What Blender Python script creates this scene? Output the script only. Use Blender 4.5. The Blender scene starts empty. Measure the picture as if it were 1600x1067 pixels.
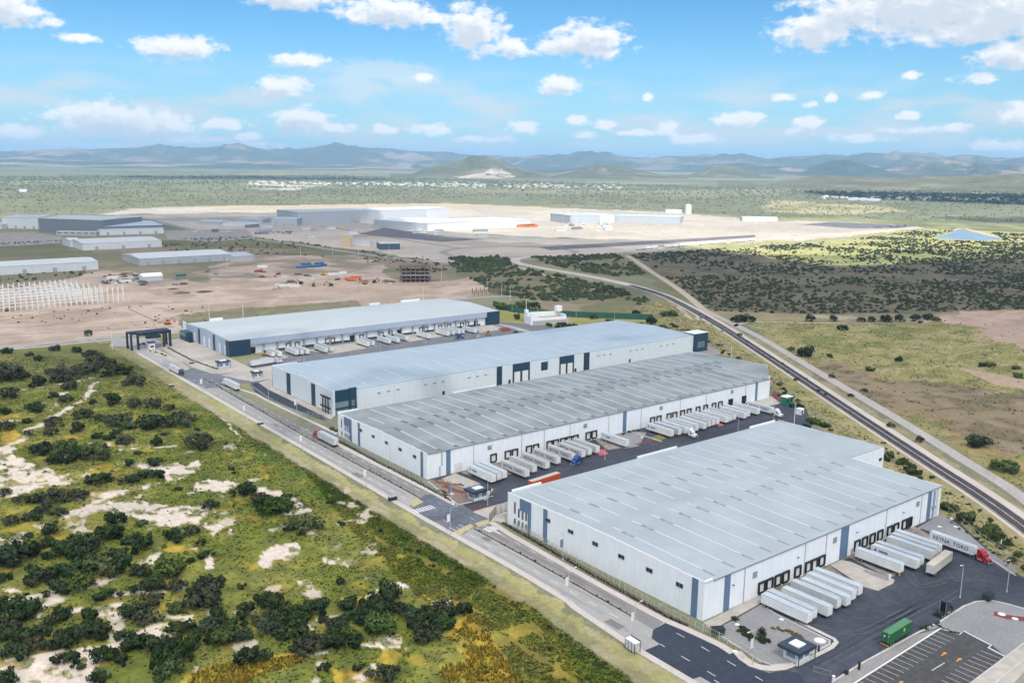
import bpy, math, random
import numpy as np
from mathutils import Vector, Matrix

# ------------------------------------------------------------------ camera
SC = bpy.context.scene
COL = SC.collection
FPX, PITCH, ROLL, CH = 1436.85, math.radians(11.0068), math.radians(-0.6756), 131.0
PHI = math.radians(51.546)
FW = Vector((math.cos(PHI), math.sin(PHI), 0)); RT = Vector((math.sin(PHI), -math.cos(PHI), 0)); UPZ = Vector((0, 0, 1))
DIR = FW*math.cos(PITCH) - UPZ*math.sin(PITCH)
UP0 = FW*math.sin(PITCH) + UPZ*math.cos(PITCH)
CR = RT*math.cos(ROLL) - UP0*math.sin(ROLL)
CU = RT*math.sin(ROLL) + UP0*math.cos(ROLL)
cam_d = bpy.data.cameras.new('camera'); cam = bpy.data.objects.new('camera', cam_d); COL.objects.link(cam)
cam_d.sensor_width = 36; cam_d.lens = FPX/1600*36; cam_d.clip_start = 1; cam_d.clip_end = 120000
m = Matrix.Identity(4)
for i in range(3):
    m[i][0] = CR[i]; m[i][1] = CU[i]; m[i][2] = -DIR[i]
m[2][3] = CH
cam.matrix_world = m
SC.camera = cam

# ------------------------------------------------------------------ light and exposure
SUN_EL = math.radians(54)
SUN_H = Vector((-0.42, -0.91, 0)).normalized()
SUN_DIR = SUN_H*math.cos(SUN_EL) + UPZ*math.sin(SUN_EL)
sd = bpy.data.lights.new('sun', 'SUN'); sd.energy = 4.3; sd.angle = math.radians(0.53); sd.color = (1.0, 0.955, 0.88)
so = bpy.data.objects.new('sun', sd); COL.objects.link(so); so.location = (0, 0, 3000)
so.rotation_euler = SUN_DIR.to_track_quat('Z', 'Y').to_euler()
VS = SC.view_settings; VS.view_transform = 'Standard'; VS.look = 'None'; VS.gamma = 1.0; VS.exposure = 0.86
try: VS.use_curve_mapping = False
except Exception: pass
CY = SC.cycles
CY.max_bounces = 7; CY.diffuse_bounces = 4; CY.glossy_bounces = 3; CY.transmission_bounces = 4; CY.volume_bounces = 1; CY.transparent_max_bounces = 8
CY.use_denoising = True; CY.caustics_reflective = False; CY.caustics_refractive = False; CY.sample_clamp_indirect = 6.0
SKY_STRENGTH = 0.10

# ------------------------------------------------------------------ pixel of the photograph -> point of the place
def ray(px, py):
    return (DIR*FPX + CR*(px-800) + CU*(533.5-py)).normalized()
def at(px, py, z=0.0):
    d = ray(px, py); t = (z-CH)/d.z
    return Vector((d.x*t, d.y*t, z))
def onX(px, py, X):
    d = ray(px, py); t = X/d.x
    return d.y*t, CH+d.z*t
def onY(px, py, Y):
    d = ray(px, py); t = Y/d.y
    return d.x*t, CH+d.z*t
def at_dist(px, py, D):
    d = ray(px, py); h = math.hypot(d.x, d.y); t = D/h
    return Vector((d.x*t, d.y*t, CH+d.z*t))
def to_px(X, Y, Z=0.0):
    x = X*DIR.x + Y*DIR.y + (Z-CH)*DIR.z
    a = X*CR.x + Y*CR.y + (Z-CH)*CR.z
    b = X*CU.x + Y*CU.y + (Z-CH)*CU.z
    x = np.where(x < 1.0, 1.0, x) if isinstance(x, np.ndarray) else max(x, 1.0)
    return 800+FPX*a/x, 533.5-FPX*b/x

# ------------------------------------------------------------------ world: sky and clouds
W = bpy.data.worlds.new('World'); SC.world = W; W.use_nodes = True
nt = W.node_tree; nt.nodes.clear()
def N(t, tree=None, **kw):
    n = (tree or nt).nodes.new(t)
    for k, v in kw.items(): setattr(n, k, v)
    return n
def L(a, b, tree=None): (tree or nt).links.new(a, b)
def math_n(op, a, b=None, c=None, tree=None, clamp=False):
    n = N('ShaderNodeMath', tree, operation=op); n.use_clamp = clamp
    for i, v in enumerate((a, b, c)):
        if v is None: continue
        if isinstance(v, (int, float)): n.inputs[i].default_value = v
        else: L(v, n.inputs[i], tree)
    return n.outputs[0]
def vmath(op, a, b=None, c=None, tree=None):
    n = N('ShaderNodeVectorMath', tree, operation=op)
    for i, v in enumerate((a, b, c)):
        if v is None: continue
        if isinstance(v, (tuple, list, Vector)): n.inputs[i].default_value = v
        else: L(v, n.inputs[i], tree)
    return n
def smooth(v, a, b, tree=None, lo=0.0, hi=1.0):
    n = N('ShaderNodeMapRange', tree, interpolation_type='SMOOTHSTEP')
    L(v, n.inputs[0], tree)
    n.inputs[1].default_value = a; n.inputs[2].default_value = b; n.inputs[3].default_value = lo; n.inputs[4].default_value = hi
    return n.outputs[0]
def mixc(f, a, b, tree=None, blend='MIX'):
    n = N('ShaderNodeMix', tree, data_type='RGBA', blend_type=blend)
    for i, v in ((0, f), (6, a), (7, b)):
        if isinstance(v, (int, float)): n.inputs[i].default_value = v
        elif isinstance(v, (tuple, list)): n.inputs[i].default_value = (*v[:3], 1)
        else: L(v, n.inputs[i], tree)
    return n.outputs[2]
tc = N('ShaderNodeTexCoord')
vec = tc.outputs['Generated']
sky = N('ShaderNodeTexSky', sky_type='NISHITA'); sky.sun_disc = False
sky.sun_elevation = SUN_EL; sky.sun_rotation = math.atan2(SUN_H.x, SUN_H.y)
sky.altitude = 1900; sky.air_density = 1.0; sky.dust_density = 0.6; sky.ozone_density = 1.0
# sky direction as azimuth (deg, from the heading of the view) and elevation (deg)
fx = vmath('DOT_PRODUCT', vec, FW).outputs['Value']; rx = vmath('DOT_PRODUCT', vec, RT).outputs['Value']; zz = vmath('DOT_PRODUCT', vec, UPZ).outputs['Value']
az = math_n('MULTIPLY', math_n('ARCTAN2', rx, fx), 57.29578)
el = math_n('MULTIPLY', math_n('ARCSINE', zz), 57.29578)
ae = N('ShaderNodeCombineXYZ'); L(az, ae.inputs[0]); L(el, ae.inputs[1]); AE = ae.outputs[0]
# (x, y) centre, half width, half height in pixels of the photograph's scale, thinning 0..0.9
CLOUDS = [(8,12,48,26,.1),(75,36,20,9,.55),(278,75,62,17,.15),(455,-4,70,18,.2),(612,18,66,24,.1),(560,22,40,12,.4),(742,46,46,38,.0),(800,74,30,16,.2),
 (918,64,64,28,.0),(868,76,40,12,.45),(872,133,36,16,.0),(470,96,42,14,.45),(440,135,42,16,.2),(662,122,22,8,.55),
 (170,188,88,26,.0),(215,198,60,18,.1),(255,196,50,16,.2),(120,184,40,14,.3),(25,207,34,12,.35),(348,194,38,11,.25),(385,214,26,8,.5),(470,188,44,21,.0),(530,200,40,8,.5),(600,203,22,9,.4),
 (675,203,38,10,.4),(300,218,60,7,.6),(390,228,50,8,.55),(180,228,90,5,.6),(820,200,26,12,.2),(905,188,20,10,.4),(945,196,18,11,.3),(915,210,24,7,.45),(1013,153,9,8,.45),
 (1040,203,22,11,.3),(1156,187,42,15,.0),(1085,218,52,10,.35),(1000,208,40,6,.6),(1225,153,20,7,.6),(1262,192,24,11,.35),(1250,208,20,7,.5),(1298,152,14,8,.6),(1265,165,12,7,.6),
 (1275,48,58,27,.05),(1340,20,70,30,.15),(1440,8,160,44,.0),(1510,50,100,18,.1),(1580,20,90,40,.0),(1580,84,46,22,.25),(1424,118,18,8,.6),(1525,123,32,9,.65),(1590,182,26,17,.1),(1420,182,18,8,.4),
 (1340,216,50,8,.55),(1490,200,26,8,.5),(1560,226,44,9,.4),(760,218,60,6,.65),(1430,204,60,6,.65),(120,60,36,8,.72),(1360,150,20,7,.65),(660,30,60,12,.4)]
def cloud_field(P):
    d = None
    for (x, y, a, b, thin) in CLOUDS:
        r = ray(x, y); c_az = math.degrees(math.atan2(r.dot(RT), r.dot(FW))); c_el = math.degrees(math.asin(r.z))
        ka = FPX/57.29578/a; kb = FPX/57.29578/b
        q = vmath('MULTIPLY_ADD', P, (ka, kb, 0), (-c_az*ka, -c_el*kb, thin*0.86))
        ln = vmath('LENGTH', q.outputs[0]).outputs['Value']
        d = ln if d is None else math_n('MINIMUM', d, ln)
    return d
n1 = N('ShaderNodeTexNoise', noise_dimensions='2D'); n1.inputs['Scale'].default_value = 1.35; n1.inputs['Detail'].default_value = 9; n1.inputs['Roughness'].default_value = 0.6
sc1 = vmath('MULTIPLY', AE, (0.75, 1.35, 1)); L(sc1.outputs[0], n1.inputs['Vector'])
n2 = N('ShaderNodeTexNoise', noise_dimensions='2D'); n2.inputs['Scale'].default_value = 1.35; n2.inputs['Detail'].default_value = 6; n2.inputs['Roughness'].default_value = 0.55
sc2 = vmath('MULTIPLY_ADD', AE, (0.75, 1.35, 1), (0.16, 0.5, 0)); L(sc2.outputs[0], n2.inputs['Vector'])
fld = cloud_field(AE)
AE2 = vmath('ADD', AE, (0.25, 0.62, 0)).outputs[0]
fld2 = cloud_field(AE2)
def dens(f, nz, k, a, b):
    return smooth(math_n('ADD', math_n('SUBTRACT', 1.0, f), math_n('MULTIPLY', math_n('SUBTRACT', nz, 0.5), k)), a, b)
D1 = dens(fld, n1.outputs[0], 1.75, -0.20, 0.46)
D2 = dens(fld2, n2.outputs[0], 1.5, -0.1, 0.75)
# the rest of the sky carries the same broken cumulus, on a flat layer
fl = vmath('DIVIDE', vec, None); cz = N('ShaderNodeCombineXYZ'); zc = math_n('MAXIMUM', zz, 0.06)
for i in range(3): L(zc, cz.inputs[i])
L(cz.outputs[0], fl.inputs[1])
n3 = N('ShaderNodeTexNoise', noise_dimensions='2D'); n3.inputs['Scale'].default_value = 1.1; n3.inputs['Detail'].default_value = 8; n3.inputs['Roughness'].default_value = 0.55; n3.inputs['Distortion'].default_value = 0.2
L(fl.outputs[0], n3.inputs['Vector'])
out_el = smooth(el, 12.5, 19.0); out_az = smooth(math_n('ABSOLUTE', az), 33.0, 42.0)
outside = math_n('MULTIPLY', math_n('MAXIMUM', out_el, out_az), smooth(el, -1, 4))
D3 = math_n('MULTIPLY', smooth(n3.outputs[0], 0.50, 0.62), outside)
S3 = smooth(n3.outputs[0], 0.56, 0.75)
# thin high haze streak low over the horizon
n4 = N('ShaderNodeTexNoise', noise_dimensions='2D'); n4.inputs['Scale'].default_value = 0.5; n4.inputs['Detail'].default_value = 6
L(vmath('MULTIPLY', AE, (0.35, 1.6, 1)).outputs[0], n4.inputs['Vector'])
veil = math_n('MULTIPLY', math_n('MULTIPLY', smooth(n4.outputs[0], 0.40, 0.68), smooth(el, 6.0, 3.0)), 0.85)
def soft_blob(x, y, a, b, rot=0.0):
    r = ray(x, y); c_az = math.degrees(math.atan2(r.dot(RT), r.dot(FW))); c_el = math.degrees(math.asin(r.z)); ka = FPX/57.29578/a; kb = FPX/57.29578/b
    q = vmath('MULTIPLY_ADD', AE, (ka, kb, 0), (-c_az*ka, -c_el*kb, 0))
    return smooth(math_n('ADD', vmath('LENGTH', q.outputs[0]).outputs['Value'], math_n('MULTIPLY', math_n('SUBTRACT', n1.outputs[0], 0.5), 1.1)), 1.15, 0.35)
anvil = math_n('MAXIMUM', math_n('MAXIMUM', soft_blob(596,112,104,19), soft_blob(556,134,52,34)), soft_blob(640,122,52,15))
lowh = smooth(el, 9.0, -1.0)
lp = N('ShaderNodeHueSaturation'); L(sky.outputs[0], lp.inputs['Color']); lp.inputs['Saturation'].default_value = 1.12; lp.inputs['Value'].default_value = 1.0
skyc = mixc(1.0, lp.outputs[0], (SKY_STRENGTH*.36, SKY_STRENGTH*.64, SKY_STRENGTH*.76), blend='MULTIPLY')
skyc = mixc(math_n('MULTIPLY', lowh, 0.8), skyc, (0.27, 0.395, 0.455))
skyc = mixc(veil, skyc, (0.40, 0.455, 0.485))
skyc = mixc(math_n('MULTIPLY', anvil, 0.55), skyc, (0.47, 0.50, 0.52))
shade = math_n('MULTIPLY', D2, 0.85)
ccol = mixc(shade, (0.60, 0.60, 0.60), (0.36, 0.40, 0.455))
skyc = mixc(math_n('MULTIPLY', D1, 0.97), skyc, ccol)
c3 = mixc(S3, (0.56, 0.56, 0.565), (0.36, 0.385, 0.42))
skyc = mixc(D3, skyc, c3)
bg = N('ShaderNodeBackground'); L(skyc, bg.inputs['Color']); bg.inputs['Strength'].default_value = 1.0
wo = N('ShaderNodeOutputWorld'); L(bg.outputs[0], wo.inputs['Surface'])
W.cycles.sampling_method = 'MANUAL'; W.cycles.sample_map_resolution = 512

# ------------------------------------------------------------------ helpers
rng = random.Random(7)
def tag(o, label=None, cat=None, group=None, kind=None):
    if label: o['label'] = label
    if cat: o['category'] = cat
    if group: o['group'] = group
    if kind: o['kind'] = kind
    return o
def ob(name, data, parent=None, loc=None, rot=0.0, scale=None):
    o = bpy.data.objects.new(name, data); COL.objects.link(o)
    if parent: o.parent = parent
    if loc is not None: o.location = loc
    if rot: o.rotation_euler = (0, 0, rot)
    if scale is not None: o.scale = scale
    return o
def thing(name, label, cat, loc=(0,0,0), rot=0.0, group=None):
    o = ob(name, None, None, loc, rot); o.empty_display_size = 0.5
    return tag(o, label, cat, group)
KIDS = {}
def copy_tree(o, parent=None):
    c = o.copy(); COL.objects.link(c)
    if parent: c.parent = parent
    for ch in o.children: copy_tree(ch, c)
    return c
class G:
    def __init__(s): s.v = []; s.f = []; s.m = []
    def add(s, vs, fs, mi=0):
        b = len(s.v); s.v += [tuple(v) for v in vs]
        for f in fs: s.f.append([b+i for i in f]); s.m.append(mi)
        return s
    def box(s, x0, x1, y0, y1, z0, z1, mi=0):
        v = [(x0,y0,z0),(x1,y0,z0),(x1,y1,z0),(x0,y1,z0),(x0,y0,z1),(x1,y0,z1),(x1,y1,z1),(x0,y1,z1)]
        return s.add(v, [(3,2,1,0),(4,5,6,7),(0,1,5,4),(1,2,6,5),(2,3,7,6),(3,0,4,7)], mi)
    def prism(s, poly, z0, z1, mi=0, top=None):
        n = len(poly); a = sum(poly[i][0]*poly[(i+1)%n][1]-poly[(i+1)%n][0]*poly[i][1] for i in range(n))
        if a < 0: poly = poly[::-1]
        v = [(p[0],p[1],z0) for p in poly]+[(p[0],p[1],z1) for p in poly]
        s.add(v, [tuple(range(n-1,-1,-1))]+[(i,(i+1)%n,n+(i+1)%n,n+i) for i in range(n)], mi)
        return s.add([(p[0],p[1],z1) for p in poly], [tuple(range(n))], mi if top is None else top)
    def sideprism(s, prof, y0, y1, mi=0):      # profile in x,z extruded along y
        n = len(prof); a = sum(prof[i][0]*prof[(i+1)%n][1]-prof[(i+1)%n][0]*prof[i][1] for i in range(n))
        if a < 0: prof = prof[::-1]
        v = [(p[0],y0,p[1]) for p in prof]+[(p[0],y1,p[1]) for p in prof]
        return s.add(v, [tuple(range(n)), tuple(range(2*n-1,n-1,-1))]+[(n+i,n+(i+1)%n,(i+1)%n,i) for i in range(n)], mi)
    def cyl(s, p, q, r, n=8, mi=0, r2=None):
        p = Vector(p); q = Vector(q); d = (q-p).normalized(); r2 = r if r2 is None else r2
        u = d.orthogonal().normalized(); w = d.cross(u)
        ring = [u*math.cos(2*math.pi*i/n)+w*math.sin(2*math.pi*i/n) for i in range(n)]
        v = [p+c*r for c in ring]+[q+c*r2 for c in ring]
        return s.add(v, [tuple(range(n-1,-1,-1)), tuple(range(n,2*n))]+[(i,(i+1)%n,n+(i+1)%n,n+i) for i in range(n)], mi)
    def bar(s, p, q, w, h=None, mi=0):
        p = Vector(p); q = Vector(q); d = (q-p).normalized(); h = h or w
        u = d.cross(UPZ) if abs(d.z) < 0.99 else Vector((1,0,0)); u.normalize(); t = u.cross(d)
        c = [u*w/2+t*h/2, u*-w/2+t*h/2, u*-w/2-t*h/2, u*w/2-t*h/2]
        v = [p+k for k in c]+[q+k for k in c]
        return s.add(v, [(0,1,2,3),(7,6,5,4)]+[(i+4,(i+1)%4+4,(i+1)%4,i) for i in range(4)], mi)
    def quad(s, a, b, c, d, mi=0): return s.add([a,b,c,d], [(0,1,2,3)], mi)
    def mesh(s, name, mats, smooth=False):
        me = bpy.data.meshes.new(name); me.from_pydata(s.v, [], s.f)
        for mt in (mats if isinstance(mats, (list, tuple)) else [mats]): me.materials.append(mt)
        if any(s.m): me.polygons.foreach_set('material_index', s.m)
        if smooth: me.polygons.foreach_set('use_smooth', [True]*len(s.f))
        me.update(); return me
def npmesh(name, V, F, mats, midx=None, smooth=False, color=None):
    me = bpy.data.meshes.new(name); n, k = F.shape
    me.vertices.add(len(V)); me.vertices.foreach_set('co', np.ascontiguousarray(V, dtype=np.float32).ravel())
    me.loops.add(n*k); me.loops.foreach_set('vertex_index', np.ascontiguousarray(F, dtype=np.int32).ravel())
    me.polygons.add(n); me.polygons.foreach_set('loop_start', np.arange(0, n*k, k, dtype=np.int32))
    me.polygons.foreach_set('loop_total', np.full(n, k, dtype=np.int32))
    for mt in (mats if isinstance(mats, (list, tuple)) else [mats]): me.materials.append(mt)
    if midx is not None: me.polygons.foreach_set('material_index', np.ascontiguousarray(midx, dtype=np.int32))
    me.polygons.foreach_set('use_smooth', np.full(n, smooth, dtype=bool))
    if color is not None:
        at_ = me.color_attributes.new('tint', 'FLOAT_COLOR', 'POINT')
        c4 = np.ones((len(V), 4), dtype=np.float32); c4[:, :3] = color
        at_.data.foreach_set('color', c4.ravel())
    me.update(calc_edges=True); return me

# ------------------------------------------------------------------ numpy noise
def _hash(ix, iy, seed):
    h = (ix*374761393 + iy*668265263 + seed*2147483647) & 0xffffffff
    h = ((h ^ (h >> 13))*1274126177) & 0xffffffff
    return ((h ^ (h >> 16)) & 0xffff)/65535.0
def vnoise(x, y, seed=0):
    ix = np.floor(x).astype(np.int64); iy = np.floor(y).astype(np.int64); fx_ = x-ix; fy_ = y-iy
    ux = fx_*fx_*(3-2*fx_); uy = fy_*fy_*(3-2*fy_)
    a = _hash(ix, iy, seed); b = _hash(ix+1, iy, seed); c = _hash(ix, iy+1, seed); d = _hash(ix+1, iy+1, seed)
    return (a*(1-ux)+b*ux)*(1-uy)+(c*(1-ux)+d*ux)*uy
def fbm(x, y, scale, octv=4, seed=0, rough=0.5):
    t = 0.0; amp = 1.0; tot = 0.0; f = 1.0/scale
    for o in range(octv):
        t = t + amp*vnoise(x*f+13.7*o, y*f-7.3*o, seed+o*17); tot += amp; amp *= rough; f *= 2.03
    return t/tot
def sstep(a, b, v):
    t = np.clip((v-a)/(b-a), 0, 1); return t*t*(3-2*t)
def inpoly(px, py, poly):
    c = np.zeros(px.shape, dtype=bool); n = len(poly); j = n-1
    for i in range(n):
        xi, yi = poly[i]; xj, yj = poly[j]
        if yi != yj:
            t = (yi > py) != (yj > py)
            c ^= t & (px < (xj-xi)*(py-yi)/(yj-yi)+xi)
        j = i
    return c
def seg_dist(x, y, pts):
    d = np.full(x.shape, 1e9)
    for (x0, y0), (x1, y1) in zip(pts[:-1], pts[1:]):
        dx, dy = x1-x0, y1-y0; l2 = dx*dx+dy*dy+1e-9
        t = np.clip(((x-x0)*dx+(y-y0)*dy)/l2, 0, 1)
        d = np.minimum(d, np.hypot(x-x0-t*dx, y-y0-t*dy))
    return d
def poly_w(pts): return [at(*p).xy[:] for p in pts]

# ------------------------------------------------------------------ materials
MATS = {}
def mat(name, col, rough=0.7, var=0.12, scale=3.0, metal=0.0, spec=0.4, bump=0.0, col2=None, stretch=(1,1,1), detail=6, obj_rand=0.0, var2=0.0, scale2=0.08):
    if name in MATS: return MATS[name]
    mt = bpy.data.materials.new(name); mt.use_nodes = True; t = mt.node_tree
    b = t.nodes['Principled BSDF']
    c = N('ShaderNodeTexCoord', t); mp = N('ShaderNodeMapping', t); L(c.outputs['Object'], mp.inputs[0], t); mp.inputs['Scale'].default_value = stretch
    nz = N('ShaderNodeTexNoise', t); nz.inputs['Scale'].default_value = scale; nz.inputs['Detail'].default_value = detail; L(mp.outputs[0], nz.inputs['Vector'], t)
    lo = tuple(v*(1-var) for v in col); hi = tuple(min(v*(1+var), 0.95) for v in col)
    if col2 is not None: lo, hi = col, col2
    f = smooth(nz.outputs[0], 0.3, 0.7, t)
    cc = mixc(f, lo, hi, t)
    if var2:
        nz2 = N('ShaderNodeTexNoise', t); nz2.inputs['Scale'].default_value = scale2; nz2.inputs['Detail'].default_value = 5; L(mp.outputs[0], nz2.inputs['Vector'], t)
        g = N('ShaderNodeMapRange', t); L(nz2.outputs[0], g.inputs[0], t); g.inputs[1].default_value = 0.3; g.inputs[2].default_value = 0.7; g.inputs[3].default_value = 1-var2; g.inputs[4].default_value = 1+var2
        cb = N('ShaderNodeCombineXYZ', t)
        for i in range(3): L(g.outputs[0], cb.inputs[i], t)
        cc = mixc(1.0, cc, cb.outputs[0], t, 'MULTIPLY')
    if obj_rand:
        oi = N('ShaderNodeObjectInfo', t); g = N('ShaderNodeMapRange', t); L(oi.outputs['Random'], g.inputs[0], t); g.inputs[3].default_value = 1-obj_rand; g.inputs[4].default_value = 1+obj_rand
        cb = N('ShaderNodeCombineXYZ', t)
        for i in range(3): L(g.outputs[0], cb.inputs[i], t)
        cc = mixc(1.0, cc, cb.outputs[0], t, 'MULTIPLY')
    L(cc, b.inputs['Base Color'], t)
    b.inputs['Roughness'].default_value = rough; b.inputs['Metallic'].default_value = metal
    b.inputs['Specular IOR Level'].default_value = spec
    if bump:
        bm = N('ShaderNodeBump', t); bm.inputs['Strength'].default_value = bump; bm.inputs['Distance'].default_value = 0.2
        L(nz.outputs[0], bm.inputs['Height'], t); L(bm.outputs[0], b.inputs['Normal'], t)
    MATS[name] = mt; return mt
def mat_attr(name, rough=0.95, var=0.3, scale=1.2, bump=0.6, scale2=None, var2=0.0, spec=0.15):
    mt = bpy.data.materials.new(name); mt.use_nodes = True; t = mt.node_tree; b = t.nodes['Principled BSDF']
    a = N('ShaderNodeAttribute', t); a.attribute_name = 'tint'
    c = N('ShaderNodeTexCoord', t)
    col = a.outputs['Color']; h = None
    for s_, v_ in ((scale, var), (scale2, var2)):
        if not s_: continue
        nz = N('ShaderNodeTexNoise', t); nz.inputs['Scale'].default_value = s_; nz.inputs['Detail'].default_value = 7; nz.inputs['Roughness'].default_value = 0.65
        L(c.outputs['Object'], nz.inputs['Vector'], t); h = h or nz.outputs[0]
        g = N('ShaderNodeMapRange', t); L(nz.outputs[0], g.inputs[0], t); g.inputs[1].default_value = 0.3; g.inputs[2].default_value = 0.7; g.inputs[3].default_value = 1-v_; g.inputs[4].default_value = 1+v_
        cb = N('ShaderNodeCombineXYZ', t)
        for i in range(3): L(g.outputs[0], cb.inputs[i], t)
        col = mixc(1.0, col, cb.outputs[0], t, 'MULTIPLY')
    L(col, b.inputs['Base Color'], t); b.inputs['Roughness'].default_value = rough; b.inputs['Specular IOR Level'].default_value = spec
    if bump:
        bm = N('ShaderNodeBump', t); bm.inputs['Strength'].default_value = bump; bm.inputs['Distance'].default_value = 0.4
        L(h, bm.inputs['Height'], t); L(bm.outputs[0], b.inputs['Normal'], t)
    return mt
MW = mat('white_wall_paint', (0.80,0.815,0.84), 0.6, 0.03, 0.5, stretch=(1,1,0.3), var2=0.03, scale2=0.07)
MWB = mat('blue_band_and_shaded_wall', (0.40,0.46,0.56), 0.6, 0.05, 0.6)
MBL = mat('slate_blue_paint', (0.115,0.185,0.285), 0.5, 0.10, 1.5)
MNV = mat('navy_panel_paint', (0.016,0.050,0.085), 0.4, 0.15, 1.0)
MBK = mat('black_rubber', (0.018,0.019,0.022), 0.7, 0.2, 6)
MGL = mat('dark_glass', (0.015,0.022,0.03), 0.12, 0.2, 1.0, spec=0.6)
MGL2 = mat('pale_glass', (0.16,0.22,0.27), 0.15, 0.2, 1.0, spec=0.6)
MST = mat('galvanised_steel', (0.42,0.43,0.44), 0.45, 0.15, 4, metal=0.5)
MWM = mat('white_metal', (0.74,0.74,0.73), 0.45, 0.06, 2.0, spec=0.5)
MCO = mat('pale_concrete', (0.40,0.375,0.345), 0.9, 0.14, 0.8, var2=0.10)
MKB = mat('kerb_concrete', (0.46,0.435,0.405), 0.9, 0.12, 1.2, var2=0.06)
MTY = mat('tyre_rubber', (0.02,0.02,0.021), 0.85, 0.2, 9)
# ================================================================== THE SETTING
# ------------------------------------------------------------------ ground colour from where things grow
FIELD = [(-400,520),(0,546),(150,535),(195,541),(216,556),(300,606),(400,664),(500,722),(648,809),(800,896),(884,946),(1000,1024),(1075,1072),(1400,1290),(-400,1290)]
VERGE_OUT = [(195,541),(216,552),(300,604),(400,661),(500,719),(648,806),(800,892),(884,942),(893,951),(997,1021),(1072,1066),(1200,1145)]
SANDS = [[(0,698),(30,697),(38,712),(40,725),(60,735),(95,745),(130,752),(110,758),(75,762),(45,772),(15,785),(-20,782)],
 [(190,722),(230,720),(275,726),(315,717),(318,725),(300,742),(272,750),(250,750),(245,735),(215,728)],[(310,757),(350,748),(365,760),(345,770),(310,765)],
 [(95,804),(157,778),(190,784),(225,789),(260,790),(340,801),(323,818),(343,823),(326,840),(312,823),(281,819),(239,820),(225,829),(230,818),(214,809),(157,798),(126,813),(97,809)],
 [(-20,840),(20,843),(35,828),(45,840),(38,855),(20,858),(0,868),(-20,870)],[(225,875),(247,862),(257,873),(235,888)],[(0,916),(14,913),(28,927),(5,930)],
 [(150,955),(195,945),(192,962),(205,968),(185,975),(150,970)],[(300,960),(262,978),(215,990),(150,1006),(60,1025),(-20,1035),(-20,1090),(140,1090),(130,1050),(150,1020),(210,1000),(285,997),(258,990),(300,972)],
 [(400,878),(416,862),(430,855),(455,852),(465,875),(430,875),(425,885),(410,888)],[(515,870),(552,873),(548,882),(520,878)],[(440,914),(470,911),(490,927),(470,925)],
 [(560,935),(590,920),(620,910),(640,910),(632,925),(600,922),(580,933)],[(485,975),(505,965),(500,975),(490,982)],[(560,1010),(600,992),(620,978),(640,990),(632,1005),(600,1010),(575,1012)],
 [(635,1003),(655,1001),(650,1010)],[(545,1045),(590,1033),(580,1050),(565,1058)],[(480,1025),(520,1018),(505,1030)],[(408,970),(432,962),(436,955),(420,975)],[(672,938),(703,936),(700,944),(680,944)],
 [(0,745),(40,733),(45,742),(0,760)],[(345,835),(360,829),(352,842)],[(310,878),(325,872),(332,880),(318,885)],[(90,615),(118,612),(100,620)],[(142,605),(156,600),(150,612)]]
PATHS = [([(108,639),(97,648),(75,660),(50,672),(38,685),(28,697),(0,708)],2.2),([(120,632),(133,622),(160,596)],1.3),([(40,725),(60,738),(95,748),(92,752)],2.0),([(150,776),(190,768),(238,757)],2.0),
 ([(420,764),(440,772),(460,785),(480,795),(448,802)],2.0),([(-10,942),(60,938),(110,925),(178,902)],2.0),([(60,955),(120,950),(195,946)],1.6),([(-10,612),(60,606),(110,597),(150,590)],1.5),([(-5,660),(40,655)],1.2),
 ([(185,700),(270,700)],.8),([(100,625),(70,640)],1.0),([(300,600),(330,640),(380,690)],.7),([(0,866),(60,862)],1.0),([(180,925),(255,922)],1.2),([(228,965),(300,962)],1.2)]
YELLOW = [[(700,1000),(720,975),(738,962),(765,985),(775,1015),(800,1040),(830,1090),(690,1090),(690,1040),(735,1030),(720,1005)],[(285,1090),(300,1055),(330,1040),(400,1035),(480,1020),(470,1037),(400,1056),(370,1090)],
 [(520,1040),(560,1036),(600,1052),(560,1075)],[(520,935),(560,930),(555,940),(525,945)],[(0,670),(25,668),(30,690),(0,695)],[(255,855),(295,850),(300,865),(262,868)],[(600,1010),(640,1015),(620,1035),(590,1030)]]
BANK = [(500,760),(560,760),(650,815),(760,880),(850,935),(960,1015),(1060,1090),(860,1090),(760,980),(690,900),(620,860),(560,810)]
RUST = [(760,930),(860,960),(930,1010),(1000,1090),(850,1090),(800,1010)]
RIGHT_GRASS = [(1160,500),(1300,505),(1500,500),(1700,490),(1700,900),(1600,770),(1500,700),(1400,645),(1300,590),(1200,530)]
BROWN = [(1235,562),(1290,560),(1380,590),(1480,600),(1560,610),(1700,600),(1700,720),(1560,720),(1500,690),(1430,660),(1350,620),(1290,590)]
PINK = [(1440,497),(1520,488),(1700,483),(1700,575),(1600,545),(1560,528),(1530,512),(1490,505)]
SCRUB = [(985,398),(1100,391),(1300,378),(1440,360),(1480,360),(1700,372),(1700,482),(1500,486),(1330,490),(1200,490),(1115,486),(1090,470),(1050,440)]
SCRUB2 = [(830,402),(960,397),(990,412),(1010,430),(960,432),(900,423),(850,412)]
SCRUB3 = [(700,410),(790,410),(800,416),(880,432),(960,450),(1015,468),(1010,476),(880,472),(800,466),(720,430)]
CONSTR = [(-300,470),(0,455),(200,442),(330,440),(470,430),(560,428),(640,440),(780,430),(790,455),(690,470),(560,480),(500,478),(380,480),(290,492),(290,518),(0,545),(-300,560)]
CONSTR2 = [(380,400),(560,398),(620,412),(600,440),(440,445),(330,445),(300,425),(340,418)]
CONSTR3 = [(-300,440),(0,452),(60,445),(150,425),(200,425),(300,440),(200,450),(0,470),(-300,480)]
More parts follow.
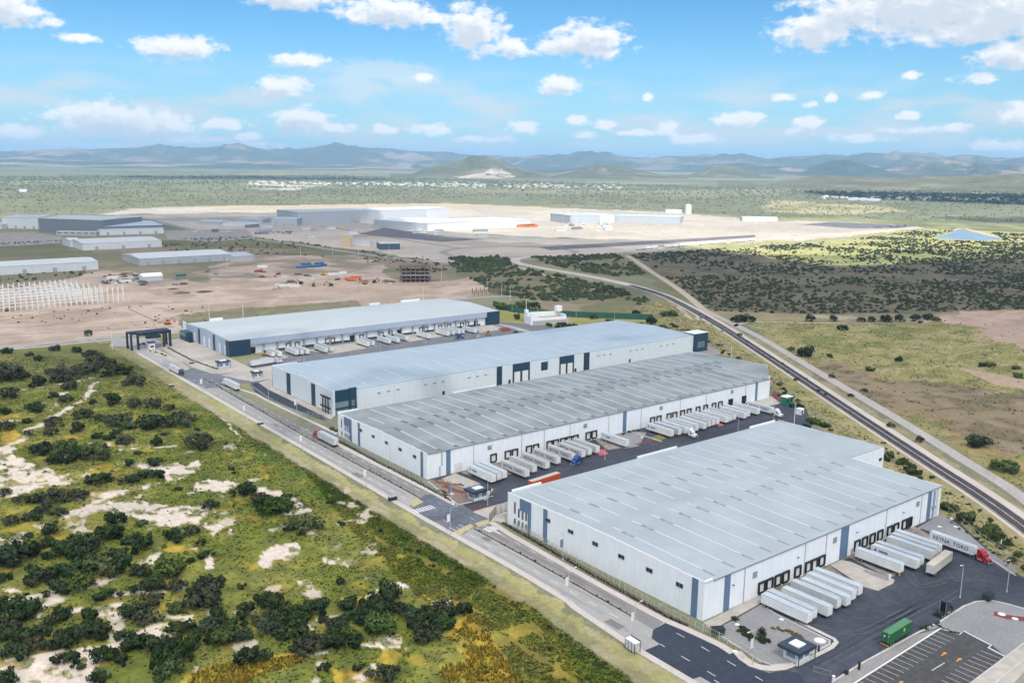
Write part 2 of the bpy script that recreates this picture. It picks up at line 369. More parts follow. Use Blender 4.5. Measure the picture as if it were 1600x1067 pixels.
PLANT = [(150,335),(210,326),(320,322),(700,318),(900,326),(1060,332),(1180,344),(1290,346),(1380,350),(1440,355),(1440,362),(1260,376),(1000,394),(860,402),(700,410),(580,392),(420,372),(300,360),(240,345)]
PLANT_GREY = [(240,345),(420,348),(560,352),(700,372),(860,378),(980,380),(1260,366),(1440,356),(1440,362),(1260,376),(1000,394),(860,402),(700,410),(580,392),(420,372),(300,360)]
GREENMID = [(250,375),(420,372),(560,392),(690,408),(700,425),(620,428),(560,405),(440,398),(300,398),(240,386)]
GREENMID2 = [(-200,384),(110,384),(140,400),(0,404),(-200,410)]
DARKVEG = [(-300,430),(60,425),(160,425),(60,442),(-300,455)]
LAWN = [(770,486),(800,484),(900,494),(1010,500),(1020,512),(900,512),(840,514),(780,500)]
RAILSIDE = [(1040,470),(1075,480),(1130,515),(1210,570),(1320,642),(1450,725),(1700,880),(1700,960),(1590,890),(1480,805),(1380,730),(1270,665),(1200,600),(1100,530),(1010,505),(1000,480)]
def poly_tint(X, Y):
    wx = X+(fbm(X, Y, 14, 4, 3)-0.5)*13; wy = Y+(fbm(X, Y, 14, 4, 9)-0.5)*13
    px, py = to_px(wx, wy); r = np.hypot(X, Y)
    wfx = X+(fbm(X, Y, 60, 3, 5)-.5)*50; wfy = Y+(fbm(X, Y, 60, 3, 15)-.5)*50
    qx, qy = to_px(wfx, wfy)
    far = r > 900
    qx = np.where(far, qx, px); qy = np.where(far, qy, py)
    jx = (fbm(X, Y, 6, 4, 91)-.5)*34+(fbm(X, Y, 45, 3, 92)-.5)*40; jy = (fbm(X, Y, 6, 4, 93)-.5)*34+(fbm(X, Y, 45, 3, 94)-.5)*40
    sx_, sy_ = to_px(X+jx, Y+jy)
    A = lambda c: np.array(c, dtype=np.float64)
    # open plain far away: scrubland with paler and darker tracts
    n = fbm(X, Y, 420, 5, 1); n2 = fbm(X, Y, 60, 4, 2); n3 = fbm(X, Y, 5, 4, 4)
    c = A((.125,.138,.085))[None]*(1-n[:,None])+A((.20,.20,.13))[None]*n[:,None]
    c *= (0.7+0.6*n2)[:,None]
    tract = sstep(.58,.66,fbm(X*0.5, Y, 900, 4, 21))
    c = c*(1-tract[:,None]*.6)+A((.27,.25,.15))[None]*tract[:,None]*.6
    def put(poly, col, k=1.0, q=True, col2=None, sc=20, seed=30, soft=False):
        msk = inpoly(sx_ if soft else qx, sy_ if soft else qy, poly).astype(float)*k
        cc = A(col)[None]
        if col2 is not None:
            f = sstep(.35,.65,fbm(X, Y, sc, 4, seed))[:,None]; cc = A(col)[None]*(1-f)+A(col2)[None]*f
        c[:] = c*(1-msk[:,None])+cc*msk[:,None]
    put([(1200,312),(1380,322),(1420,330),(1300,336),(1190,330)], (.40,.34,.20), .8, col2=(.20,.21,.10), sc=90)
    put([(1050,336),(1300,338),(1560,350),(1700,352),(1700,360),(1440,356),(1380,350),(1180,344)], (.28,.27,.13), .8, col2=(.13,.15,.07), sc=60)
    put([(380,287),(520,288),(460,298),(390,296)], (.5,.47,.42), .7, col2=(.2,.2,.13), sc=120)
    put([(-300,262),(200,268),(500,274),(760,285),(400,281),(0,278),(-300,275)], (.19,.19,.13), .5, col2=(.10,.13,.08), sc=500)
    put(GREENMID, (.13,.13,.06), 1, col2=(.17,.155,.085), sc=40)
    put([(-300,372),(60,378),(240,384),(560,392),(700,410),(790,420),(790,440),(600,445),(300,440),(0,450),(-300,460)], (.24,.19,.135), .85, col2=(.15,.145,.085), sc=70)
    put(GREENMID2, (.14,.135,.075), 1, col2=(.17,.15,.09), sc=40)
    put(DARKVEG, (.15,.14,.09), .8, col2=(.2,.17,.12), sc=30)
    put(PLANT, (.36,.325,.28), 1, col2=(.43,.385,.325), sc=90)
    put([(320,322),(700,318),(860,324),(860,329),(600,326),(330,330)], (.42,.355,.235), 1, col2=(.37,.33,.26), sc=90)
    put(PLANT_GREY, (.42,.36,.31), 1, col2=(.50,.42,.355), sc=110)
    put(CONSTR3, (.42,.33,.27), 1, col2=(.33,.27,.22), sc=30)
    put(CONSTR2, (.40,.305,.25), 1, col2=(.22,.185,.14), sc=26)
    put(CONSTR, (.47,.365,.295), 1, col2=(.36,.275,.215), sc=30)
    mud = inpoly(qx, qy, CONSTR)*sstep(.58,.68,fbm(X*.35, Y, 9, 4, 96))*.5; c[:] = c*(1-mud[:,None])+A((.24,.18,.14))[None]*mud[:,None]
    put([(450,440),(620,436),(700,455),(560,472),(430,455)], (.43,.33,.255), .8, col2=(.36,.27,.20), sc=25)
    put([(470,478),(560,470),(700,462),(560,484),(480,485)], (.36,.26,.19), .8)
    put([(280,492),(380,482),(560,470),(570,478),(330,500),(290,520)], (.17,.16,.09), 1, col2=(.22,.19,.12), sc=10)
    put(SCRUB, (.100,.090,.060), 1, col2=(.150,.130,.085), sc=26)
    put([(1000,386),(1300,372),(1440,356),(1700,368),(1700,398),(1500,405),(1420,412),(1330,416),(1250,411),(1150,394)], (.29,.295,.115), 1, col2=(.35,.33,.15), sc=35)  # sunlit band of the scrub: sunshine painted in as brighter ground
    put(SCRUB2, (.155,.14,.085), 1, col2=(.21,.18,.11), sc=26); put(SCRUB3, (.14,.135,.075), 1, col2=(.19,.165,.10), sc=26)
    put([(990,412),(1050,438),(1095,470),(1060,470),(1000,440)], (.19,.165,.09), 1, col2=(.15,.145,.07), sc=18)
    put([(1010,470),(880,474),(800,470),(790,478),(900,494),(1010,505),(1060,500),(1040,475)], (.26,.205,.14), 1, col2=(.15,.15,.07), sc=14)
    put(LAWN, (.24,.23,.075), 1, col2=(.30,.27,.11), sc=14)
    put([(1095,484),(1300,492),(1560,484),(1700,482),(1700,500),(1300,508),(1160,505)], (.22,.195,.10), 1, col2=(.29,.235,.14), sc=16)
    put(RIGHT_GRASS, (.165,.17,.060), 1, col2=(.26,.235,.095), sc=15, seed=33)
    gg = inpoly(qx, qy, RIGHT_GRASS)*sstep(.52,.66,fbm(X*.6, Y*1.4, 7, 4, 35))*.7; c[:] = c*(1-gg[:,None])+A((.34,.28,.16))[None]*gg[:,None]
    put(BROWN, (.140,.110,.072), .84, col2=(.225,.170,.115), sc=8, seed=36, soft=True)
    put([(1380,628),(1480,672),(1600,730),(1640,780),(1560,745),(1440,680)], (.30,.21,.095), .7, col2=(.17,.18,.06), sc=10, soft=True)
    put(PINK, (.42,.30,.245), 1, col2=(.36,.255,.20), sc=14, soft=True)
    put([(1500,574),(1600,592),(1660,600),(1660,612),(1560,604)], (.38,.28,.215), .8)
    put([(1250,492),(1430,497),(1540,490),(1430,502),(1280,498)], (.38,.33,.25), .7)
    put(RAILSIDE, (.225,.215,.085), 1, col2=(.30,.25,.13), sc=7, seed=41)
    put([(1060,474),(1130,500),(1220,552),(1320,615),(1450,695),(1600,795),(1720,880),(1720,905),(1554,784),(1446,712),(1320,630),(1212,560),(1120,503)], (.22,.195,.11), 1, col2=(.29,.24,.155), sc=6, seed=43)
    # scrub field beside the avenue
    fld = inpoly(px, py, FIELD)
    i = np.where(fld)[0]
    if len(i):
        x, y, a, b = X[i], Y[i], px[i], py[i]
        g1 = sstep(.35,.65,fbm(x, y, 16, 5, 50)); g2 = sstep(.4,.62,fbm(x, y, 5, 4, 51)); g3 = fbm(x, y, 1.6, 3, 52)
        cc = A((.130,.150,.024))[None]*(1-g1[:,None])+A((.205,.200,.046))[None]*g1[:,None]
        cc = cc*(1-.55*g2[:,None])+A((.085,.105,.030))[None]*.55*g2[:,None]
        cc *= (.7+.6*g3)[:,None]
        s = np.zeros(len(i))
        for p in SANDS: s = np.maximum(s, inpoly(a, b, p))
        d = np.full(len(i), 1e9); wxx, wyy = wx[i], wy[i]
        for pts, w in PATHS: d = np.minimum(d, seg_dist(wxx, wyy, poly_w(pts))/w)
        s = np.maximum(s, sstep(1.25, .75, d))
        s = np.maximum(s, .7*sstep(.70,.75,fbm(x, y, 9, 4, 60))*(b > 690)*(a < 600))
        s *= 1-.8*sstep(.55,.62,fbm(x, y, 3.5, 4, 61))
        y_ = np.zeros(len(i))
        for p in YELLOW: y_ = np.maximum(y_, inpoly(a, b, p))
        y_ = np.maximum(y_*.95, .5*sstep(.62,.7,fbm(x, y, 11, 4, 66))*(b > 640))
        y_ *= .35+.65*sstep(.35,.6,fbm(x, y, 3, 4, 67))
        cc = cc*(1-y_[:,None])+(A((.46,.32,.045))[None]*(1-g2[:,None])+A((.33,.20,.03))[None]*g2[:,None])*y_[:,None]
        dv = seg_dist(x, y, poly_w(VERGE_OUT)); bw = sstep(26, 13, dv+9*(fbm(x, y, 9, 4, 77)-.5))*sstep(560, 720, b); bk = bw*(.6+.4*sstep(.4,.6,fbm(x, y, 8, 4, 70)))
        nearv = sstep(20, 11, dv)[:,None]; bcol = A((.075,.125,.018))[None]*(1-g1[:,None])+A((.130,.165,.030))[None]*g1[:,None]; bcol = bcol*(1-.35*nearv); cc = cc*(1-bk[:,None])+bcol*bk[:,None]
        ru = sstep(34, 20, dv)*sstep(760, 860, b)*sstep(.54,.66,fbm(x*1.6, y*.45, 6, 4, 71))*.45
        cc = cc*(1-ru[:,None])+A((.21,.135,.030))[None]*ru[:,None]
        shade_n = fbm(x, y, 2.5, 4, 72)
        sand = A((.58,.495,.42))[None]*(.86+.28*shade_n)[:,None]
        cc = cc*(1-s[:,None])+sand*s[:,None]
        # verge along the kerb: mown straw grass, then a bare track
        near_n = fbm(x, y, 4, 4, 80)
        v1 = sstep(7.5, 4.6, dv+5.0*(near_n-.5)); v2 = sstep(11.8, 8.5, dv+5*(near_n-.5))*(1-v1)*(.55+.5*sstep(.4,.6,fbm(x, y, 18, 3, 82)))
        v2 = np.clip(v2, 0, 1)
        cc = cc*(1-v2[:,None])+A((.33,.285,.19))[None]*v2[:,None]
        st = A((.33,.305,.135))[None]*(1-g2[:,None]*.6)+A((.25,.235,.10))[None]*g2[:,None]*.6; dm = sstep(.5,.62,fbm(x, y*.6, 3.5, 4, 83))*.6; st = st*(1-dm[:,None])+A((.35,.30,.21))[None]*dm[:,None]
        cc = cc*(1-v1[:,None])+st*v1[:,None]
        top = sstep(640, 545, b)[:,None]*.45      # drier near the entrance road
        cc = cc*(1-top)+A((.135,.125,.065))[None]*top
        c[i] = cc
    c *= (.86+.28*n3)[:,None]
    return np.clip(c, 0.004, .9)

def build_ground():
    head = math.atan2(FW.y, FW.x)
    fine = np.radians(np.arange(-37.5, 37.51, 0.092)); coarse = np.radians(np.arange(42, 318.1, 6.0))
    ang = np.concatenate([fine, coarse])
    rr = [100.0]
    while rr[-1] < 1500: rr.append(rr[-1]*1.0052)
    while rr[-1] < 9000: rr.append(rr[-1]*1.014)
    while rr[-1] < 46000: rr.append(rr[-1]*1.07)
    rr = np.array([30.0, 60.0, 80.0]+rr)
    nr, na = len(rr), len(ang)
    R, T = np.meshgrid(rr, ang, indexing='ij')
    X = (R*np.cos(head-T)).ravel(); Y = (R*np.sin(head-T)).ravel()
    tint = poly_tint(X, Y)
    V = np.stack([X, Y, np.zeros_like(X)], 1)
    i = np.arange(nr-1)[:, None]; j = np.arange(na)[None, :]; j2 = (j+1) % na
    F = np.stack([(i*na+j), (i*na+j2), ((i+1)*na+j2), ((i+1)*na+j)], -1).reshape(-1, 4)
    V = np.vstack([V, [[0, 0, 0]]]); tint = np.vstack([tint, tint[:1]])
    c0 = len(V)-1
    me = npmesh('ground', V, F[:, ::-1], mat_attr('ground_soil', var=.20, scale=.55, bump=.5, scale2=3.0, var2=.26), color=tint)
    # close the disc under the camera
    bm_ = G().add([(*V[k],) for k in range(na)]+[(0,0,0)], [(k, na, (k+1) % na) for k in range(na)])
    o = ob('ground', me); tag(o, kind='structure')
    o2 = ob('ground', bm_.mesh('ground_centre', mat('plain_soil', (.13,.13,.06), .95))); tag(o2, kind='structure')
build_ground()

# ------------------------------------------------------------------ laid surfaces (roads, yards, pavements)
def sheet(name, pts, z, material, px=True, thick=0.0, grid=None, subdiv=0):
    P = [at(*p).xy for p in pts] if px else [Vector(p) for p in pts]
    a = sum(P[i].x*P[(i+1)%len(P)].y-P[(i+1)%len(P)].x*P[i].y for i in range(len(P)))
    if a < 0: P = P[::-1]
    if thick:
        me = G().prism([p[:] for p in P], z-thick, z).mesh(name, material)
    else:
        me = G().add([(p.x, p.y, z) for p in P], [tuple(range(len(P)))]).mesh(name, material)
    o = ob(name, me); tag(o, kind='structure'); return o
def ribbon(name, pts, width, z, material, px=True, thick=0.0, offset=0.0, kind='structure'):
    P = [at(*p).xy for p in pts] if px else [Vector(p) for p in pts]
    g = G(); Lf, Rt = [], []
    for i, p in enumerate(P):
        d = (P[min(i+1, len(P)-1)]-P[max(i-1, 0)]).normalized(); nn = Vector((-d.y, d.x))
        Lf.append(p+nn*(offset+width/2)); Rt.append(p+nn*(offset-width/2))
    for i in range(len(P)-1):
        a, b, c, d = Rt[i], Rt[i+1], Lf[i+1], Lf[i]
        if thick:
            v = [(*q, z-thick) for q in (a,b,c,d)]+[(*q, z) for q in (a,b,c,d)]
            g.add(v, [(4,5,6,7),(0,1,5,4),(2,3,7,6)]+([(3,0,4,7)] if i == 0 else [])+([(1,2,6,5)] if i == len(P)-2 else []))
        else: g.add([(*q, z) for q in (a,b,c,d)], [(0,1,2,3)])
    o = ob(name, g.mesh(name, material))
    return tag(o, kind=kind) if kind else o
def smooth_line(pts, n=8):
    P = [Vector(p) for p in pts]; out = []
    for i in range(len(P)-1):
        p0, p1, p2, p3 = P[max(i-1,0)], P[i], P[i+1], P[min(i+2,len(P)-1)]
        for k in range(n):
            t = k/n; out.append(0.5*((2*p1)+(p2-p0)*t+(2*p0-5*p1+4*p2-p3)*t*t+(3*p1-p0-3*p2+p3)*t**3))
    out.append(P[-1]); return out
ASPH = mat('worn_asphalt', (.31,.303,.30), .92, .07, 1.2, var2=.10, scale2=.05, stretch=(1,.12,1))
ASPHR = mat('worn_asphalt_brown', (.205,.195,.192), .92, .07, 1.2, var2=.10, scale2=.05, stretch=(1,.12,1))
ASPH2 = mat('dark_asphalt', (.075,.082,.105), .85, .22, .5, var2=.22, scale2=.06)
ASPH3 = mat('fresh_asphalt', (.028,.036,.058), .8, .2, .8, var2=.15, scale2=.08)
PAVE = mat('pink_pavement', (.48,.43,.40), .95, .08, 1.2, var2=.06)
PCON = mat('yard_concrete', (.40,.365,.325), .95, .10, .35, var2=.12, scale2=.06)
GRAV = mat('grey_gravel', (.23,.225,.235), .95, .16, 2.5, var2=.08)
PAINT = mat('road_paint_white', (.66,.66,.65), .8, .15, 3)
PAINTY = mat('road_paint_yellow', (.42,.35,.20), .85, .25, 2)
DIRT = mat('track_dirt', (.42,.345,.27), .95, .14, .5, var2=.10, scale2=.05)
BALL = mat('rail_ballast', (.48,.425,.39), .95, .15, 3, var2=.08)
BALLD = mat('rail_bed_stone', (.225,.195,.195), .95, .28, 1.2, var2=.22, scale2=.12)
RED = mat('red_volcanic_gravel', (.16,.045,.035), .95, .25, 3)
AV_L = [(183,560),(214,552.5),(300,603),(400,660.5),(500,718),(648,805),(800,890),(884,941),(892,949.5),(997,1020),(1072.7,1065),(1190,1140)]
AVR = [(242,553),(300,580),(360,610),(400,631),(460,660),(527,691),(600,728),(688,772),(720,790),(800,834.5),(900,890),(1041,968),(1120,1012),(1165,1037),(1240,1080),(1300,1115)]
road = sheet('road', [(170,541),(199,541)]+AV_L[1:]+[(1330,1140)]+AVR[::-1]+[(262,541),(240,528),(180,528)], .03, ASPH)
sheet('road', [(333,601),(400,639),(482,686),(580,738),(656,779),(700,803),(740,827),(800,859),(870,898),(940,937),(991,966),(1022,984),(1041,968),(900,890),(800,834.5),(720,790),(688,772),(600,728),(527,691),(460,660),(400,631),(360,610)], .033, ASPHR)
# left pavement band between verge and carriageway
for nm, pts, w_, off in (('pavement', AV_L[1:], 2.3, 1.1),):
    ribbon(nm, pts, w_, .14, PAVE, thick=.16, offset=off)
ribbon('pavement', AVR[5:8]+[(712,785)], 2.6, .14, PAVE, thick=.16, offset=-1.3)
ribbon('pavement', [(772,815),(800,833),(870,872.5),(950,917),(1041,966),(1075,980),(1110,996),(1131,1006),(1150,1018)], 2.4, .14, PAVE, thick=.16, offset=-1.2)
ribbon('pavement', [(1150,1018),(1160,1029),(1174,1038.5),(1188,1043),(1206,1045),(1224,1043),(1240,1037)], 2.6, .14, PAVE, thick=.16, offset=.3)
# median strip with kerbs
MED1 = [(318,593),(333,600),(400,638),(482,685),(580,737),(656,778)]
MED2 = [(740,826),(800,858),(870,897),(940,936),(991,965)]
for pts in (MED1, MED2):
    ribbon('median_kerb', pts, 1.3, .16, MCO, thick=.18)
    ribbon('median_soil', pts, .75, .165, mat('median_dark_soil', (.05,.045,.035), .95, .4, 3))
# dark resurfaced junctions
sheet('road_patch', [(640,790),(656,778),(665,772),(688,772),(712,785),(735,797),(770,813),(740,824),(725,834),(705,838),(680,823)], .036, mat('blue_grey_asphalt', (.105,.118,.150), .85, .2, .5, var2=.25, scale2=.08))
sheet('road_patch', [(262,569),(283,571),(306,576),(335,583),(362,590),(372,597),(352,604),(322,607),(290,592)], .034, mat('bluish_asphalt', (.14,.15,.175), .85, .15, .6, var2=.15))
sheet('road_patch', [(1020.6,983.4),(1045,970),(1075,982),(1110,998),(1148,1019.5),(1169,1040),(1202,1051),(1232,1047),(1249,1052),(1290,1080),(1330,1140),(1200,1140),(1112,1067),(1094,1056.6),(1080.6,1061),(1006.6,1016),(1031,1006),(1018,996.6)], .038, ASPH3)
sheet('concrete_drain_strip', [(640,784),(652,778),(662,784),(645,792)], .045, PAINTY)
sheet('yellow_crossing', [(700,835),(735,818),(741,822),(712,840)], .045, PAINTY)
sheet('yellow_crossing', [(742,817),(766,810),(772,815),(748,823)], .045, PAINTY)
ASPHD = mat('yard_asphalt', (.042,.047,.063), .8, .2, .35, var2=.28, scale2=.045)
# yard of the nearest warehouse
sheet('yard', [(1100,976),(1187,938),(1467,804),(1495,812),(1535,850),(1575,890),(1720,960),(1720,1100),(1300,1140),(1249,1052),(1236,1038),(1200,1000)], .042, ASPHD)
sheet('gravel_bed', [(1112,986),(1150,967),(1188,945),(1214,960),(1297,1001),(1296,1007),(1236,1037),(1206,1039),(1187,1032),(1131,996)], .16, GRAV, thick=.15)
ribbon('kerb', [(1112,986),(1131,996),(1187,1032),(1206,1039),(1236,1037),(1296,1007),(1297,1001),(1214,960),(1188,945)], .55, .20, MKB, thick=.2)
sheet('concrete_apron', [(1099,973),(1187,930),(1191,936),(1186,944),(1113,984)], .17, PCON, thick=.13)
ribbon('kerb', [(1192,943),(1216,956),(1303,998),(1307,1003),(1300,1011),(1243,1040)], 1.3, .18, MKB, thick=.17)
sheet('gravel_bed', [(1400,845),(1470,803),(1500,822),(1540,858),(1592,893),(1580,897),(1540,870),(1505,847),(1440,826)], .15, GRAV, thick=.12)
ribbon('kerb', [(1455,828),(1500,843),(1540,868),(1587,899)], .6, .19, MKB, thick=.16)
# dock island between the two groups of trailers
sheet('concrete_apron', [(1297,883),(1315,875),(1330,878),(1352,888),(1398,906),(1396,911),(1372,923),(1350,917)], .17, PCON, thick=.13)
sheet('gravel_bed', [(1352,890),(1390,903),(1388,908),(1362,899),(1348,893)], .19, GRAV, thick=.02)
for pts in ([(1195,932),(1297,884),(1345,920),(1270,962)],[(1322,868),(1340,858),(1412,890),(1390,903)],[(1395,832),(1425,820),(1470,846),(1440,868)]):
    sheet('concrete_apron', pts, .055, mat('stained_concrete', (.235,.20,.175), .95, .2, .4, var2=.25, scale2=.15))
# second gravel island and car park
sheet('gravel_bed', [(1431,990),(1469,971),(1489,958),(1506,947),(1525,940),(1549,938),(1572,943),(1600,951),(1680,985),(1640,1000),(1600,1008),(1570,1024.5),(1549,1007),(1506,985),(1499,990),(1469,980)], .15, GRAV, thick=.12)
ribbon('kerb', [(1300,1066),(1340,1040),(1431,990),(1469,971),(1489,958),(1506,947),(1525,940),(1549,938),(1572,943),(1600,951),(1680,985)], .6, .20, MKB, thick=.18)
sheet('pavement', [(1296,1072),(1340,1042),(1431,992),(1468,982),(1469.7,982.5),(1334,1069),(1310,1086)], .155, mat('grey_pavement', (.25,.24,.235), .95, .12, 1.5), thick=.12)
LOT = mat('car_park_asphalt', (.062,.060,.062), .9, .2, .6, var2=.15, scale2=.1)
sheet('car_park', [(1469.7,982),(1499,991.5),(1506,986.5),(1549,1008.5),(1544,1012),(1570,1026),(1440,1120),(1250,1120)], .048, LOT)
ribbon('kerb', [(1290,1098),(1334,1068),(1469.7,981.8),(1499,991.2),(1506,986),(1549,1008.3),(1544,1011.8),(1571,1026)], .35, .21, MWM, thick=.2)
sheet('pavement', [(1480,1100),(1516,1068),(1600,1004),(1660,970),(1700,990),(1640,1040),(1590,1100)], .15, PCON, thick=.12)
sheet('gravel_bed', [(1555,1100),(1600,1050),(1660,1010),(1760,1040),(1700,1140)], .165, mat('brown_gravel', (.26,.22,.19), .95, .15, 2), thick=.05)
for pts in ([(1516,1068),(1600,1005),(1660,972)],[(1545,1075),(1600,1030),(1680,992)]): ribbon('kerb', pts, .5, .22, MKB, thick=.1)
ribbon('planter_strip', [(1553,958.5),(1560,960),(1570,963.5),(1585,966),(1600,967.5),(1630,968)], 3.0, .20, RED, thick=.06)
for p, r in (((1565,960),1.1),((1586,967.3),.9)):
    c = at(*p); tag(ob('stone_disc', G().cyl((c.x,c.y,.2),(c.x,c.y,.26),r,20).mesh('stone_disc', PAINT)), 'white round stone disc set in the red gravel planter strip'+(' at its rounded end' if r > 1 else ' by its narrow neck'), 'stone disc')
# yard of the grey-roofed warehouse
sheet('yard', [(196,275),(205,300),(203,309.6),(436,309.6),(436,287),(408,262),(380,252.6),(199,252.6),(196,262)], .040, ASPHD, px=False)
sheet('concrete_apron', [(690,748),(711,739),(771,764),(759,782)], .06, PCON)
sheet('gravel_bed', [(672,757),(690,748),(760,777),(738,783),(716,787),(708,781)], .16, mat('planter_soil', (.20,.15,.12), .95, .25, 1.2), thick=.12)
ribbon('planter_strip', [(680,753),(700,757),(715,757)], 1.8, .18, RED); ribbon('planter_strip', [(693,759),(712,767),(725,770),(733,768)], 2.4, .182, RED)
ribbon('kerb', [(668,752),(708,783),(716,788.5),(738,784),(770,775)], .8, .2, MKB, thick=.18)
sheet('gravel_bed', [(738,799),(770,790),(800,782),(800,818),(772,814)], .05, PCON)
ribbon('planter_strip', [(738,798.5),(768,789)], 1.2, .16, RED, thick=.1)
for pts, mt in (([(937,689),(976,701),(998,697),(1010,676),(972,672)], GRAV),): sheet('gravel_bed', pts, .15, mt, thick=.11)
ribbon('planter_strip', [(994,695),(1024,688)], 2.2, .17, RED)
sheet('lawn_patch', [(1018,683),(1031,679),(1042,685),(1028,689)], .17, mat('dry_lawn', (.17,.15,.035), .95, .2, 1))
ribbon('kerb', [(997,678),(1034,690)], .8, .2, MKB, thick=.2)
for pts in ([(720,738),(790,712),(880,690),(912,706),(760,752)],[(925,684),(940,681),(976,699),(950,703)],[(1008,660),(1160,626),(1185,642),(1060,678)]):
    sheet('concrete_apron', pts, .052, MATS['stained_concrete'])
for pts in ([(921,704),(943,702),(951,709),(937,711.5)],[(1120,663),(1127,661),(1131,664),(1124,666)]): sheet('painted_bay', pts, .058, mat('red_floor_paint', (.45,.10,.11), .8, .15, 2))
sheet('gravel_bed', [(1150,624),(1204,619),(1218,614),(1228,628),(1205,634),(1180,632)], .1, PCON, thick=.08)
sheet('planter_strip', [(1204,618),(1210,610),(1225,625),(1218,629)], .13, RED)
# approach and yard of the two far warehouses
sheet('yard', [(232,501),(470,501),(500,520),(470,592.7),(300,592.7),(252,585),(200,540),(200,520)], .036, mat('grey_yard_asphalt', (.15,.155,.17), .9, .15, .4, var2=.15), px=False)
sheet('concrete_yard', [(262,532),(292,527),(360,560),(400,578),(380,582),(345,583),(318,577)], .05, PCON)
sheet('pavement', [(248,542),(262,532),(318,577),(347,583.5),(332,584),(300,574)], .046, PCON)
ribbon('hedge_soil', [(262,543),(300,563),(340,577)], 1.6, .056, mat('hedge_dark_soil', (.13,.12,.085), .95, .3, 1.5))
sheet('drive', [(392,598),(404,598),(418,608),(516,655),(507,657),(416,622.5),(398,612)], .045, ASPH3)
sheet('concrete_yard', [(404,598),(425,592),(425,604),(523,650),(516,655),(418,608)], .06, PCON)
ribbon('pavement', [(366,606),(400,616),(420,627),(500,665),(527,678)], 2.0, .13, MKB, thick=.12)
sheet('concrete_yard', [(490,662),(528,680),(528,690),(512,682),(480,668)], .047, mat('stained_concrete2', (.16,.15,.145), .95, .2, .5))
sheet('concrete_yard', [(345,586),(425,572),(425,592),(395,596),(372,592)], .043, PCON)
ribbon('kerb', [(343,584),(395,577),(440,569),(470,562)], .8, .17, MKB, thick=.15)
for pts in ([(405,560),(440,553),(452,558),(420,566)],[(475,547),(560,534),(590,541),(520,553)],[(600,527),(690,513),(712,522),(640,534)],[(735,508),(765,506),(790,514),(750,520)]):
    sheet('concrete_apron', pts, .048, PCON)
sheet('planter_strip', [(778,513),(795,512),(800,517),(785,519)], .12, RED)
ribbon('pavement', [(779,507),(800,511),(824,518),(838,523)], 6, .1, PCON, thick=.1)
sheet('gravel_bed', [(1073,540),(1100,537),(1130,552),(1110,556),(1078,549)], .06, mat('gravel_pale', (.27,.25,.24), .95, .15, 1))
# entrance road past the portal, dirt tracks, service road and railway
def rib_s(name, pts, w, z, mt, thick=0.0, offset=0.0): return ribbon(name, [p[:] for p in smooth_line([Vector(at(*q).xy) for q in pts])], w, z, mt, px=False, thick=thick, offset=offset)
rib_s('road', [(-120,551),(0,543),(120,531),(220,522),(290,515)], 9, .028, ASPH)
rib_s('pavement', [(-120,556),(0,547.5),(120,536),(180,530)], 2.5, .06, PAVE)
rib_s('road', [(640,478),(700,469),(760,464),(800,463)], 9, .03, ASPH)
TRK = [(1700,905),(1554,778),(1452,708),(1330,628),(1225,561),(1130,506),(1060,470),(1015,455),(950,437),(890,424),(845,417),(812,411),(800,405)]
RAILC = [(1720,914),(1554,790),(1446,719.5),(1320,637),(1212,565.5),(1120,506.5),(1058,472),(1028,459),(985,446),(930,434),(880,425),(840,418),(812,412),(803,407),(820,402),(900,396),(1050,386),(1250,370),(1440,356)]
rib_s('rail_ballast', RAILC, 13.5, .05, BALL, offset=-1.2); rib_s('rail_bed', RAILC[:9], 7.6, .25, BALLD, thick=.2)
rib_s('service_road', [(1720,880),(1595,775),(1500,715),(1400,653),(1300,594),(1200,534),(1150,508),(1120,494)], 6.6, .05, mat('service_gravel', (.37,.335,.32), .95, .12, .6, var2=.08))
rib_s('dirt_track', [(1120,494),(1100,484),(1075,463),(1050,445),(1020,426),(1000,412),(980,399)], 7.5, .045, DIRT)
rib_s('dirt_track', [(1145,510),(1180,503),(1300,505),(1430,503),(1480,498)], 4.5, .05, DIRT)
rib_s('dirt_track', [(1098,484),(1085,500),(1060,480)], 5, .047, DIRT)
rib_s('dirt_track', [(940,452),(900,440),(860,430),(820,418)], 7, .07, DIRT, offset=6)
for k, pts in enumerate(([(0,512),(130,507),(260,500)],[(-40,525),(120,518),(270,509)],[(200,482),(240,500),(262,506)],[(0,500),(120,497),(210,492)],[(330,478),(480,474),(640,462)])):
    rib_s('dirt_furrow', pts, 2.2, .03, mat('furrow_dark', (.27,.20,.15), .95, .25, .3))
# plant roads
rib_s('road', [(240,345),(330,365),(450,380),(560,396),(690,411),(760,408),(860,403),(1000,395),(1260,377),(1450,362)], 14, .035, mat('far_road', (.27,.25,.24), .95, .1, .1))
rib_s('road', [(690,394),(720,388),(790,385),(860,388),(900,394),(860,399),(780,402),(715,401),(690,394)], 12, .04, MATS['far_road'])
rib_s('road', [(500,352),(620,373),(720,388)], 10, .038, MATS['far_road'])
for pts in ([(840,386),(1100,372),(1180,367),(1180,371),(1000,383),(860,391)],[(560,366),(690,378),(760,374),(700,370),(600,356)],[(1250,351),(1300,347),(1440,353),(1400,357),(1330,357)]):
    sheet('car_park', pts, .045, mat('far_car_park', (.14,.135,.145), .95, .15, .05))
for pts in ([(-60,366),(50,362),(95,370),(110,378),(30,384),(-60,386)],[(255,360),(385,358),(400,372),(330,378),(262,374)]): sheet('car_park', pts, .045, mat('far_car_park2', (.30,.27,.24), .95, .15, .08))
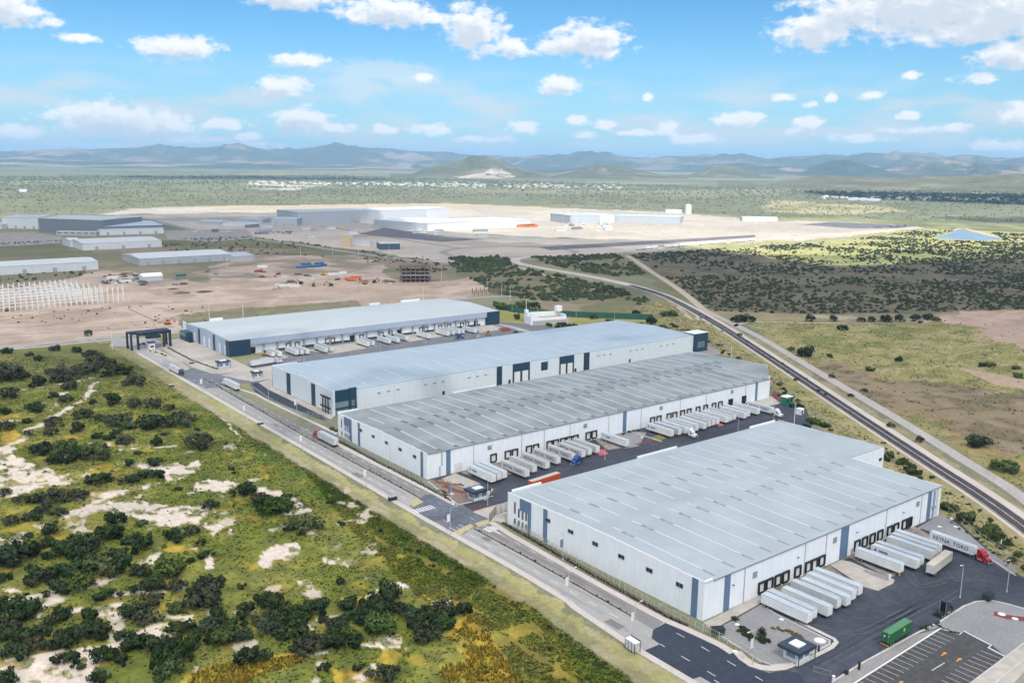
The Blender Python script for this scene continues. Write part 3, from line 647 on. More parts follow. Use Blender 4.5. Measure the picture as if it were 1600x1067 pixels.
# pond
POND = smooth_line([Vector(at(*p).xy) for p in [(1458,370),(1480,366),(1492,361),(1500,358.5),(1520,363),(1545,369),(1566,373),(1540,375.5),(1500,374.5),(1470,372.5),(1458,370)]], 4)
wm = mat('pond_water', (.17,.25,.34), .35, .1, .02, spec=.3)
sheet('pond', [p[:] for p in POND[:-1]], .06, wm, px=False)
rib_s('dirt_bank', [(1440,358),(1490,360),(1505,357),(1545,367),(1580,374),(1620,380)], 14, .05, DIRT)
# tyre marks and worn wheel tracks
TD = mat('tyre_mark_dark', (.026,.028,.036), .8, .3, 1.5); TLT = mat('tyre_dust', (.075,.082,.10), .9, .3, .8)
for k, pts in enumerate(([(1262,975),(1300,985),(1350,985),(1420,950)],[(1310,955),(1340,970),(1400,965),(1470,920)],[(1345,932),(1380,950),(1430,940),(1500,905)],[(1420,895),(1440,915),(1490,905),(1560,905)],[(1465,880),(1480,905),(1520,920),(1590,930)],[(1260,1040),(1300,1020),(1380,975),(1470,930)],[(1275,1050),(1330,1018),(1400,980),(1500,925)],[(1340,905),(1400,935),(1450,960)],
   [(776,758),(800,765),(840,752),(900,735)],[(830,750),(860,748),(930,728),(1000,708)],[(902,725),(940,722),(1010,702),(1100,680)],[(1060,690),(1110,680),(1180,660),(1235,648)],[(720,800),(760,785),(830,765),(900,742)],[(1100,676),(1140,672),(1220,652)])):
    P_ = [q[:] for q in smooth_line([Vector(at(*p).xy) for p in pts])]
    for off in (-1.0, 1.0): ribbon('tyre_mark', P_, .38, .0465 if k % 2 else .0475, TD if k % 3 else TLT, px=False, offset=off)
WT = mat('wheel_track_grey', (.265,.258,.255), .9, .1, 1.0, stretch=(1,.1,1)); WT2 = mat('wheel_track_brown', (.17,.162,.16), .9, .1, 1.0, stretch=(1,.1,1))
for y0, y1 in ((300,345),(350,420),(425,500),(180,235),(238,262)):
    for f_, m_, x0_ in ((lambda y: 179.2+.0125*(y-220), WT, 0),(lambda y: 183.6+.0125*(y-220), WT, 0),(lambda y: 188.9+.011*(y-250), WT2, 0),(lambda y: 192.6+.011*(y-250), WT2, 0)):
        ribbon('wheel_track', [(f_(y0),y0),(f_((y0+y1)/2),(y0+y1)/2),(f_(y1),y1)], 1.1, .0415, m_, px=False)
for p, w_, l_ in (((560,742),3.2,7),((690,818),2.8,5),((900,905),3.0,9),((430,664),2.5,6),((760,842),2.2,4),((960,975),3.0,6)):
    c = at(*p); sheet('road_patch', [(c.x-w_/2,c.y-l_/2),(c.x+w_/2,c.y-l_/2),(c.x+w_/2,c.y+l_/2),(c.x-w_/2,c.y+l_/2)], .0435, WT2, px=False)
sheet('road', [(1170,1036),(1190,1043),(1206,1050),(1245,1052),(1290,1060),(1300,1040),(1262,1025),(1236,1030),(1206,1036)], .032, ASPH2)
# painted lane marks
def dash(p, q, w=.16, m_=PAINT, z=.046):
    a, b = at(*p).xy, at(*q).xy; d = (b-a).normalized(); nn = Vector((-d.y, d.x))*w/2
    return [(*(a-nn), z), (*(b-nn), z), (*(b+nn), z), (*(a+nn), z)]
g = G()
for p, q in [((1057,988.5),(1069.5,995.5)),((1095.5,1009.5),(1108,1017)),((1136,1032),(1150,1040)),((1064.5,1024.5),(1078,1032.5)),((1031,1005.5),(1038.5,1010)),((1105,1048),(1118,1056)),((1180,1056),(1192,1063)),((1116,1062),(1126,1068))]:
    g.quad(*dash(p, q, .2))
for base, r_ in ((.45, AV_L), (.55, AVR)):
    pass
def lane_dashes(X_of_y, y0, y1, step=9.0, ln=3.6):
    y = y0
    while y < y1:
        xa, xb = X_of_y(y), X_of_y(y+ln)
        g.quad((xa-.09,y,.046),(xa+.09,y,.046),(xb+.09,y+ln,.046),(xb-.09,y+ln,.046)); y += step
lane_dashes(lambda y: 176.9+4.4+.0125*(y-220), 176, 268); lane_dashes(lambda y: 176.9+4.4+.0125*(y-220), 296, 540)
lane_dashes(lambda y: 190.9+.011*(y-250), 180, 262); lane_dashes(lambda y: 190.9+.011*(y-250), 300, 540)
for p in ((620,783),(765,829),(778,832)):
    a = at(*p); g.quad((a.x-.25,a.y-1.6,.047),(a.x+.25,a.y-1.6,.047),(a.x+.25,a.y+1.2,.047),(a.x-.25,a.y+1.2,.047)); g.add([(a.x-.7,a.y+1.2,.047),(a.x+.7,a.y+1.2,.047),(a.x,a.y+2.4,.047)], [(0,1,2)])
for Y0, X0, X1 in ((277.5,178,186.5),(246.5,188.5,195)):
    for k in range(7):
        x = X0+(X1-X0)*(k+.5)/7; g.quad((x-.3,Y0+3,.047),(x+.3,Y0+3,.047),(x+.3,Y0+7,.047),(x-.3,Y0+7,.047))
tag(ob('lane_marking', g.mesh('lane_marking', PAINT)), kind='structure')
# car park bays and arrows
g = G()
a0, a1 = at(1466,984.5).xy, at(1340,1066).xy
dv = (a1-a0).normalized(); nv = Vector((-dv.y, dv.x)); nv = nv if nv.dot(at(1500,1010).xy-a0) > 0 else -nv
k = 1.0
while k < (a1-a0).length+24:
    p = a0+dv*k; q = p+nv*5.2
    g.quad(*[(*(p+dv*s_), .054) for s_ in (-.06,.06)], *[(*(q+dv*s_), .054) for s_ in (.06,-.06)]); k += 2.6
b0 = at(1566,1026.5).xy; k = 1.0
while k < 40:
    p = b0+dv*k; q = p-nv*5.2
    g.quad(*[(*(p+dv*s_), .054) for s_ in (-.06,.06)], *[(*(q+dv*s_), .054) for s_ in (.06,-.06)]); k += 2.6
p, q = at(1456,1047).xy, at(1476,1035).xy
g.quad(*dash((1456,1047),(1476,1035), .2, z=.055))
tag(ob('parking_bay_line', g.mesh('parking_bay_line', PAINT)), kind='structure')
g = G()
for p in ((1475,1021),(1498.5,1030),(1407,1066)):
    a = at(*p).xy; g.add([(*(a+dv*1.5+nv*.2),.056),(*(a+dv*1.5-nv*.2),.056),(*(a-dv*.2-nv*.2),.056),(*(a-dv*.2+nv*.2),.056)], [(0,1,2,3)]); g.add([(*(a-dv*.2-nv*.6),.056),(*(a-dv*.2+nv*.6),.056),(*(a-dv*1.4),.056)], [(0,1,2)])
tag(ob('parking_arrow', g.mesh('parking_arrow', mat('orange_paint', (.6,.26,.05), .8, .1, 2))), kind='structure')
# rails and sleepers
RW = smooth_line([Vector(at(*q).xy) for q in RAILC[:9]], 8)
for tr in (-1.9, 1.9):
    for s_ in (-.72, .72):
        o = ribbon('rail', [p[:] for p in RW], .28, .52, mat('rail_steel', (.045,.04,.042), .5, .2, 2, metal=.3), px=False, thick=.16, offset=tr+s_)
sl = G(); d_acc = 0
for i in range(len(RW)-1):
    a, b = RW[i], RW[i+1]; ln = (b-a).length; d = (b-a).normalized(); nn = Vector((-d.y, d.x)); t = 0
    while t < ln:
        for tr in (-1.9, 1.9):
            c = a+d*t+nn*tr
            v = [(*(c+nn*1.3+d*.2),.34),(*(c-nn*1.3+d*.2),.34),(*(c-nn*1.3-d*.2),.34),(*(c+nn*1.3-d*.2),.34)]
            sl.add(v, [(3,2,1,0)])
        t += .75
tag(ob('railway_sleepers', sl.mesh('railway_sleepers', mat('sleeper_wood', (.095,.084,.088), .9, .2, 2))), kind='stuff')
# ================================================================== THE FOUR WAREHOUSES
def math_t(t):
    return lambda op, a, b=None, c=None: math_n(op, a, b, c, tree=t)
def roof_mat(name, col, streak, seam=1.0, blot=.5):
    mt = bpy.data.materials.new(name); mt.use_nodes = True; t = mt.node_tree; b = t.nodes['Principled BSDF']; mm = math_t(t)
    c = N('ShaderNodeTexCoord', t)
    nz = N('ShaderNodeTexNoise', t); nz.inputs['Scale'].default_value = .06; nz.inputs['Detail'].default_value = 8; nz.inputs['Roughness'].default_value = .6; L(c.outputs['Object'], nz.inputs['Vector'], t)
    mp = N('ShaderNodeMapping', t); mp.inputs['Scale'].default_value = (1.2, .035, 1); L(c.outputs['Object'], mp.inputs[0], t)
    st = N('ShaderNodeTexNoise', t); st.inputs['Scale'].default_value = 1.0; st.inputs['Detail'].default_value = 6; L(mp.outputs[0], st.inputs['Vector'], t)
    wv = N('ShaderNodeTexWave', t, wave_type='BANDS', bands_direction='X'); wv.inputs['Scale'].default_value = .5236; L(c.outputs['Object'], wv.inputs['Vector'], t)
    f = mm('ADD', mm('MULTIPLY', mm('SUBTRACT', nz.outputs[0], .5), blot), mm('MULTIPLY', mm('SUBTRACT', st.outputs[0], .5), streak))
    g = mm('ADD', f, 1.0)
    g = mm('SUBTRACT', g, mm('MULTIPLY', smooth(wv.outputs[0], .93, 1.0, t), .06*seam))
    cb = N('ShaderNodeCombineXYZ', t)
    for i in range(3): L(g, cb.inputs[i], t)
    L(mixc(1.0, col, cb.outputs[0], t, 'MULTIPLY'), b.inputs['Base Color'], t)
    b.inputs['Roughness'].default_value = .5; b.inputs['Specular IOR Level'].default_value = .35
    bm = N('ShaderNodeBump', t); bm.inputs['Strength'].default_value = .25; bm.inputs['Distance'].default_value = .06; L(wv.outputs[0], bm.inputs['Height'], t); L(bm.outputs[0], b.inputs['Normal'], t)
    return mt
STAIN = mat('roof_grime', (.13,.14,.15), .8, .25, .8)
STAIN2 = mat('roof_grime_light', (.235,.262,.28), .8, .2, .5)
SKYL = mat('skylight_plastic', (.43,.46,.48), .35, .04, 1)
SKYLD = mat('skylight_pale', (.46,.50,.53), .35, .04, 1)
GUT = mat('gutter_grey', (.20,.21,.225), .6, .15, 1)
VENT = mat('vent_grey', (.30,.31,.32), .6, .2, 2)
def panel_wall(parent, p, q, h, width, mt, hf=None, z0=0.0, name='wall_panel', gap=.07):
    p = Vector((*p[:2], 0)); q = Vector((*q[:2], 0)); d = (q-p); ln = d.length; d.normalize(); n = max(1, round(ln/width)); w = ln/n
    rot = math.atan2(d.y, d.x); cache = {}
    for k in range(n):
        hh = round(hf((k+.5)/n) if hf else h, 2)
        if hh not in cache: cache[hh] = G().box(gap/2, w-gap/2, 0, .3, z0, hh).mesh(name, mt)
        ob(name, cache[hh], parent, (p+d*w*k)[:], rot)
def roof_sheet(parent, polys, zf, mt, th=.18):
    g = G()
    for poly in polys:
        a = sum(poly[i][0]*poly[(i+1)%len(poly)][1]-poly[(i+1)%len(poly)][0]*poly[i][1] for i in range(len(poly)))
        if a < 0: poly = poly[::-1]
        n = len(poly)
        v = [(x, y, zf(y)) for x, y in poly]+[(x, y, zf(y)-th) for x, y in poly]
        g.add(v, [tuple(range(n)), tuple(range(2*n-1, n-1, -1))]+[(n+i, n+(i+1)%n, (i+1)%n, i) for i in range(n)])
    return ob('roof', g.mesh('roof', mt), parent)
def slope_strip(x, w, y0, y1, zf, up=.12):
    g = G(); v = [(x-w/2,y0,zf(y0)-.05),(x+w/2,y0,zf(y0)-.05),(x+w/2,y1,zf(y1)-.05),(x-w/2,y1,zf(y1)-.05)]
    v += [(a, b, c+up+.05) for a, b, c in v]
    return g.add(v, [(4,5,6,7),(0,1,5,4),(1,2,6,5),(2,3,7,6),(3,0,4,7)])
def skylights(parent, xs, rows, zf, w=.95, mt=SKYL, up=.14, name='skylight'):
    cache = {}
    for x in xs:
        for (y0, y1) in rows:
            key = (y0, y1)
            if key not in cache: cache[key] = slope_strip(0, w, y0, y1, zf, up).mesh(name, mt)
            ob(name, cache[key], parent, (x, 0, 0))
DOORM = G().box(-1.3, 1.3, -.06, .1, 1.2, 4.1).mesh('dock_door', MWM)
SEALM = G().box(-1.75, -1.25, -.55, 0, 1.15, 4.6).box(1.25, 1.75, -.55, 0, 1.15, 4.6).box(-1.24, 1.24, -.55, 0, 4.12, 4.6).box(-1.5, 1.5, -.35, 0, .55, 1.1).mesh('dock_seal', MBK)
DOORO = G().box(-1.3, 1.3, -.04, .1, .1, 4.1).mesh('dark_doorway', MBK)
def dock(parent, x, Y, opened=False):
    d = ob('dock_door', DOORO if opened else DOORM, parent, (x, Y, 0))
    ob('dock_seal', SEALM, d)
WINM = {}
def window_x(parent, X, y, z, w, h, frame=True):       # in a wall facing -X
    k = ('x', round(w,1), round(h,1))
    if k not in WINM:
        WINM[k] = (G().box(-.09, .05, -w/2, w/2, -h/2, h/2).mesh('window', MGL), G().box(-.13,.02,-w/2-.1,w/2+.1,h/2,h/2+.12).box(-.13,.02,-w/2-.1,w/2+.1,-h/2-.12,-h/2).box(-.13,.02,-w/2-.1,-w/2,-h/2,h/2).box(-.13,.02,w/2,w/2+.1,-h/2,h/2).box(-.12,-.085,-.04,.04,-h/2,h/2).mesh('window_frame', MST))
    o = ob('window', WINM[k][0], parent, (X, y, z)); ob('window_frame', WINM[k][1], o)
def panel_x(parent, X, y0, y1, z0, z1, mt, proud=.07, name='accent_panel', n=0):
    y0, y1 = min(y0, y1), max(y0, y1); return ob(name, G().box(X-proud, X+.15, y0, y1, z0, z1).mesh(name, mt), parent)
def panel_y(parent, Y, x0, x1, z0, z1, mt, proud=.07, name='accent_panel'):
    x0, x1 = min(x0, x1), max(x0, x1); return ob(name, G().box(x0, x1, Y-proud, Y+.15, z0, z1).mesh(name, mt), parent)
def louver(parent, x, Y, z):
    l = ob('louvre', G().box(x-1.1, x+1.1, Y-.12, Y+.1, z-1.0, z+1.0).mesh('louvre', VENT), parent)
    g = G()
    for k in range(5): g.box(x-1.0, x+1.0, Y-.2, Y-.125, z-.9+k*.36, z-.75+k*.36)
    ob('louvre_slat', g.mesh('louvre_slat', MST), l)
def wall_lamp(parent, x, Y, z):
    ob('wall_lamp', G().box(x-.25, x+.25, Y-.6, Y, z, z+.22).mesh('wall_lamp', mat('lamp_grey', (.12,.13,.14), .5, .1, 1)), parent)
def fy(px, py, X): return onX(px, py, X)
ROOFD = roof_mat('pale_roof_sheet', (.345,.385,.41), .16, 1.0, .6)
ROOFC = roof_mat('grey_roof_sheet', (.250,.266,.265), .5, 1.2, 1.4)
ROOFB = roof_mat('light_blue_roof_sheet', (.345,.41,.465), .06, .8, .25)
ROOFA = roof_mat('pale_green_roof_sheet', (.46,.50,.505), .05, .6, .2)

# ---- nearest warehouse
X0, X1, X2, Y0, Y1, YN, H = 199.0, 337.0, 363.0, 159.5, 252.0, 198.0, 11.7
wd = thing('warehouse', 'nearest white warehouse with pale roof and slate blue stripes beside the car park', 'warehouse', (0,0,0))
ob('wall_core', G().prism([(X0+.31,Y0+.31),(X1-.31,Y0+.31),(X1-.31,YN+.31),(X2-.31,YN+.31),(X2-.31,Y1-.31),(X0+.31,Y1-.31)], 0, H-.4).mesh('wall_core', mat('joint_grey', (.55,.56,.58), .8)), wd)
YR = (Y0+Y1)/2; zD = lambda y: H+.15+1.1*(1-abs(y-YR)/(YR-Y0))
panel_wall(wd, (X0,Y0), (X1,Y0), H, 9.2, MW)
panel_wall(wd, (X1,Y0), (X1,YN), H, 9.2, MW, lambda t: H+.2+.9*t); panel_wall(wd, (X1,YN), (X2,YN), H+.9, 8.7, MW); panel_wall(wd, (X2,YN), (X2,Y1), H, 9.2, MW, lambda t: H+.9-.9*t*.6)
panel_wall(wd, (X2,Y1), (X0,Y1), H, 9.2, MW); panel_wall(wd, (X0,Y1), (X0,Y0), H, 9.3, MW, lambda t: H+.55+1.0*(1-abs(t-.5)*2))
roof_sheet(wd, [[(X0+.32,Y0-.12),(X1-.32,Y0-.12),(X1-.32,YN),(X2-.32,YN),(X2-.32,YR),(X0+.32,YR)],[(X0+.32,YR),(X2-.32,YR),(X2-.32,Y1+.1),(X0+.32,Y1+.1)]], zD, ROOFD)
ob('gutter', G().box(X0+4, X1-.4, Y0-.34, Y0-.14, H-.12, H+.14).mesh('gutter', GUT), wd)
ob('parapet', G().box(X0, X0+3.8, Y0-.06, Y0+.34, H+.02, H+.75).mesh('parapet', MW), wd)
for a, b in ((X0+2, X0+16), (X0+68, X0+92), (X2-22, X2-3)): ob('parapet', G().box(a, b, Y1-.1, Y1+.3, H, H+1.0).mesh('parapet', MW), wd)
ob('parapet', G().box(X2-.3,X2+.02,YN+8,Y1,H,H+.55).mesh('parapet', MW), wd)
xs = [X0+6.5+9.2*k for k in range(15)]
skylights(wd, xs[:14], [(Y0+6.5, YR-12), (YR-6, YR+14)], zD, .95, SKYLD); skylights(wd, xs+[X0+6.5+9.2*15], [(YR+20, Y1-5)], zD, .95, SKYLD)
skylights(wd, xs[:14], [(YR-11.6, YR-6.4)], zD, 1.3, STAIN2, .03, 'roof_stain'); skylights(wd, xs, [(YR+14.4, YR+19.6)], zD, 1.3, STAIN2, .03, 'roof_stain'); skylights(wd, xs[:14], [(Y0+1.5, Y0+6)], zD, .9, STAIN2, .03, 'roof_stain')
yw = lambda px: onX(px, 850, X0)[0]
ya, yb = fy(812,800,X0)[0], fy(830,800,X0)[0]; yc = fy(824.5,825,X0)[0]
panel_x(wd, X0, ya, yc, 7.4, H+.3, MBL); panel_x(wd, X0, yc, yb, 0, H+.3, MBL)
for a, b in ((847.5,854),(1083,1093)): panel_x(wd, X0, fy(a,880,X0)[0], fy(b,880,X0)[0], 0, H+.55, MBL)
for x, ymid, hh, ww in ((804.8,793,4.3,.75),(811,801.5,3.1,.8),(816.8,805,3.1,.8),(822.4,807,3.1,.8),(804.8,813.5,1.9,.75),(811,817,1.9,.8),(816.8,820,1.9,.8),(822.4,823,1.9,.8)):
    y, z = fy(x, ymid, X0); window_x(wd, X0-(.0 if x < 810 else .0), y, z, ww, hh)
for x, y_ in ((856,812.5),(892,830.3),(930.2,849.3),(971,869.3),(1014.7,890.3),(1062,913.5)):
    y, z = fy(x, y_, X0); window_x(wd, X0, y, z, 2.6, 1.25)
for a, b, top in ((1134,1143,H),(1313.5,1325.5,H-.3),(1443.5,1449,H-.3)): panel_y(wd, Y0, onY(a,880 if a<1200 else 840,Y0)[0], onY(b,880 if a<1200 else 840,Y0)[0], 0, top, MBL)
for x, y in ((1179.5,897.5),(1304.5,843.5),(1434,787)):
    a, z = onY(x, y, Y0); louver(wd, a, Y0, z)
DD = [(1188.6,927),(1201,916.5),(1214.5,910),(1226.5,905),(1245,897),(1262,888),(1271.5,883),(1283,878),(1338,856),(1350,849),(1362,843),(1374,838),(1389,831.5),(1399,826),(1412,820)]
for k, p in enumerate(DD): dock(wd, onY(p[0], p[1], Y0)[0], Y0)
dock(wd, onY(1419.5, 819, Y0)[0], Y0, True)
for x in (1166,1258,1290,1380,1432): ob('downpipe', G().box(-.08,.08,-.2,-.04,0,H-.2).mesh('downpipe', MST), wd, (onY(x,860,Y0)[0], Y0, 0))
for x in (1140,1240,1330,1400): wall_lamp(wd, onY(x,860,Y0)[0]+2.5, Y0, 7.5)
a, z = onY(1375.5, 717.5, YN); window_y = ob('window', G().box(a-1.1,a+1.1,YN-.08,YN+.1,z-.7,z+.7).mesh('window', MGL), wd)
dr = ob('drain_stack', G().cyl((X1-5.5,Y0-.4,0),(X1-5.5,Y0-.4,H-.6),.35,8).box(X1-6.3,X1-4.7,Y0-.8,Y0-.05,4.2,5.2).mesh('drain_stack', mat('stack_grey', (.34,.37,.43), .5)), wd)
ob('ladder', G().box(X1-3.6,X1-3.5,Y0-.4,Y0-.3,1,H).box(X1-2.9,X1-2.8,Y0-.4,Y0-.3,1,H).mesh('ladder', MST), wd)
ob('door', G().box(onY(1330,872,Y0)[0]-.5, onY(1330,872,Y0)[0]+.5, Y0-.07, Y0+.1, 0, 2.2).mesh('door', MST), wd)

# ---- grey-roofed warehouse
X0, X1, Y0, Y1, H = 201.4, 435.5, 310.0, 388.4, 10.9
wc = thing('warehouse', 'white warehouse with weathered grey roof and rows of white skylights, trailers along its dock', 'warehouse', (0,0,0))
FP = [(X0,Y0),(X1,Y0),(461.6,331.3),(457,Y1),(X0,Y1)]
ob('wall_core', G().prism([(X0+.31,Y0+.31),(X1-.3,Y0+.31),(461.1,331.4),(456.5,Y1-.31),(X0+.31,Y1-.31)], 0, H-.4).mesh('wall_core', MATS['joint_grey']), wc)
YR = (Y0+Y1)/2; zC = lambda y: H+.15+1.3*(1-abs(y-YR)/(YR-Y0))
panel_wall(wc, FP[0], FP[1], H, 8.7, MW); panel_wall(wc, FP[1], FP[2], H, 8.4, MW, lambda t: H+.3); panel_wall(wc, FP[2], FP[3], H, 9, MW, lambda t: H+.5+.6*(1-t)); panel_wall(wc, FP[3], FP[4], H, 9, MW)
panel_wall(wc, (X0,Y1), (X0,Y0), H, 9.2, MW, lambda t: H+.35+.9*(1-abs(t-.5)*2))
roof_sheet(wc, [[(X0+.32,Y0-.12),(X1,Y0-.12),(461.2,331.3),(459.6,YR),(X0+.32,YR)],[(X0+.32,YR),(459.6,YR),(456.6,Y1+.1),(X0+.32,Y1+.1)]], zC, ROOFC)
ob('gutter', G().box(X0+.5, X1-.4, Y0-.34, Y0-.14, H-.1, H+.14).mesh('gutter', GUT), wc)
ob('parapet', G().box(X0, X0+11, Y1-.1, Y1+.3, H, H+.9).mesh('parapet', MW), wc); ob('parapet', G().box(X0+68, X0+96, Y1-.1, Y1+.3, H, H+.8).mesh('parapet', MW), wc)
xs = [X0+7.2+8.95*k for k in range(28)]
skylights(wc, xs[:26], [(Y0+3.5, YR-7)], zC); skylights(wc, xs[1:27], [(YR+7, Y1-3.5)], zC); skylights(wc, xs[:1], [(YR+7, YR+22)], zC)
skylights(wc, xs[:26], [(YR-6.9, YR-1.6), (Y0+.6, Y0+3)], zC, 1.9, STAIN, .03, 'roof_stain'); skylights(wc, xs[1:27], [(YR+1.6, YR+6.9)], zC, 1.9, STAIN, .03, 'roof_stain')
ob('roof_ridge', G().box(X0+1, 459, YR-.5, YR+.5, zC(YR)-.1, zC(YR)+.06).mesh('roof_ridge', STAIN2), wc)
ya, yb = fy(537.5,660,X0)[0], fy(549.5,670,X0)[0]; yc = fy(546.5,670,X0)[0]
panel_x(wc, X0, ya, yc, 6.9, H+.2, MBL); panel_x(wc, X0, yc, yb, 0, H+.2, MBL)
for a, b in ((559.5,562.8),(657,661)): panel_x(wc, X0, fy(a,690,X0)[0], fy(b,690,X0)[0], 0, H+.3, MBL)
for x, ymid, hh, ww in ((533.8,661,4.0,.75),(539.6,667.5,3,.8),(542.6,669,3,.8),(545.6,671,3,.8),(534.3,676.5,1.9,.75),(539.6,679.5,1.9,.8),(542.6,681,1.9,.8),(545.8,683,1.9,.8)):
    y, z = fy(x, ymid, X0); window_x(wc, X0, y, z, ww, hh)
for x, y_ in ((563.8,672),(583.4,681.6),(604,691.6),(625.5,702),(648,713.2)):
    y, z = fy(x, y_, X0); window_x(wc, X0, y, z, 2.4, 1.3)
for a, b in ((697,704),(973,978.5),(1180,1183.5)):
    ym = {697:725,973:665,1180:612}[a]; panel_y(wc, Y0, onY(a,ym,Y0)[0], onY(b,ym,Y0)[0], 0, H-.1, MBL)
for x, y in ((765,699),(914.5,665),(1033,637.5),(1144,612)):
    a, z = onY(x, y, Y0); louver(wc, a, Y0, z)
CD = [(770.6,720),(793,713),(804,710),(826,704),(837,701),(858,697),(868,694),(879,691),(889,688),(899,686),(918.7,684),(928,682.5),(1019,658),(1029,656),(1044.7,652.6),(1053.7,650),(1066,647),(1076,645),(1090,641),(1102,638),(1115,634),(1125,631),(1141,628),(1162,624)]
for k, p in enumerate(CD): dock(wc, onY(p[0], p[1], Y0)[0], Y0, k > 21)
for x in (740,815,850,890,950,1000,1060,1100,1160): ob('downpipe', G().box(-.08,.08,-.2,-.04,0,H-.2).mesh('downpipe', MST), wc, (onY(x,690,Y0)[0], Y0, 0))
ob('drain_stack', G().box(onY(687,720,Y0)[0]-.4,onY(687,720,Y0)[0]+.4,Y0-.25,Y0-.03,0,4.6).box(onY(690,720,Y0)[0]-.3,onY(690,720,Y0)[0]+.4,Y0-.25,Y0-.03,4.7,H).mesh('drain_stack', mat('stain_grey', (.45,.46,.49), .8)), wc)
ob('roller_door', G().box(onY(716,735,Y0)[0]-2, onY(716,735,Y0)[0]+2, Y0-.08, Y0+.1, 0, 4.2).mesh('roller_door', mat('door_cream', (.66,.66,.65), .6, .03, 1)), wc)

# ---- light blue roofed warehouse
X0, X1, Y0, Y1, H = 217.0, 499.8, 422.0, 499.0, 12.2
wb = thing('warehouse', 'white warehouse with smooth light blue roof and navy glazed entrance corners', 'warehouse', (0,0,0))
ob('wall_core', G().prism([(X0+.31,Y0+.31),(X1-.31,Y0+.31),(X1-.31,Y1-.31),(X0+.31,Y1-.31)], 0, H-.4).mesh('wall_core', MATS['joint_grey']), wb)
YR = (Y0+Y1)/2; zB = lambda y: H+.1+1.5*(1-abs(y-YR)/(YR-Y0))
MWG = mat('cool_white_paint', (.66,.70,.74), .6, .04, .6)
panel_wall(wb, (X0,Y0), (X1,Y0), H, 9.1, MWG); panel_wall(wb, (X1,Y0), (X1,Y1), H, 9, MWG); panel_wall(wb, (X1,Y1), (X0,Y1), H, 9, MWG); panel_wall(wb, (X0,Y1), (X0,Y0), H, 9, MWG, lambda t: H+.3+1.2*(1-abs(t-.5)*2))
roof_sheet(wb, [[(X0+.32,Y0-.1),(X1-.2,Y0-.1),(X1-.2,YR),(X0+.32,YR)],[(X0+.32,YR),(X1-.2,YR),(X1-.2,Y1+.1),(X0+.32,Y1+.1)]], zB, ROOFB)
SKB = mat('blue_skylight', (.42,.52,.63), .35, .03, 1)
skylights(wb, [X0+10+12*k for k in range(22)], [(Y0+6, YR-8)], zB, .9, SKB, .1); skylights(wb, [X0+6+12*k for k in range(23)], [(YR+10, Y1-6)], zB, .8, SKB, .1)
ob('parapet', G().box(X0,X0+16,Y1-.05,Y1+.3,H,H+.7).mesh('parapet', MWG), wb)
for a, b in ((448,454),(486,492.3)): panel_x(wb, X0, fy(a,600,X0)[0], fy(b,600,X0)[0], 0, H+.1, MNV)
# entrance corner
xa, xb, xc = onY(521.5,630,Y0)[0], onY(544.5,625,Y0)[0], onY(556,620,Y0)[0]
ep = ob('entrance_panel', G().box(X0-.05, xb, Y0-.6, Y0+.1, 7.0, H+.9).box(xb+.02, xc, Y0-1.0, Y0+.1, 0, H+1.3).box(X0-.02, xb, Y0-.8, Y0+.1, 3.1, 3.7).mesh('entrance_panel', MNV), wb)
gz = ob('entrance_glazing', G().box(X0+.2, xb-.05, Y0-.3, Y0+.12, .1, 6.98).mesh('entrance_glazing', MGL2), wb)
g = G()
for k in range(7): x = X0+.4+(xb-X0-.8)*k/6; g.box(x-.09,x+.09,Y0-.42,Y0-.31,.1,3.08); g.box(x-.09,x+.09,Y0-.42,Y0-.31,3.72,6.95)
for z in (4.8,5.9): g.box(X0+.3,xb-.1,Y0-.4,Y0-.305,z,z+.12)
ob('glazing_bar', g.mesh('glazing_bar', mat('mullion_grey', (.30,.38,.43), .4)), wb)
ob('window', G().box((xb+xc)/2-.9,(xb+xc)/2+.9,Y0-1.08,Y0-.9,3.9,7).mesh('window', MGL2), wb); ob('window', G().box((xb+xc)/2-.9,(xb+xc)/2+.9,Y0-1.08,Y0-.9,.4,2.9).mesh('window', MGL2), wb)
ob('corner_wall', G().box(X0-.9, X0-.06, Y0-1.0, Y0+1.2, 0, H+.9).mesh('corner_wall', MWG), wb)
y0, y1 = fy(504.5,630,X0)[0], fy(520,640,X0)[0]
g = G().box(X0-1.6, X0-1.2, y1, y0, 8.3, 9.0).box(X0-1.6, X0-1.2, y1, y0, 2.9, 3.6)
for k in range(3): y = y1+(y0-y1)*(.22+.27*k); g.box(X0-1.55,X0-1.25,y-.4,y+.4,0,2.88); g.box(X0-1.55,X0-1.25,y-.4,y+.4,3.62,8.28); g.box(X0-1.2,X0,y-.12,y+.12,8.4,8.8)
ob('pergola_frame', g.mesh('pergola_frame', MBK), wb)
for a, b, zt, z0_ in ((776,784.5,H-.1,0),(801,828,H-.1,7.2),(912,921,H-.1,0),(874,897,H-.1,7.2)):
    ym = {776:585,801:575,912:562,874:565}[a]; panel_y(wb, Y0, onY(a,ym,Y0)[0], onY(b,ym,Y0)[0], z0_, zt, MNV)
    if z0_:
        p, q = onY(a,ym,Y0)[0], onY(b,ym,Y0)[0]; w3 = (q-p)
        for u, v in ((0,.1),(.44,.56),(.9,1)): panel_y(wb, Y0, p+w3*u, p+w3*v, 0, 7.18, MNV)
        for u, v in ((.1,.44),(.56,.9)): ob('roller_door', G().box(p+w3*u+.05,p+w3*v-.05,Y0-.04,Y0+.1,0,7.1).mesh('roller_door', MWM), wb)
p, z_ = onY(845.5,566,Y0); q, z2 = onY(856,564,Y0); panel_y(wb, Y0, p, q, 5.2, 10.5, MNV)
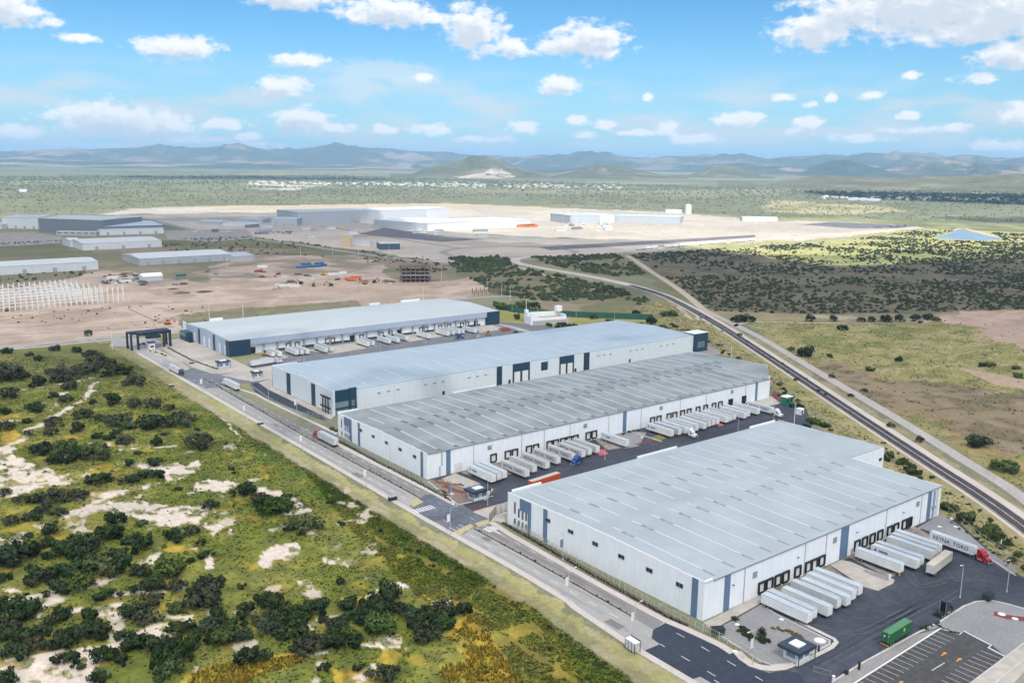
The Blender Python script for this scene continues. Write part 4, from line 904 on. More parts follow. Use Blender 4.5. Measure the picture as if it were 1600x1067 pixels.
for x, y in ((592,614),(607,611),(622,608.5),(665,601),(679,598.5),(692.5,596),(733,590),(746,588),(759,585.5),(935,556),(944,554.5),(954,553),(985,548.5),(995,546.8),(1004,545),(1033,540.5),(1043,539),(1052,537)):
    a, z = onY(x, y, Y0); ob('vent', G().box(a-1.0,a+1.0,Y0-.1,Y0+.1,z-.4,z+.4).mesh('vent', VENT), wb)
for x, y in ((693,612),(796,598),(899,577),(984,562)): ob('door', G().box(onY(x,y,Y0)[0]-.8,onY(x,y,Y0)[0]+.8,Y0-.09,Y0+.1,0,3).mesh('door', MBK), wb)
ob('corner_wall', G().box(X1-.4,X1+14,Y0-1.2,Y0+9,0,H+1.0).mesh('corner_wall', MNV), wb)
ob('corner_roof', G().box(X1-.6,X1+14.2,Y0-1.4,Y0+9.2,H+1.0,H+1.3).mesh('corner_roof', MWG), wb)
g = G()
for k in range(4):
    for j in range(3): g.box(X1+3+k*2,X1+4.6+k*2,Y0-1.32,Y0-1.19,3.0+j*1.5,4.3+j*1.5)
ob('window', g.mesh('window', MGL2), wb)

# ---- farthest warehouse of the park
X0, X1, Y0, Y1, H = 228.1, 457.5, 593.2, 677.0, 10.9
wa = thing('warehouse', 'white warehouse with pale roof, lavender band and navy corners, beyond the light blue roofed one', 'warehouse', (0,0,0))
ob('wall_core', G().prism([(X0+.31,Y0+2.5),(X1-.31,Y0+2.5),(X1-.31,Y1-.31),(X0+.31,Y1-.31)], 0, H-.4).mesh('wall_core', MATS['joint_grey']), wa)
YR = (Y0+Y1)/2; zA = lambda y: H+.1+2.0*(1-abs(y-YR)/(YR-Y0))
panel_wall(wa, (X0,Y0+2.2), (X1,Y0+2.2), 6.8, 10.4, MW); panel_wall(wa, (X0,Y0), (X1,Y0), H, 10.4, MWB, z0=6.8, name='band_panel'); panel_wall(wa, (X1,Y0), (X1,Y1), H, 10.5, MW); panel_wall(wa, (X1,Y1), (X0,Y1), H, 10.5, MW); panel_wall(wa, (X0,Y1), (X0,Y0), H, 9.3, MWB, lambda t: H+.2+1.6*(1-abs(t-.5)*2))  # end wall also in band blue: shade on a white wall painted in
ob('soffit', G().box(X0+.3,X1-.3,Y0+.3,Y0+2.5,6.6,6.8).mesh('soffit', MW), wa)
roof_sheet(wa, [[(X0+.32,Y0-.1),(X1-.2,Y0-.1),(X1-.2,YR),(X0+.32,YR)],[(X0+.32,YR),(X1-.2,YR),(X1-.2,Y1+.1),(X0+.32,Y1+.1)]], zA, ROOFA)
for a, b in ((18,28),(155,165),(186,205)): ob('parapet', G().box(X0+a,X0+b,Y1-1,Y1+.3,H,H+2.0).mesh('parapet', MW), wa)
ob('corner_wall', G().box(X0-.12,X0+15,Y0-.12,Y0+2.3,0,H-.05).box(X0-.12,X0+.2,Y0+2.32,Y0+6,0,H-.05).mesh('corner_wall', MNV), wa)
ob('corner_wall', G().box(X1-13,X1+.12,Y0-.12,Y0+2.3,0,H-.05).mesh('corner_wall', MNV), wa)
for k in range(1, 20):
    x = X0+15+k*10.1
    if x < X1-15: ob('pilaster', G().box(x-.5,x+.5,Y0+1.2,Y0+2.19,0,6.8).mesh('pilaster', MST), wa); wall_lamp(wa, x+1.5, Y0, 7.2)
ob('base_band', G().box(X0+30,X1-18,Y0+2.0,Y0+2.25,0,1.5).mesh('base_band', MNV), wa)
for px, py, o_ in ((397,549,1),(452,537,0),(466,535,0),(514,536,0),(522,535,0),(552,531,1),(567,527,0),(660,517,0),(668,516,0),(625.5,520,1),(598,523,0),(612,521,0),(690,512,0),(704,510,0),(724,508.5,0),(732,507.5,0),(745.5,507,1)):
    dock(wa, onY(px, py, Y0)[0], Y0+2.1, bool(o_))
for a, b in ((310,313),(332.5,336)):
    panel_x(wa, X0, fy(a,530,X0)[0], fy(b,530,X0)[0], 0, H+.2, MNV)
for a in (305,319.5,327,343,351): panel_x(wa, X0, fy(a-.9,535,X0)[0], fy(a+.9,535,X0)[0], 0, 7, MW, .09, 'light_panel')
ob('entrance_box', G().box(X0-5,X0-.2,Y1-14,Y1-.5,0,6.5).mesh('entrance_box', MNV), wa)
ob('entrance_glazing', G().box(X0-5.1,X0-4.95,Y1-13,Y1-1.5,3.4,6.1).mesh('entrance_glazing', MGL2), wa)
ob('end_wall', G().box(X0-.1,X0+.2,Y1-.6,Y1+6,0,H+1.2).mesh('end_wall', MW), wa)

# ================================================================== OTHER BUILDINGS OF THE VALLEY
def shed(name, label, P, Q, depth, h, wall_m, roof_m, rise=.08, group=None, doors=0, win=0, parapet=0, cat='building'):
    P = Vector((P[0], P[1], 0)); Q = Vector((Q[0], Q[1], 0)); d = (Q-P); ln = d.length; rot = math.atan2(d.y, d.x)
    t = thing(name, label, cat, P, rot, group)
    g = G().box(0, ln, 0, depth, 0, h); ob('wall', g.mesh('wall', wall_m), t)
    r = min(rise*depth/2, 3.0); e = .4
    v = [(-e,-e,h+.02),(ln+e,-e,h+.02),(ln+e,depth/2,h+r+.02),(-e,depth/2,h+r+.02),(ln+e,depth+e,h+.02),(-e,depth+e,h+.02)]
    g = G().add(v, [(0,1,2,3),(3,2,4,5),(0,3,5),(1,4,2),(0,5,4,1)]); ob('roof', g.mesh('roof', roof_m), t)
    for k in range(doors):
        x = ln*(k+.5)/doors; ob('door', G().box(x-2.2,x+2.2,-.12,.1,0,min(5,h*.55)).mesh('door', mat('shed_door_grey', (.30,.33,.36), .6)), t)
    for k in range(win):
        x = ln*(k+.5)/win; ob('window', G().box(x-ln/win*.3,x+ln/win*.3,-.1,.1,h*.55,h*.75).mesh('window', MGL), t)
    if parapet: ob('parapet', G().box(-.2,ln+.2,-.25,.1,h,h+parapet).mesh('parapet', wall_m), t)
    return t
RW_ = mat('far_white_roof', (.50,.52,.535), .6, .05, .2); RBL = mat('far_blue_roof', (.42,.50,.58), .6, .06, .2)
FG = mat('far_grey_wall', (.17,.19,.22), .7, .06, .2); FW_ = mat('far_white_wall', (.58,.60,.62), .7, .04, .2); FL = mat('far_pale_wall', (.38,.41,.45), .7, .05, .2)
def xshed(name, label, pl, pr, depth, h, wm_, rm_, **k):
    a, b = at(*pl), at(*pr); y = b.y; return shed(name, label, (a.x, y), (b.x, y), depth, h, wm_, rm_, **k)
def fshed(name, label, pl, pr, depth, h, wm_, rm_, **k):
    a, b = at(*pl), at(*pr); return shed(name, label, a, b, depth, h, wm_, rm_, **k)
xshed('industrial_shed', 'long white shed behind the white steel frame under construction', (-90,433), (154,421), 60, 9.5, FW_, RW_, group='white sheds of the old industrial park', doors=5)
xshed('industrial_shed', 'white shed with grey front facing the dirt building site and a canopy along it', (221,416), (362,407), 75, 8.5, FL, RW_, group='white sheds of the old industrial park', doors=6)
fshed('industrial_shed', 'low pale shed in the car parks between the grey factory and the plant', (308,350), (346,351.5), 45, 6, FL, RW_)
fshed('industrial_shed', 'low white shed beyond the car parks next to the plant ground', (348,352.5), (398,355), 40, 6, FW_, RW_)
fshed('industrial_shed', 'small grey shed on the road side of the car parks', (372,347), (410,348.5), 40, 7, FL, RBL)
xshed('canopy', 'low grey open canopy attached beyond the end of the white shed at the building site', (362,408.5), (398,405), 60, 5, FL, FL)
xshed('industrial_shed', 'white shed standing between the dark field and the big grey factory', (129,391), (253,385.7), 90, 9.5, FW_, RW_, group='white sheds of the old industrial park', doors=3)
xshed('annexe', 'small white annexe at the end of the white shed before the grey factory', (110,386.5), (127,385.7), 50, 10, FW_, FW_)
fshed('factory', 'big dark grey factory hall with pale roof beyond the car lots', (62,362.5), (161,366), 110, 24, FG, RW_, rise=.05, win=0, cat='factory')
fshed('factory_wing', 'lower grey wing with blue grey roofs beside the big dark factory hall', (162,366), (255,363), 150, 13, FG, RBL, rise=.05, win=0, cat='factory')
fshed('factory_office', 'low white office strip in front of the dark grey factory', (156,368), (256,365), 22, 9, FW_, RW_, doors=4)
fshed('factory_office', 'low pale office before the dark factory hall, by the car lot', (88,367.5), (150,368.5), 22, 6, FL, RW_, win=6)
fshed('industrial_shed', 'bright white shed at the far edge beside the grey factory hall', (4,357), (60,358), 90, 20, FW_, RW_, doors=4)
fshed('canopy', 'small white loading canopy beside the bright white far shed', (-40,357), (3,358), 60, 8, FW_, RW_)
fshed('factory', 'very long pale assembly plant hall in the middle of the tan ground', (466,351), (667,344.5), 110, 25, FL, RW_, rise=.02, cat='factory')  # white hall given a grey wall, its shade painted in
fshed('factory_wing', 'tall white end block of the long assembly plant hall', (668,344.5), (702,341), 90, 25, FW_, RW_, rise=.02, cat='factory')  # the hall's brightly lit end face, made as a whiter block
fshed('factory_wing', 'grey low block attached before the near end of the assembly plant', (424,352.5), (464,353), 60, 14, FL, RW_, rise=.02, doors=3)
fshed('factory', 'white flat roofed hall in front of the long assembly plant', (584,354), (668,361), 120, 14, FL, RW_, rise=.01, cat='factory')
fshed('factory', 'white low hall with bright roof continuing the plant over the sunlit ground', (668,361), (830,354), 130, 13, FW_, RW_, rise=.01, cat='factory')
fshed('factory', 'blue grey plant hall standing on the sunlit tan ground', (891,350), (936,349), 90, 18, FL, RBL, rise=.02, cat='factory')
fshed('factory_wing', 'white block between the two blue grey plant halls', (937,349), (960,347.5), 80, 18, FW_, RW_, rise=.02)
fshed('factory', 'long blue grey plant hall on the sunlit ground, nearest the pond', (960,347), (1062,350), 80, 14, FL, RBL, rise=.02, cat='factory')
fshed('test_building', 'small dark teal building on the grey plant ground', (594,390.5), (625,390), 35, 9, mat('teal_wall', (.05,.09,.12), .6), RW_)
fshed('beige_block', 'small square beige block by the plant access road', (534,386), (548,386), 25, 17, mat('beige_wall', (.52,.40,.27), .8), mat('beige_wall', (.52,.40,.27)))
fshed('site_office', 'white flat site hut beside the beige block at the plant', (552,384), (578,385), 14, 6, FW_, RW_)
for a, b, c in (((1160,345),(1215,346),'row of low white canopies beside the distant car park'),((1040,333),(1065,333.5),'tiny white building by the pale domed tank beyond the plant'),((30,300),(42,300),'tiny white building alone on the plain beyond the sheds'),((1325,313),(1372,314.5),'low white farm sheds in the far valley under the cloud shadow')):
    fshed('distant_building', c, a, b, 40, 8, FW_, RW_)
tent_p = at(224,440); tq = at(255,438)
shed('tent', 'white ridge roofed tent on the building site beside the blue containers', tent_p, tq, 16, 5, FW_, mat('tent_canvas', (.78,.78,.77), .8, .04, 1), rise=.45, cat='tent')
# scattered sheds, huts, containers and stores of the building site
CC = {'blue': (.03,.12,.30), 'white': (.7,.7,.7), 'teal': (.03,.17,.17), 'orange': (.55,.13,.03), 'red': (.35,.06,.05), 'grey': (.3,.31,.33), 'yellow': (.6,.40,.06)}
def container(px, py, colr, label, ang=0.0, ln=12.2, h=2.6, z=0.0, group='containers on the building site'):
    p = at(px, py); t = thing('shipping_container', label, 'container', (p.x, p.y, z), ang, group)
    m_ = mat('container_'+colr, CC[colr], .6, .15, 1)
    key = ('cont', colr, ln)
    if key not in KIDS:
        g = G().box(-ln/2, ln/2, -1.22, 1.22, .05, h)
        r = G()
        for k in range(int(ln/0.6)): x = -ln/2+.3+k*.6; r.box(x-.1,x+.1,-1.28,-1.225,.2,h-.1); r.box(x-.1,x+.1,1.225,1.28,.2,h-.1)
        KIDS[key] = (g.mesh('container_body', m_), r.mesh('container_rib', m_), G().box(ln/2+.003,ln/2+.05,-1.15,-.04,.15,h-.1).box(ln/2+.003,ln/2+.05,.04,1.15,.15,h-.1).mesh('container_door', m_))
    b = ob('container_body', KIDS[key][0], t); ob('container_rib', KIDS[key][1], b); ob('container_door', KIDS[key][2], t)
for k, (x, y, c, lab) in enumerate([(470,419,'blue','blue container at the near end of the blue row on the building site'),(482,418,'blue','blue container in the middle of the blue row on the building site'),(494,417.5,'blue','blue container in the blue row next to the last one'),(505,416,'blue','blue container farthest along the blue row'),(478,414,'blue','blue container behind the blue row'),(499,413,'blue','second blue container behind the blue row'),
    (283,432,'teal','teal container by the white tent'),(220,437,'teal','teal skip container in front of the white tent'),(445,448,'white','white container beside the stacked materials'),(460,448.5,'white','white container next to the dark machines'),(545,437,'orange','orange container beside the heap of orange sheets'),(556,435,'orange','orange container nearest the concrete frame building'),(520,430,'white','white container behind the orange ones'),(535,428,'white','white container on the strip behind the excavator'),(410,418,'white','white container by the blue row access'),(196,441,'white','white container by the tent'),(175,436,'white','white site container near the parked cars'),(404,425,'red','upright red container tower on the site')]):
    container(x, y, c, lab, 0.15*((k*37)%7-3))
# ================================================================== VEHICLES
TRW = [mat('trailer_white_%s' % n, c, .45, .05, .5, spec=.5, var2=.06, scale2=.4) for n, c in (('clean', (.70,.71,.71)), ('dull', (.60,.60,.58)), ('grey', (.50,.51,.52)), ('cream', (.56,.52,.43)))]
TRR = [mat('trailer_roof_%s' % n, c, .6, .10, .8, stretch=(.2,1,1), var2=.12, scale2=.5) for n, c in (('pale', (.40,.44,.49)), ('grey', (.34,.36,.38)), ('mid', (.36,.40,.44)), ('cream', (.44,.40,.32)))]
CHS = mat('chassis_black', (.022,.023,.026), .7, .2, 2)
SKN = mat('skirt_navy', (.014,.026,.075), .5, .15, 1)
LET = mat('lettering_black', (.03,.032,.05), .7, .1, 1); LETB = mat('lettering_blue', (.02,.12,.28), .6, .1, 1)
def text_mesh(body, size, material, bold=.0):
    c = bpy.data.curves.new('lettering', 'FONT'); c.body = body; c.size = size; c.extrude = .012; c.offset = bold; c.align_x = 'CENTER'; c.align_y = 'CENTER'; c.resolution_u = 2
    o = bpy.data.objects.new('lettering', c); COL.objects.link(o); bpy.context.view_layer.update()
    me = bpy.data.meshes.new_from_object(o.evaluated_get(bpy.context.evaluated_depsgraph_get())); bpy.data.objects.remove(o); bpy.data.curves.remove(c)
    me.materials.clear(); me.materials.append(material); return me
REYNA = text_mesh('REYNA  TORO', 2.0, LET, .02)
LOGO = G().add([(-.9,0,-.5),(.55,0,-.5),(.1,0,.1),(.0,0,.75),(-.35,0,.15)], [(0,1,2,3,4)]).box(1.1,1.5,-.02,.02,-.35,.2).box(1.6,2.0,-.02,.02,-.35,.1).box(2.1,2.7,-.02,.02,-.35,.2).box(2.8,3.2,-.02,.02,-.35,.1).box(3.3,3.8,-.02,.02,-.35,.25).box(3.9,4.4,-.02,.02,-.35,.1).box(1.1,4.4,-.02,.02,-.52,-.44).mesh('emblem', LETB)
TL, TW, TB, TT = 16.15, 2.6, 1.15, 4.1
def tm(key, f):
    if key not in KIDS: KIDS[key] = f()
    return KIDS[key]
def wheel_mesh(r, w, dual=False):
    def f():
        g = G().cyl((0,-w/2,0),(0,w/2,0),r,14,0)
        g.cyl((0,-w/2-.012,0),(0,-w/2+.02,0),r*.58,10,1).cyl((0,w/2-.02,0),(0,w/2+.012,0),r*.58,10,1)
        return g.mesh('wheel', [MTY, MST], False)
    return tm(('wheel', r, w), f)
def trailer(label, loc, rot, kind=0, logo=None, skirt=False, group=None, ln=TL):
    t = thing('semi_trailer', label, 'trailer', (loc[0], loc[1], .06), rot, group)
    L2 = ln/2
    body = ob('trailer_body', tm(('tb',kind,ln), lambda: G().box(-L2, L2, -TW/2, TW/2, TB, TT-.06).mesh('trailer_body', TRW[kind])), t)
    ob('side_rail', tm(('sr',ln), lambda: G().box(-L2-.02,L2+.02,-TW/2-.03,-TW/2-.004,TB-.02,TB+.14).box(-L2-.02,L2+.02,TW/2+.004,TW/2+.03,TB-.02,TB+.14).box(-L2-.02,L2+.02,-TW/2-.03,-TW/2-.004,TT-.16,TT-.04).box(-L2-.02,L2+.02,TW/2+.004,TW/2+.03,TT-.16,TT-.04).mesh('side_rail', mat('rail_alu', (.55,.56,.57), .4, .1, 2, metal=.3))), body)
    ob('trailer_roof', tm(('tr',kind,ln), lambda: G().box(-L2+.05, L2-.05, -TW/2+.06, TW/2-.06, TT-.06, TT).box(-L2,L2,-TW/2,-TW/2+.06,TT-.06,TT+.03).box(-L2,L2,TW/2-.06,TW/2,TT-.06,TT+.03).mesh('trailer_roof', TRR[kind])), t)
    ob('nose_panel', tm(('np',), lambda: G().box(L2+.004,L2+.05,-1.05,1.05,TB+.5,TT-.35).mesh('nose_panel', mat('nose_white', (.74,.74,.73), .5, .08, 1))), body) if ln == TL else None
    ob('rear_door', tm(('rd',ln), lambda: G().box(-L2-.06,-L2-.004,-1.2,-.03,TB+.1,TT-.12).box(-L2-.06,-L2-.004,.03,1.2,TB+.1,TT-.12).box(-L2-.1,-L2-.065,-.3,-.24,TB+.1,TT-.12).box(-L2-.1,-L2-.065,.24,.3,TB+.1,TT-.12).mesh('rear_door', TRW[1])), t)
    ob('chassis', tm(('tc',ln), lambda: G().box(-L2+.2,L2-.3,-.55,-.4,.85,TB-.005).box(-L2+.2,L2-.3,.4,.55,.85,TB-.005).box(-L2+.2,-L2+4.2,-.6,.6,.55,.84).box(-L2-.02,-L2+.12,-1.2,1.2,.5,.62).box(-L2,-L2+.1,-.6,-.5,.62,.86).box(-L2,-L2+.1,.5,.6,.62,.86).mesh('chassis', CHS)), t)
    ob('landing_gear', tm(('lg',), lambda: G().box(4.6,4.8,-.85,-.68,.1,TB-.01).box(4.6,4.8,.68,.85,.1,TB-.01).box(4.45,4.95,-.95,-.6,0,.1).box(4.45,4.95,.6,.95,0,.1).bar((4.7,-.68,.7),(4.7,.68,.7),.08).mesh('landing_gear', CHS)), t)
    wm_ = wheel_mesh(.5, .55)
    for x in (-L2+1.4, -L2+2.7):
        for y in (-.99, .99): ob('wheel', wm_, t, (x, y, .5))
    if skirt: ob('side_skirt', tm(('sk',), lambda: G().box(-3.6,4.2,-TW/2+.05,-TW/2+.09,.35,TB-.01).box(-3.6,4.2,TW/2-.09,TW/2-.05,.35,TB-.01).mesh('side_skirt', SKN)), t)
    if logo == 'name':
        for s_ in (-1, 1):
            o = ob('lettering', REYNA, t, (0.2*s_, s_*(TW/2+.02), 2.65), 0 if s_ < 0 else math.pi); o.rotation_euler = (math.pi/2, 0, 0 if s_ < 0 else math.pi)
    elif logo == 'emblem':
        for s_ in (-1, 1):
            o = ob('emblem', LOGO, t, (-s_*-4.6 if s_ < 0 else 4.4, s_*(TW/2+.02), 3.0), 0 if s_ < 0 else math.pi)
            if s_ < 0: o.location.x = -6.3
            else: o.location.x = -2.0
    return t
def tractor(label, loc, rot, colr, daycab=False, group=None):
    t = thing('tractor_truck', label, 'truck', (loc[0], loc[1], .06), rot, group)
    m_ = mat('truck_paint_'+colr, {'white':(.72,.73,.74),'red':(.40,.012,.022),'blue':(.010,.06,.26),'black':(.012,.013,.020),'navy':(.014,.022,.06)}[colr], .3, .06, 1, spec=.6)
    prof = [(-.2,.75),(-.2,3.95),(.5,4.0),(1.55,3.55),(2.2,2.75),(2.35,2.05),(4.0,1.75),(4.25,1.3),(4.25,.75)] if not daycab else [(.4,.75),(.4,2.95),(1.9,2.95),(2.3,2.1),(3.9,1.75),(4.2,1.3),(4.2,.75)]
    def body():
        g = G().sideprism(prof[:6]+[(2.35,.75)], -1.15, 1.15)
        g.sideprism([(2.352,.95),(2.352,2.04)]+prof[6:8]+[(4.25,.95)], -.88, .88)
        g.sideprism([(2.36,.6),(2.36,1.15),(2.75,1.32),(3.55,1.32),(3.95,1.1),(4.2,1.05),(4.2,.6)], .885, 1.2).sideprism([(2.36,.6),(2.36,1.15),(2.75,1.32),(3.55,1.32),(3.95,1.1),(4.2,1.05),(4.2,.6)], -1.2, -.885)
        return g.mesh('cab', m_)
    cab = ob('cab', tm(('cab',colr,daycab), body), t)
    ob('windscreen', tm(('ws',daycab), lambda: G().add([(1.70,-.98,3.42),(1.70,.98,3.42),(2.38,1.02,2.18),(2.38,-1.02,2.18)] if not daycab else [(1.95,-.98,2.9),(1.95,.98,2.9),(2.33,1.02,2.15),(2.33,-1.02,2.15)], [(3,2,1,0)]).add([(1.66,-.98,3.38),(1.66,.98,3.38),(2.34,1.02,2.14),(2.34,-1.02,2.14)] if not daycab else [(1.9,-.98,2.86),(1.9,.98,2.86),(2.29,1.02,2.11),(2.29,-1.02,2.11)], [(0,1,2,3)]).mesh('windscreen', MGL)), cab)
    for s_ in (-1, 1):
        ob('side_window', tm(('sw',s_), lambda: G().sideprism([(1.15,2.1),(1.15,2.8),(1.6,2.8),(2.05,2.1)], s_*1.155-.01, s_*1.155+.01).mesh('side_window', MGL)), cab)
        ob('mirror', tm(('mi',s_), lambda: G().box(2.1,2.25,s_*1.2 if s_>0 else -1.45,1.45 if s_>0 else -1.2,1.9,2.6).mesh('mirror', CHS)), t)
        ob('fuel_tank', tm(('ft',s_), lambda: G().cyl((-.1,s_*.9,.75),(1.9,s_*.9,.75),.33,10).mesh('fuel_tank', MST)), t)
        ob('exhaust', tm(('ex',s_), lambda: G().cyl((-.4,s_*.95,1.0),(-.4,s_*.95,3.9),.09,6).mesh('exhaust', MST)), t)
    ob('chassis', tm(('tch',), lambda: G().box(-3.4,3.9,-.5,-.35,.6,.9).box(-3.4,3.9,.35,.5,.6,.9).box(-3.4,-3.25,-1.2,1.2,.45,.7).box(-2.6,-1.3,-.5,.5,.92,1.1).mesh('chassis', CHS)), t)
    ob('bumper', tm(('bu',), lambda: G().box(4.26,4.42,-1.15,1.15,.4,.85).mesh('bumper', MST)), t)
    ob('grille', tm(('gr',), lambda: G().box(4.255,4.3,-.6,.6,.95,1.5).mesh('grille', CHS)), cab)
    for s_ in (-1, 1): ob('headlight', tm(('hl',s_), lambda: G().box(4.21,4.28,s_*.95-.18,s_*.95+.18,.9,1.05).mesh('headlight', MWM)), t)
    for x, w_ in ((3.1,.32),(-1.3,.55),(-2.6,.55)):
        for y in (-1.0, 1.0): ob('wheel', wheel_mesh(.5, w_), t, (x, y, .5))
    return t
def front_from(p, q):        # heading from q to p
    d = Vector(p)-Vector(q); return math.atan2(d.y, d.x)
def dock_trailer(px, py, label, kind=0, ang=0.0, **k):
    c = at(px, py, TB+.06); rot = -math.pi/2+ang
    cx, cy = c.x-TW/2, c.y+TL/2
    return trailer(label, (cx, cy), rot, kind, **k)
# --- trailers at the dock of the nearest warehouse
GD = 'white semi trailers at the dock of the nearest warehouse'
for k, (x, y, kind, lab, kw) in enumerate([
 (1269,969.5,0,'white semi trailer with navy side skirt standing next to the gravel bed',dict(skirt=True)),(1276.5,963.5,2,'white semi trailer tucked behind the first one beside the gravel bed',{}),
 (1300.5,959,0,'tall white semi trailer, third from the gravel bed, its nose farthest out',{}),(1314,947,2,'grey nosed semi trailer, fourth from the gravel bed',{}),(1329,943,0,'white semi trailer, fifth from the gravel bed',{}),
 (1337.5,934,0,'white semi trailer, sixth from the gravel bed',{}),(1347.5,926.5,0,'white semi trailer beside the pale concrete dock island',{}),
 (1412,891.5,0,'white semi trailer with navy skirt alone by the slate blue stripe',dict(skirt=True)),(1437,885.5,0,'white semi trailer with a blue emblem high on its side',dict(logo='emblem')),(1443.5,880.5,2,'grey nosed trailer next to the one with the blue emblem',{}),
 (1460.5,871.5,0,'white semi trailer behind the cream one parked askew',{}),(1466,866,2,'semi trailer between two others near the askew cream one',{}),(1471.5,861,0,'white semi trailer nearest the one with the big black lettering',{})]):
    dock_trailer(x, y, lab, kind, group=GD, **kw)
# cream trailer parked askew, lettered trailer with the red tractor
a, b = at(1459,897.5,TB), at(1488.5,874,TB); rt = front_from(b[:2], a[:2]); mid = (a+b)/2; nn = Vector((-math.sin(rt), math.cos(rt), 0))
mid = (a+(b-a).normalized()*TL/2)
mat('trailer_cream', (.60,.57,.50), .5, .08, .5)
tcr = trailer('cream white semi trailer parked askew in the open yard', (mid.x+nn.x*TW/2, mid.y+nn.y*TW/2), rt, 3)
a, b = at(1453.7,830.6,TT), at(1521.3,855,TT); rt = front_from(b[:2], a[:2]); nn = Vector((-math.sin(rt), math.cos(rt), 0)); d = Vector((math.cos(rt), math.sin(rt), 0))
mid = b-d*TL/2+nn*TW/2
trailer('white semi trailer with big black lettering coupled to the red tractor', mid[:2], rt, 0, logo='name')
e = b+nn*TW/2
tractor('bright red tractor truck turning out with the lettered trailer', (e+Vector((math.cos(rt-.18), math.sin(rt-.18), 0))*1.9)[:2], rt-.18, 'red')
# black bobtail tractor and green container on its chassis
p = at(1473.5,959.5); q1, q2 = at(1462,965), at(1486,953)
tractor('black bobtail tractor truck parked against the kerb', (p.x, p.y), front_from(q2[:2], q1[:2]), 'black')
a, b = at(1389,1008.5,0.9), at(1434.5,980,0.9); rt = front_from(b[:2], a[:2]); d = (b-a).normalized(); nn = Vector((-d.y, d.x, 0))
cc = a+d*6.6+nn*1.3
gt = thing('container_chassis', 'container chassis carrying the green container at the yard edge', 'trailer', (cc.x, cc.y, .06), rt)
ob('chassis_frame', G().box(-6.4,6.6,-.5,-.3,.85,1.1).box(-6.4,6.6,.3,.5,.85,1.1).box(-6.5,-6.3,-1.2,1.2,.8,1.12).box(6.4,6.6,-1.2,1.2,.85,1.12).mesh('chassis_frame', CHS), gt)
for x in (-5.3,-4.0):
    for y in (-1.0,1.0): ob('wheel', wheel_mesh(.5,.55), gt, (x,y,.5))
ob('landing_gear', G().box(3.6,3.8,-.8,-.65,0,.84).box(3.6,3.8,.65,.8,0,.84).mesh('landing_gear', CHS), gt)
ob('rear_bar', G().box(-6.62,-6.52,-1.2,1.2,.45,.75).mesh('rear_bar', mat('amber_bar', (.55,.30,.05), .6)), gt)
MGN = mat('container_green', (.018,.13,.045), .5, .12, .8, var2=.12, scale2=.4); MGN2 = mat('container_green_roof', (.075,.20,.10), .6, .1, .8)
gc = thing('shipping_container', 'bright green shipping container with a yellow mark standing on a chassis', 'container', (cc.x, cc.y, 1.19), rt)
bd = ob('container_body', G().box(-6.1,6.1,-1.2,1.2,0,2.88).mesh('container_body', MGN), gc); ob('container_roof', G().box(-6.1,6.1,-1.2,1.2,2.885,2.92).mesh('container_roof', MGN2), gc)
g = G()
for k in range(26): x = -5.9+k*.47; g.box(x-.11,x+.11,-1.25,-1.203,.12,2.8); g.box(x-.11,x+.11,1.203,1.25,.12,2.8)
ob('container_rib', g.mesh('container_rib', MGN), bd)
dr = ob('container_door', G().box(-6.16,-6.104,-1.15,-.03,.12,2.8).box(-6.16,-6.104,.03,1.15,.12,2.8).mesh('container_door', MGN), gc)
ob('door_bar', G().box(-6.22,-6.165,-.75,-.7,.1,2.8).box(-6.22,-6.165,.7,.75,.1,2.8).mesh('door_bar', MST), dr); ob('door_label', G().box(-6.17,-6.162,.2,.6,1.5,2.1).box(-6.17,-6.162,-.95,-.6,1.9,2.4).mesh('door_label', mat('label_cream', (.6,.6,.35), .7)), dr)
ob('yellow_mark', G().box(1.2,2.0,-1.275,-1.255,1.3,2.2).mesh('yellow_mark', mat('mark_yellow', (.62,.52,.05), .6)), gc)
# --- trailers at the dock of the grey-roofed warehouse
GC = 'white semi trailers at the dock of the grey roofed warehouse'
ordn = ['first','second','third','fourth','fifth','sixth','seventh','eighth','ninth','tenth','eleventh','twelfth']
CT = [(775,751.5,0,'emblem'),(784,748.5,2,None),(792.3,745.5,0,None),(827.5,743.5,1,'name'),(839,736,1,None),(859,730.5,1,'name'),(876,723,1,'name'),(899,717.5,1,'name'),(915,713,1,'name'),(925,709.5,1,None),(937,706,1,None),(982.8,696,0,'emblem'),
 (1053,680.5,0,'emblem'),(1065,678,2,None),(1076,676,0,None),(1082.8,673.5,1,None),(1091.5,671.5,0,None),(1104,669,0,None),(1111,665.5,1,None),(1117.2,663.5,1,None),(1124,661.5,0,None),(1138.8,659,0,None),(1144,657,2,None),(1150,654.8,1,None),(1166.6,652.5,0,None),(1172,649.5,0,None),(1187.2,646,0,None)]
clab = ['semi trailer with a blue emblem beside the gatehouse garden, first in the dock row','white semi trailer between two others by the gatehouse garden','white semi trailer, last of the three by the gatehouse garden']
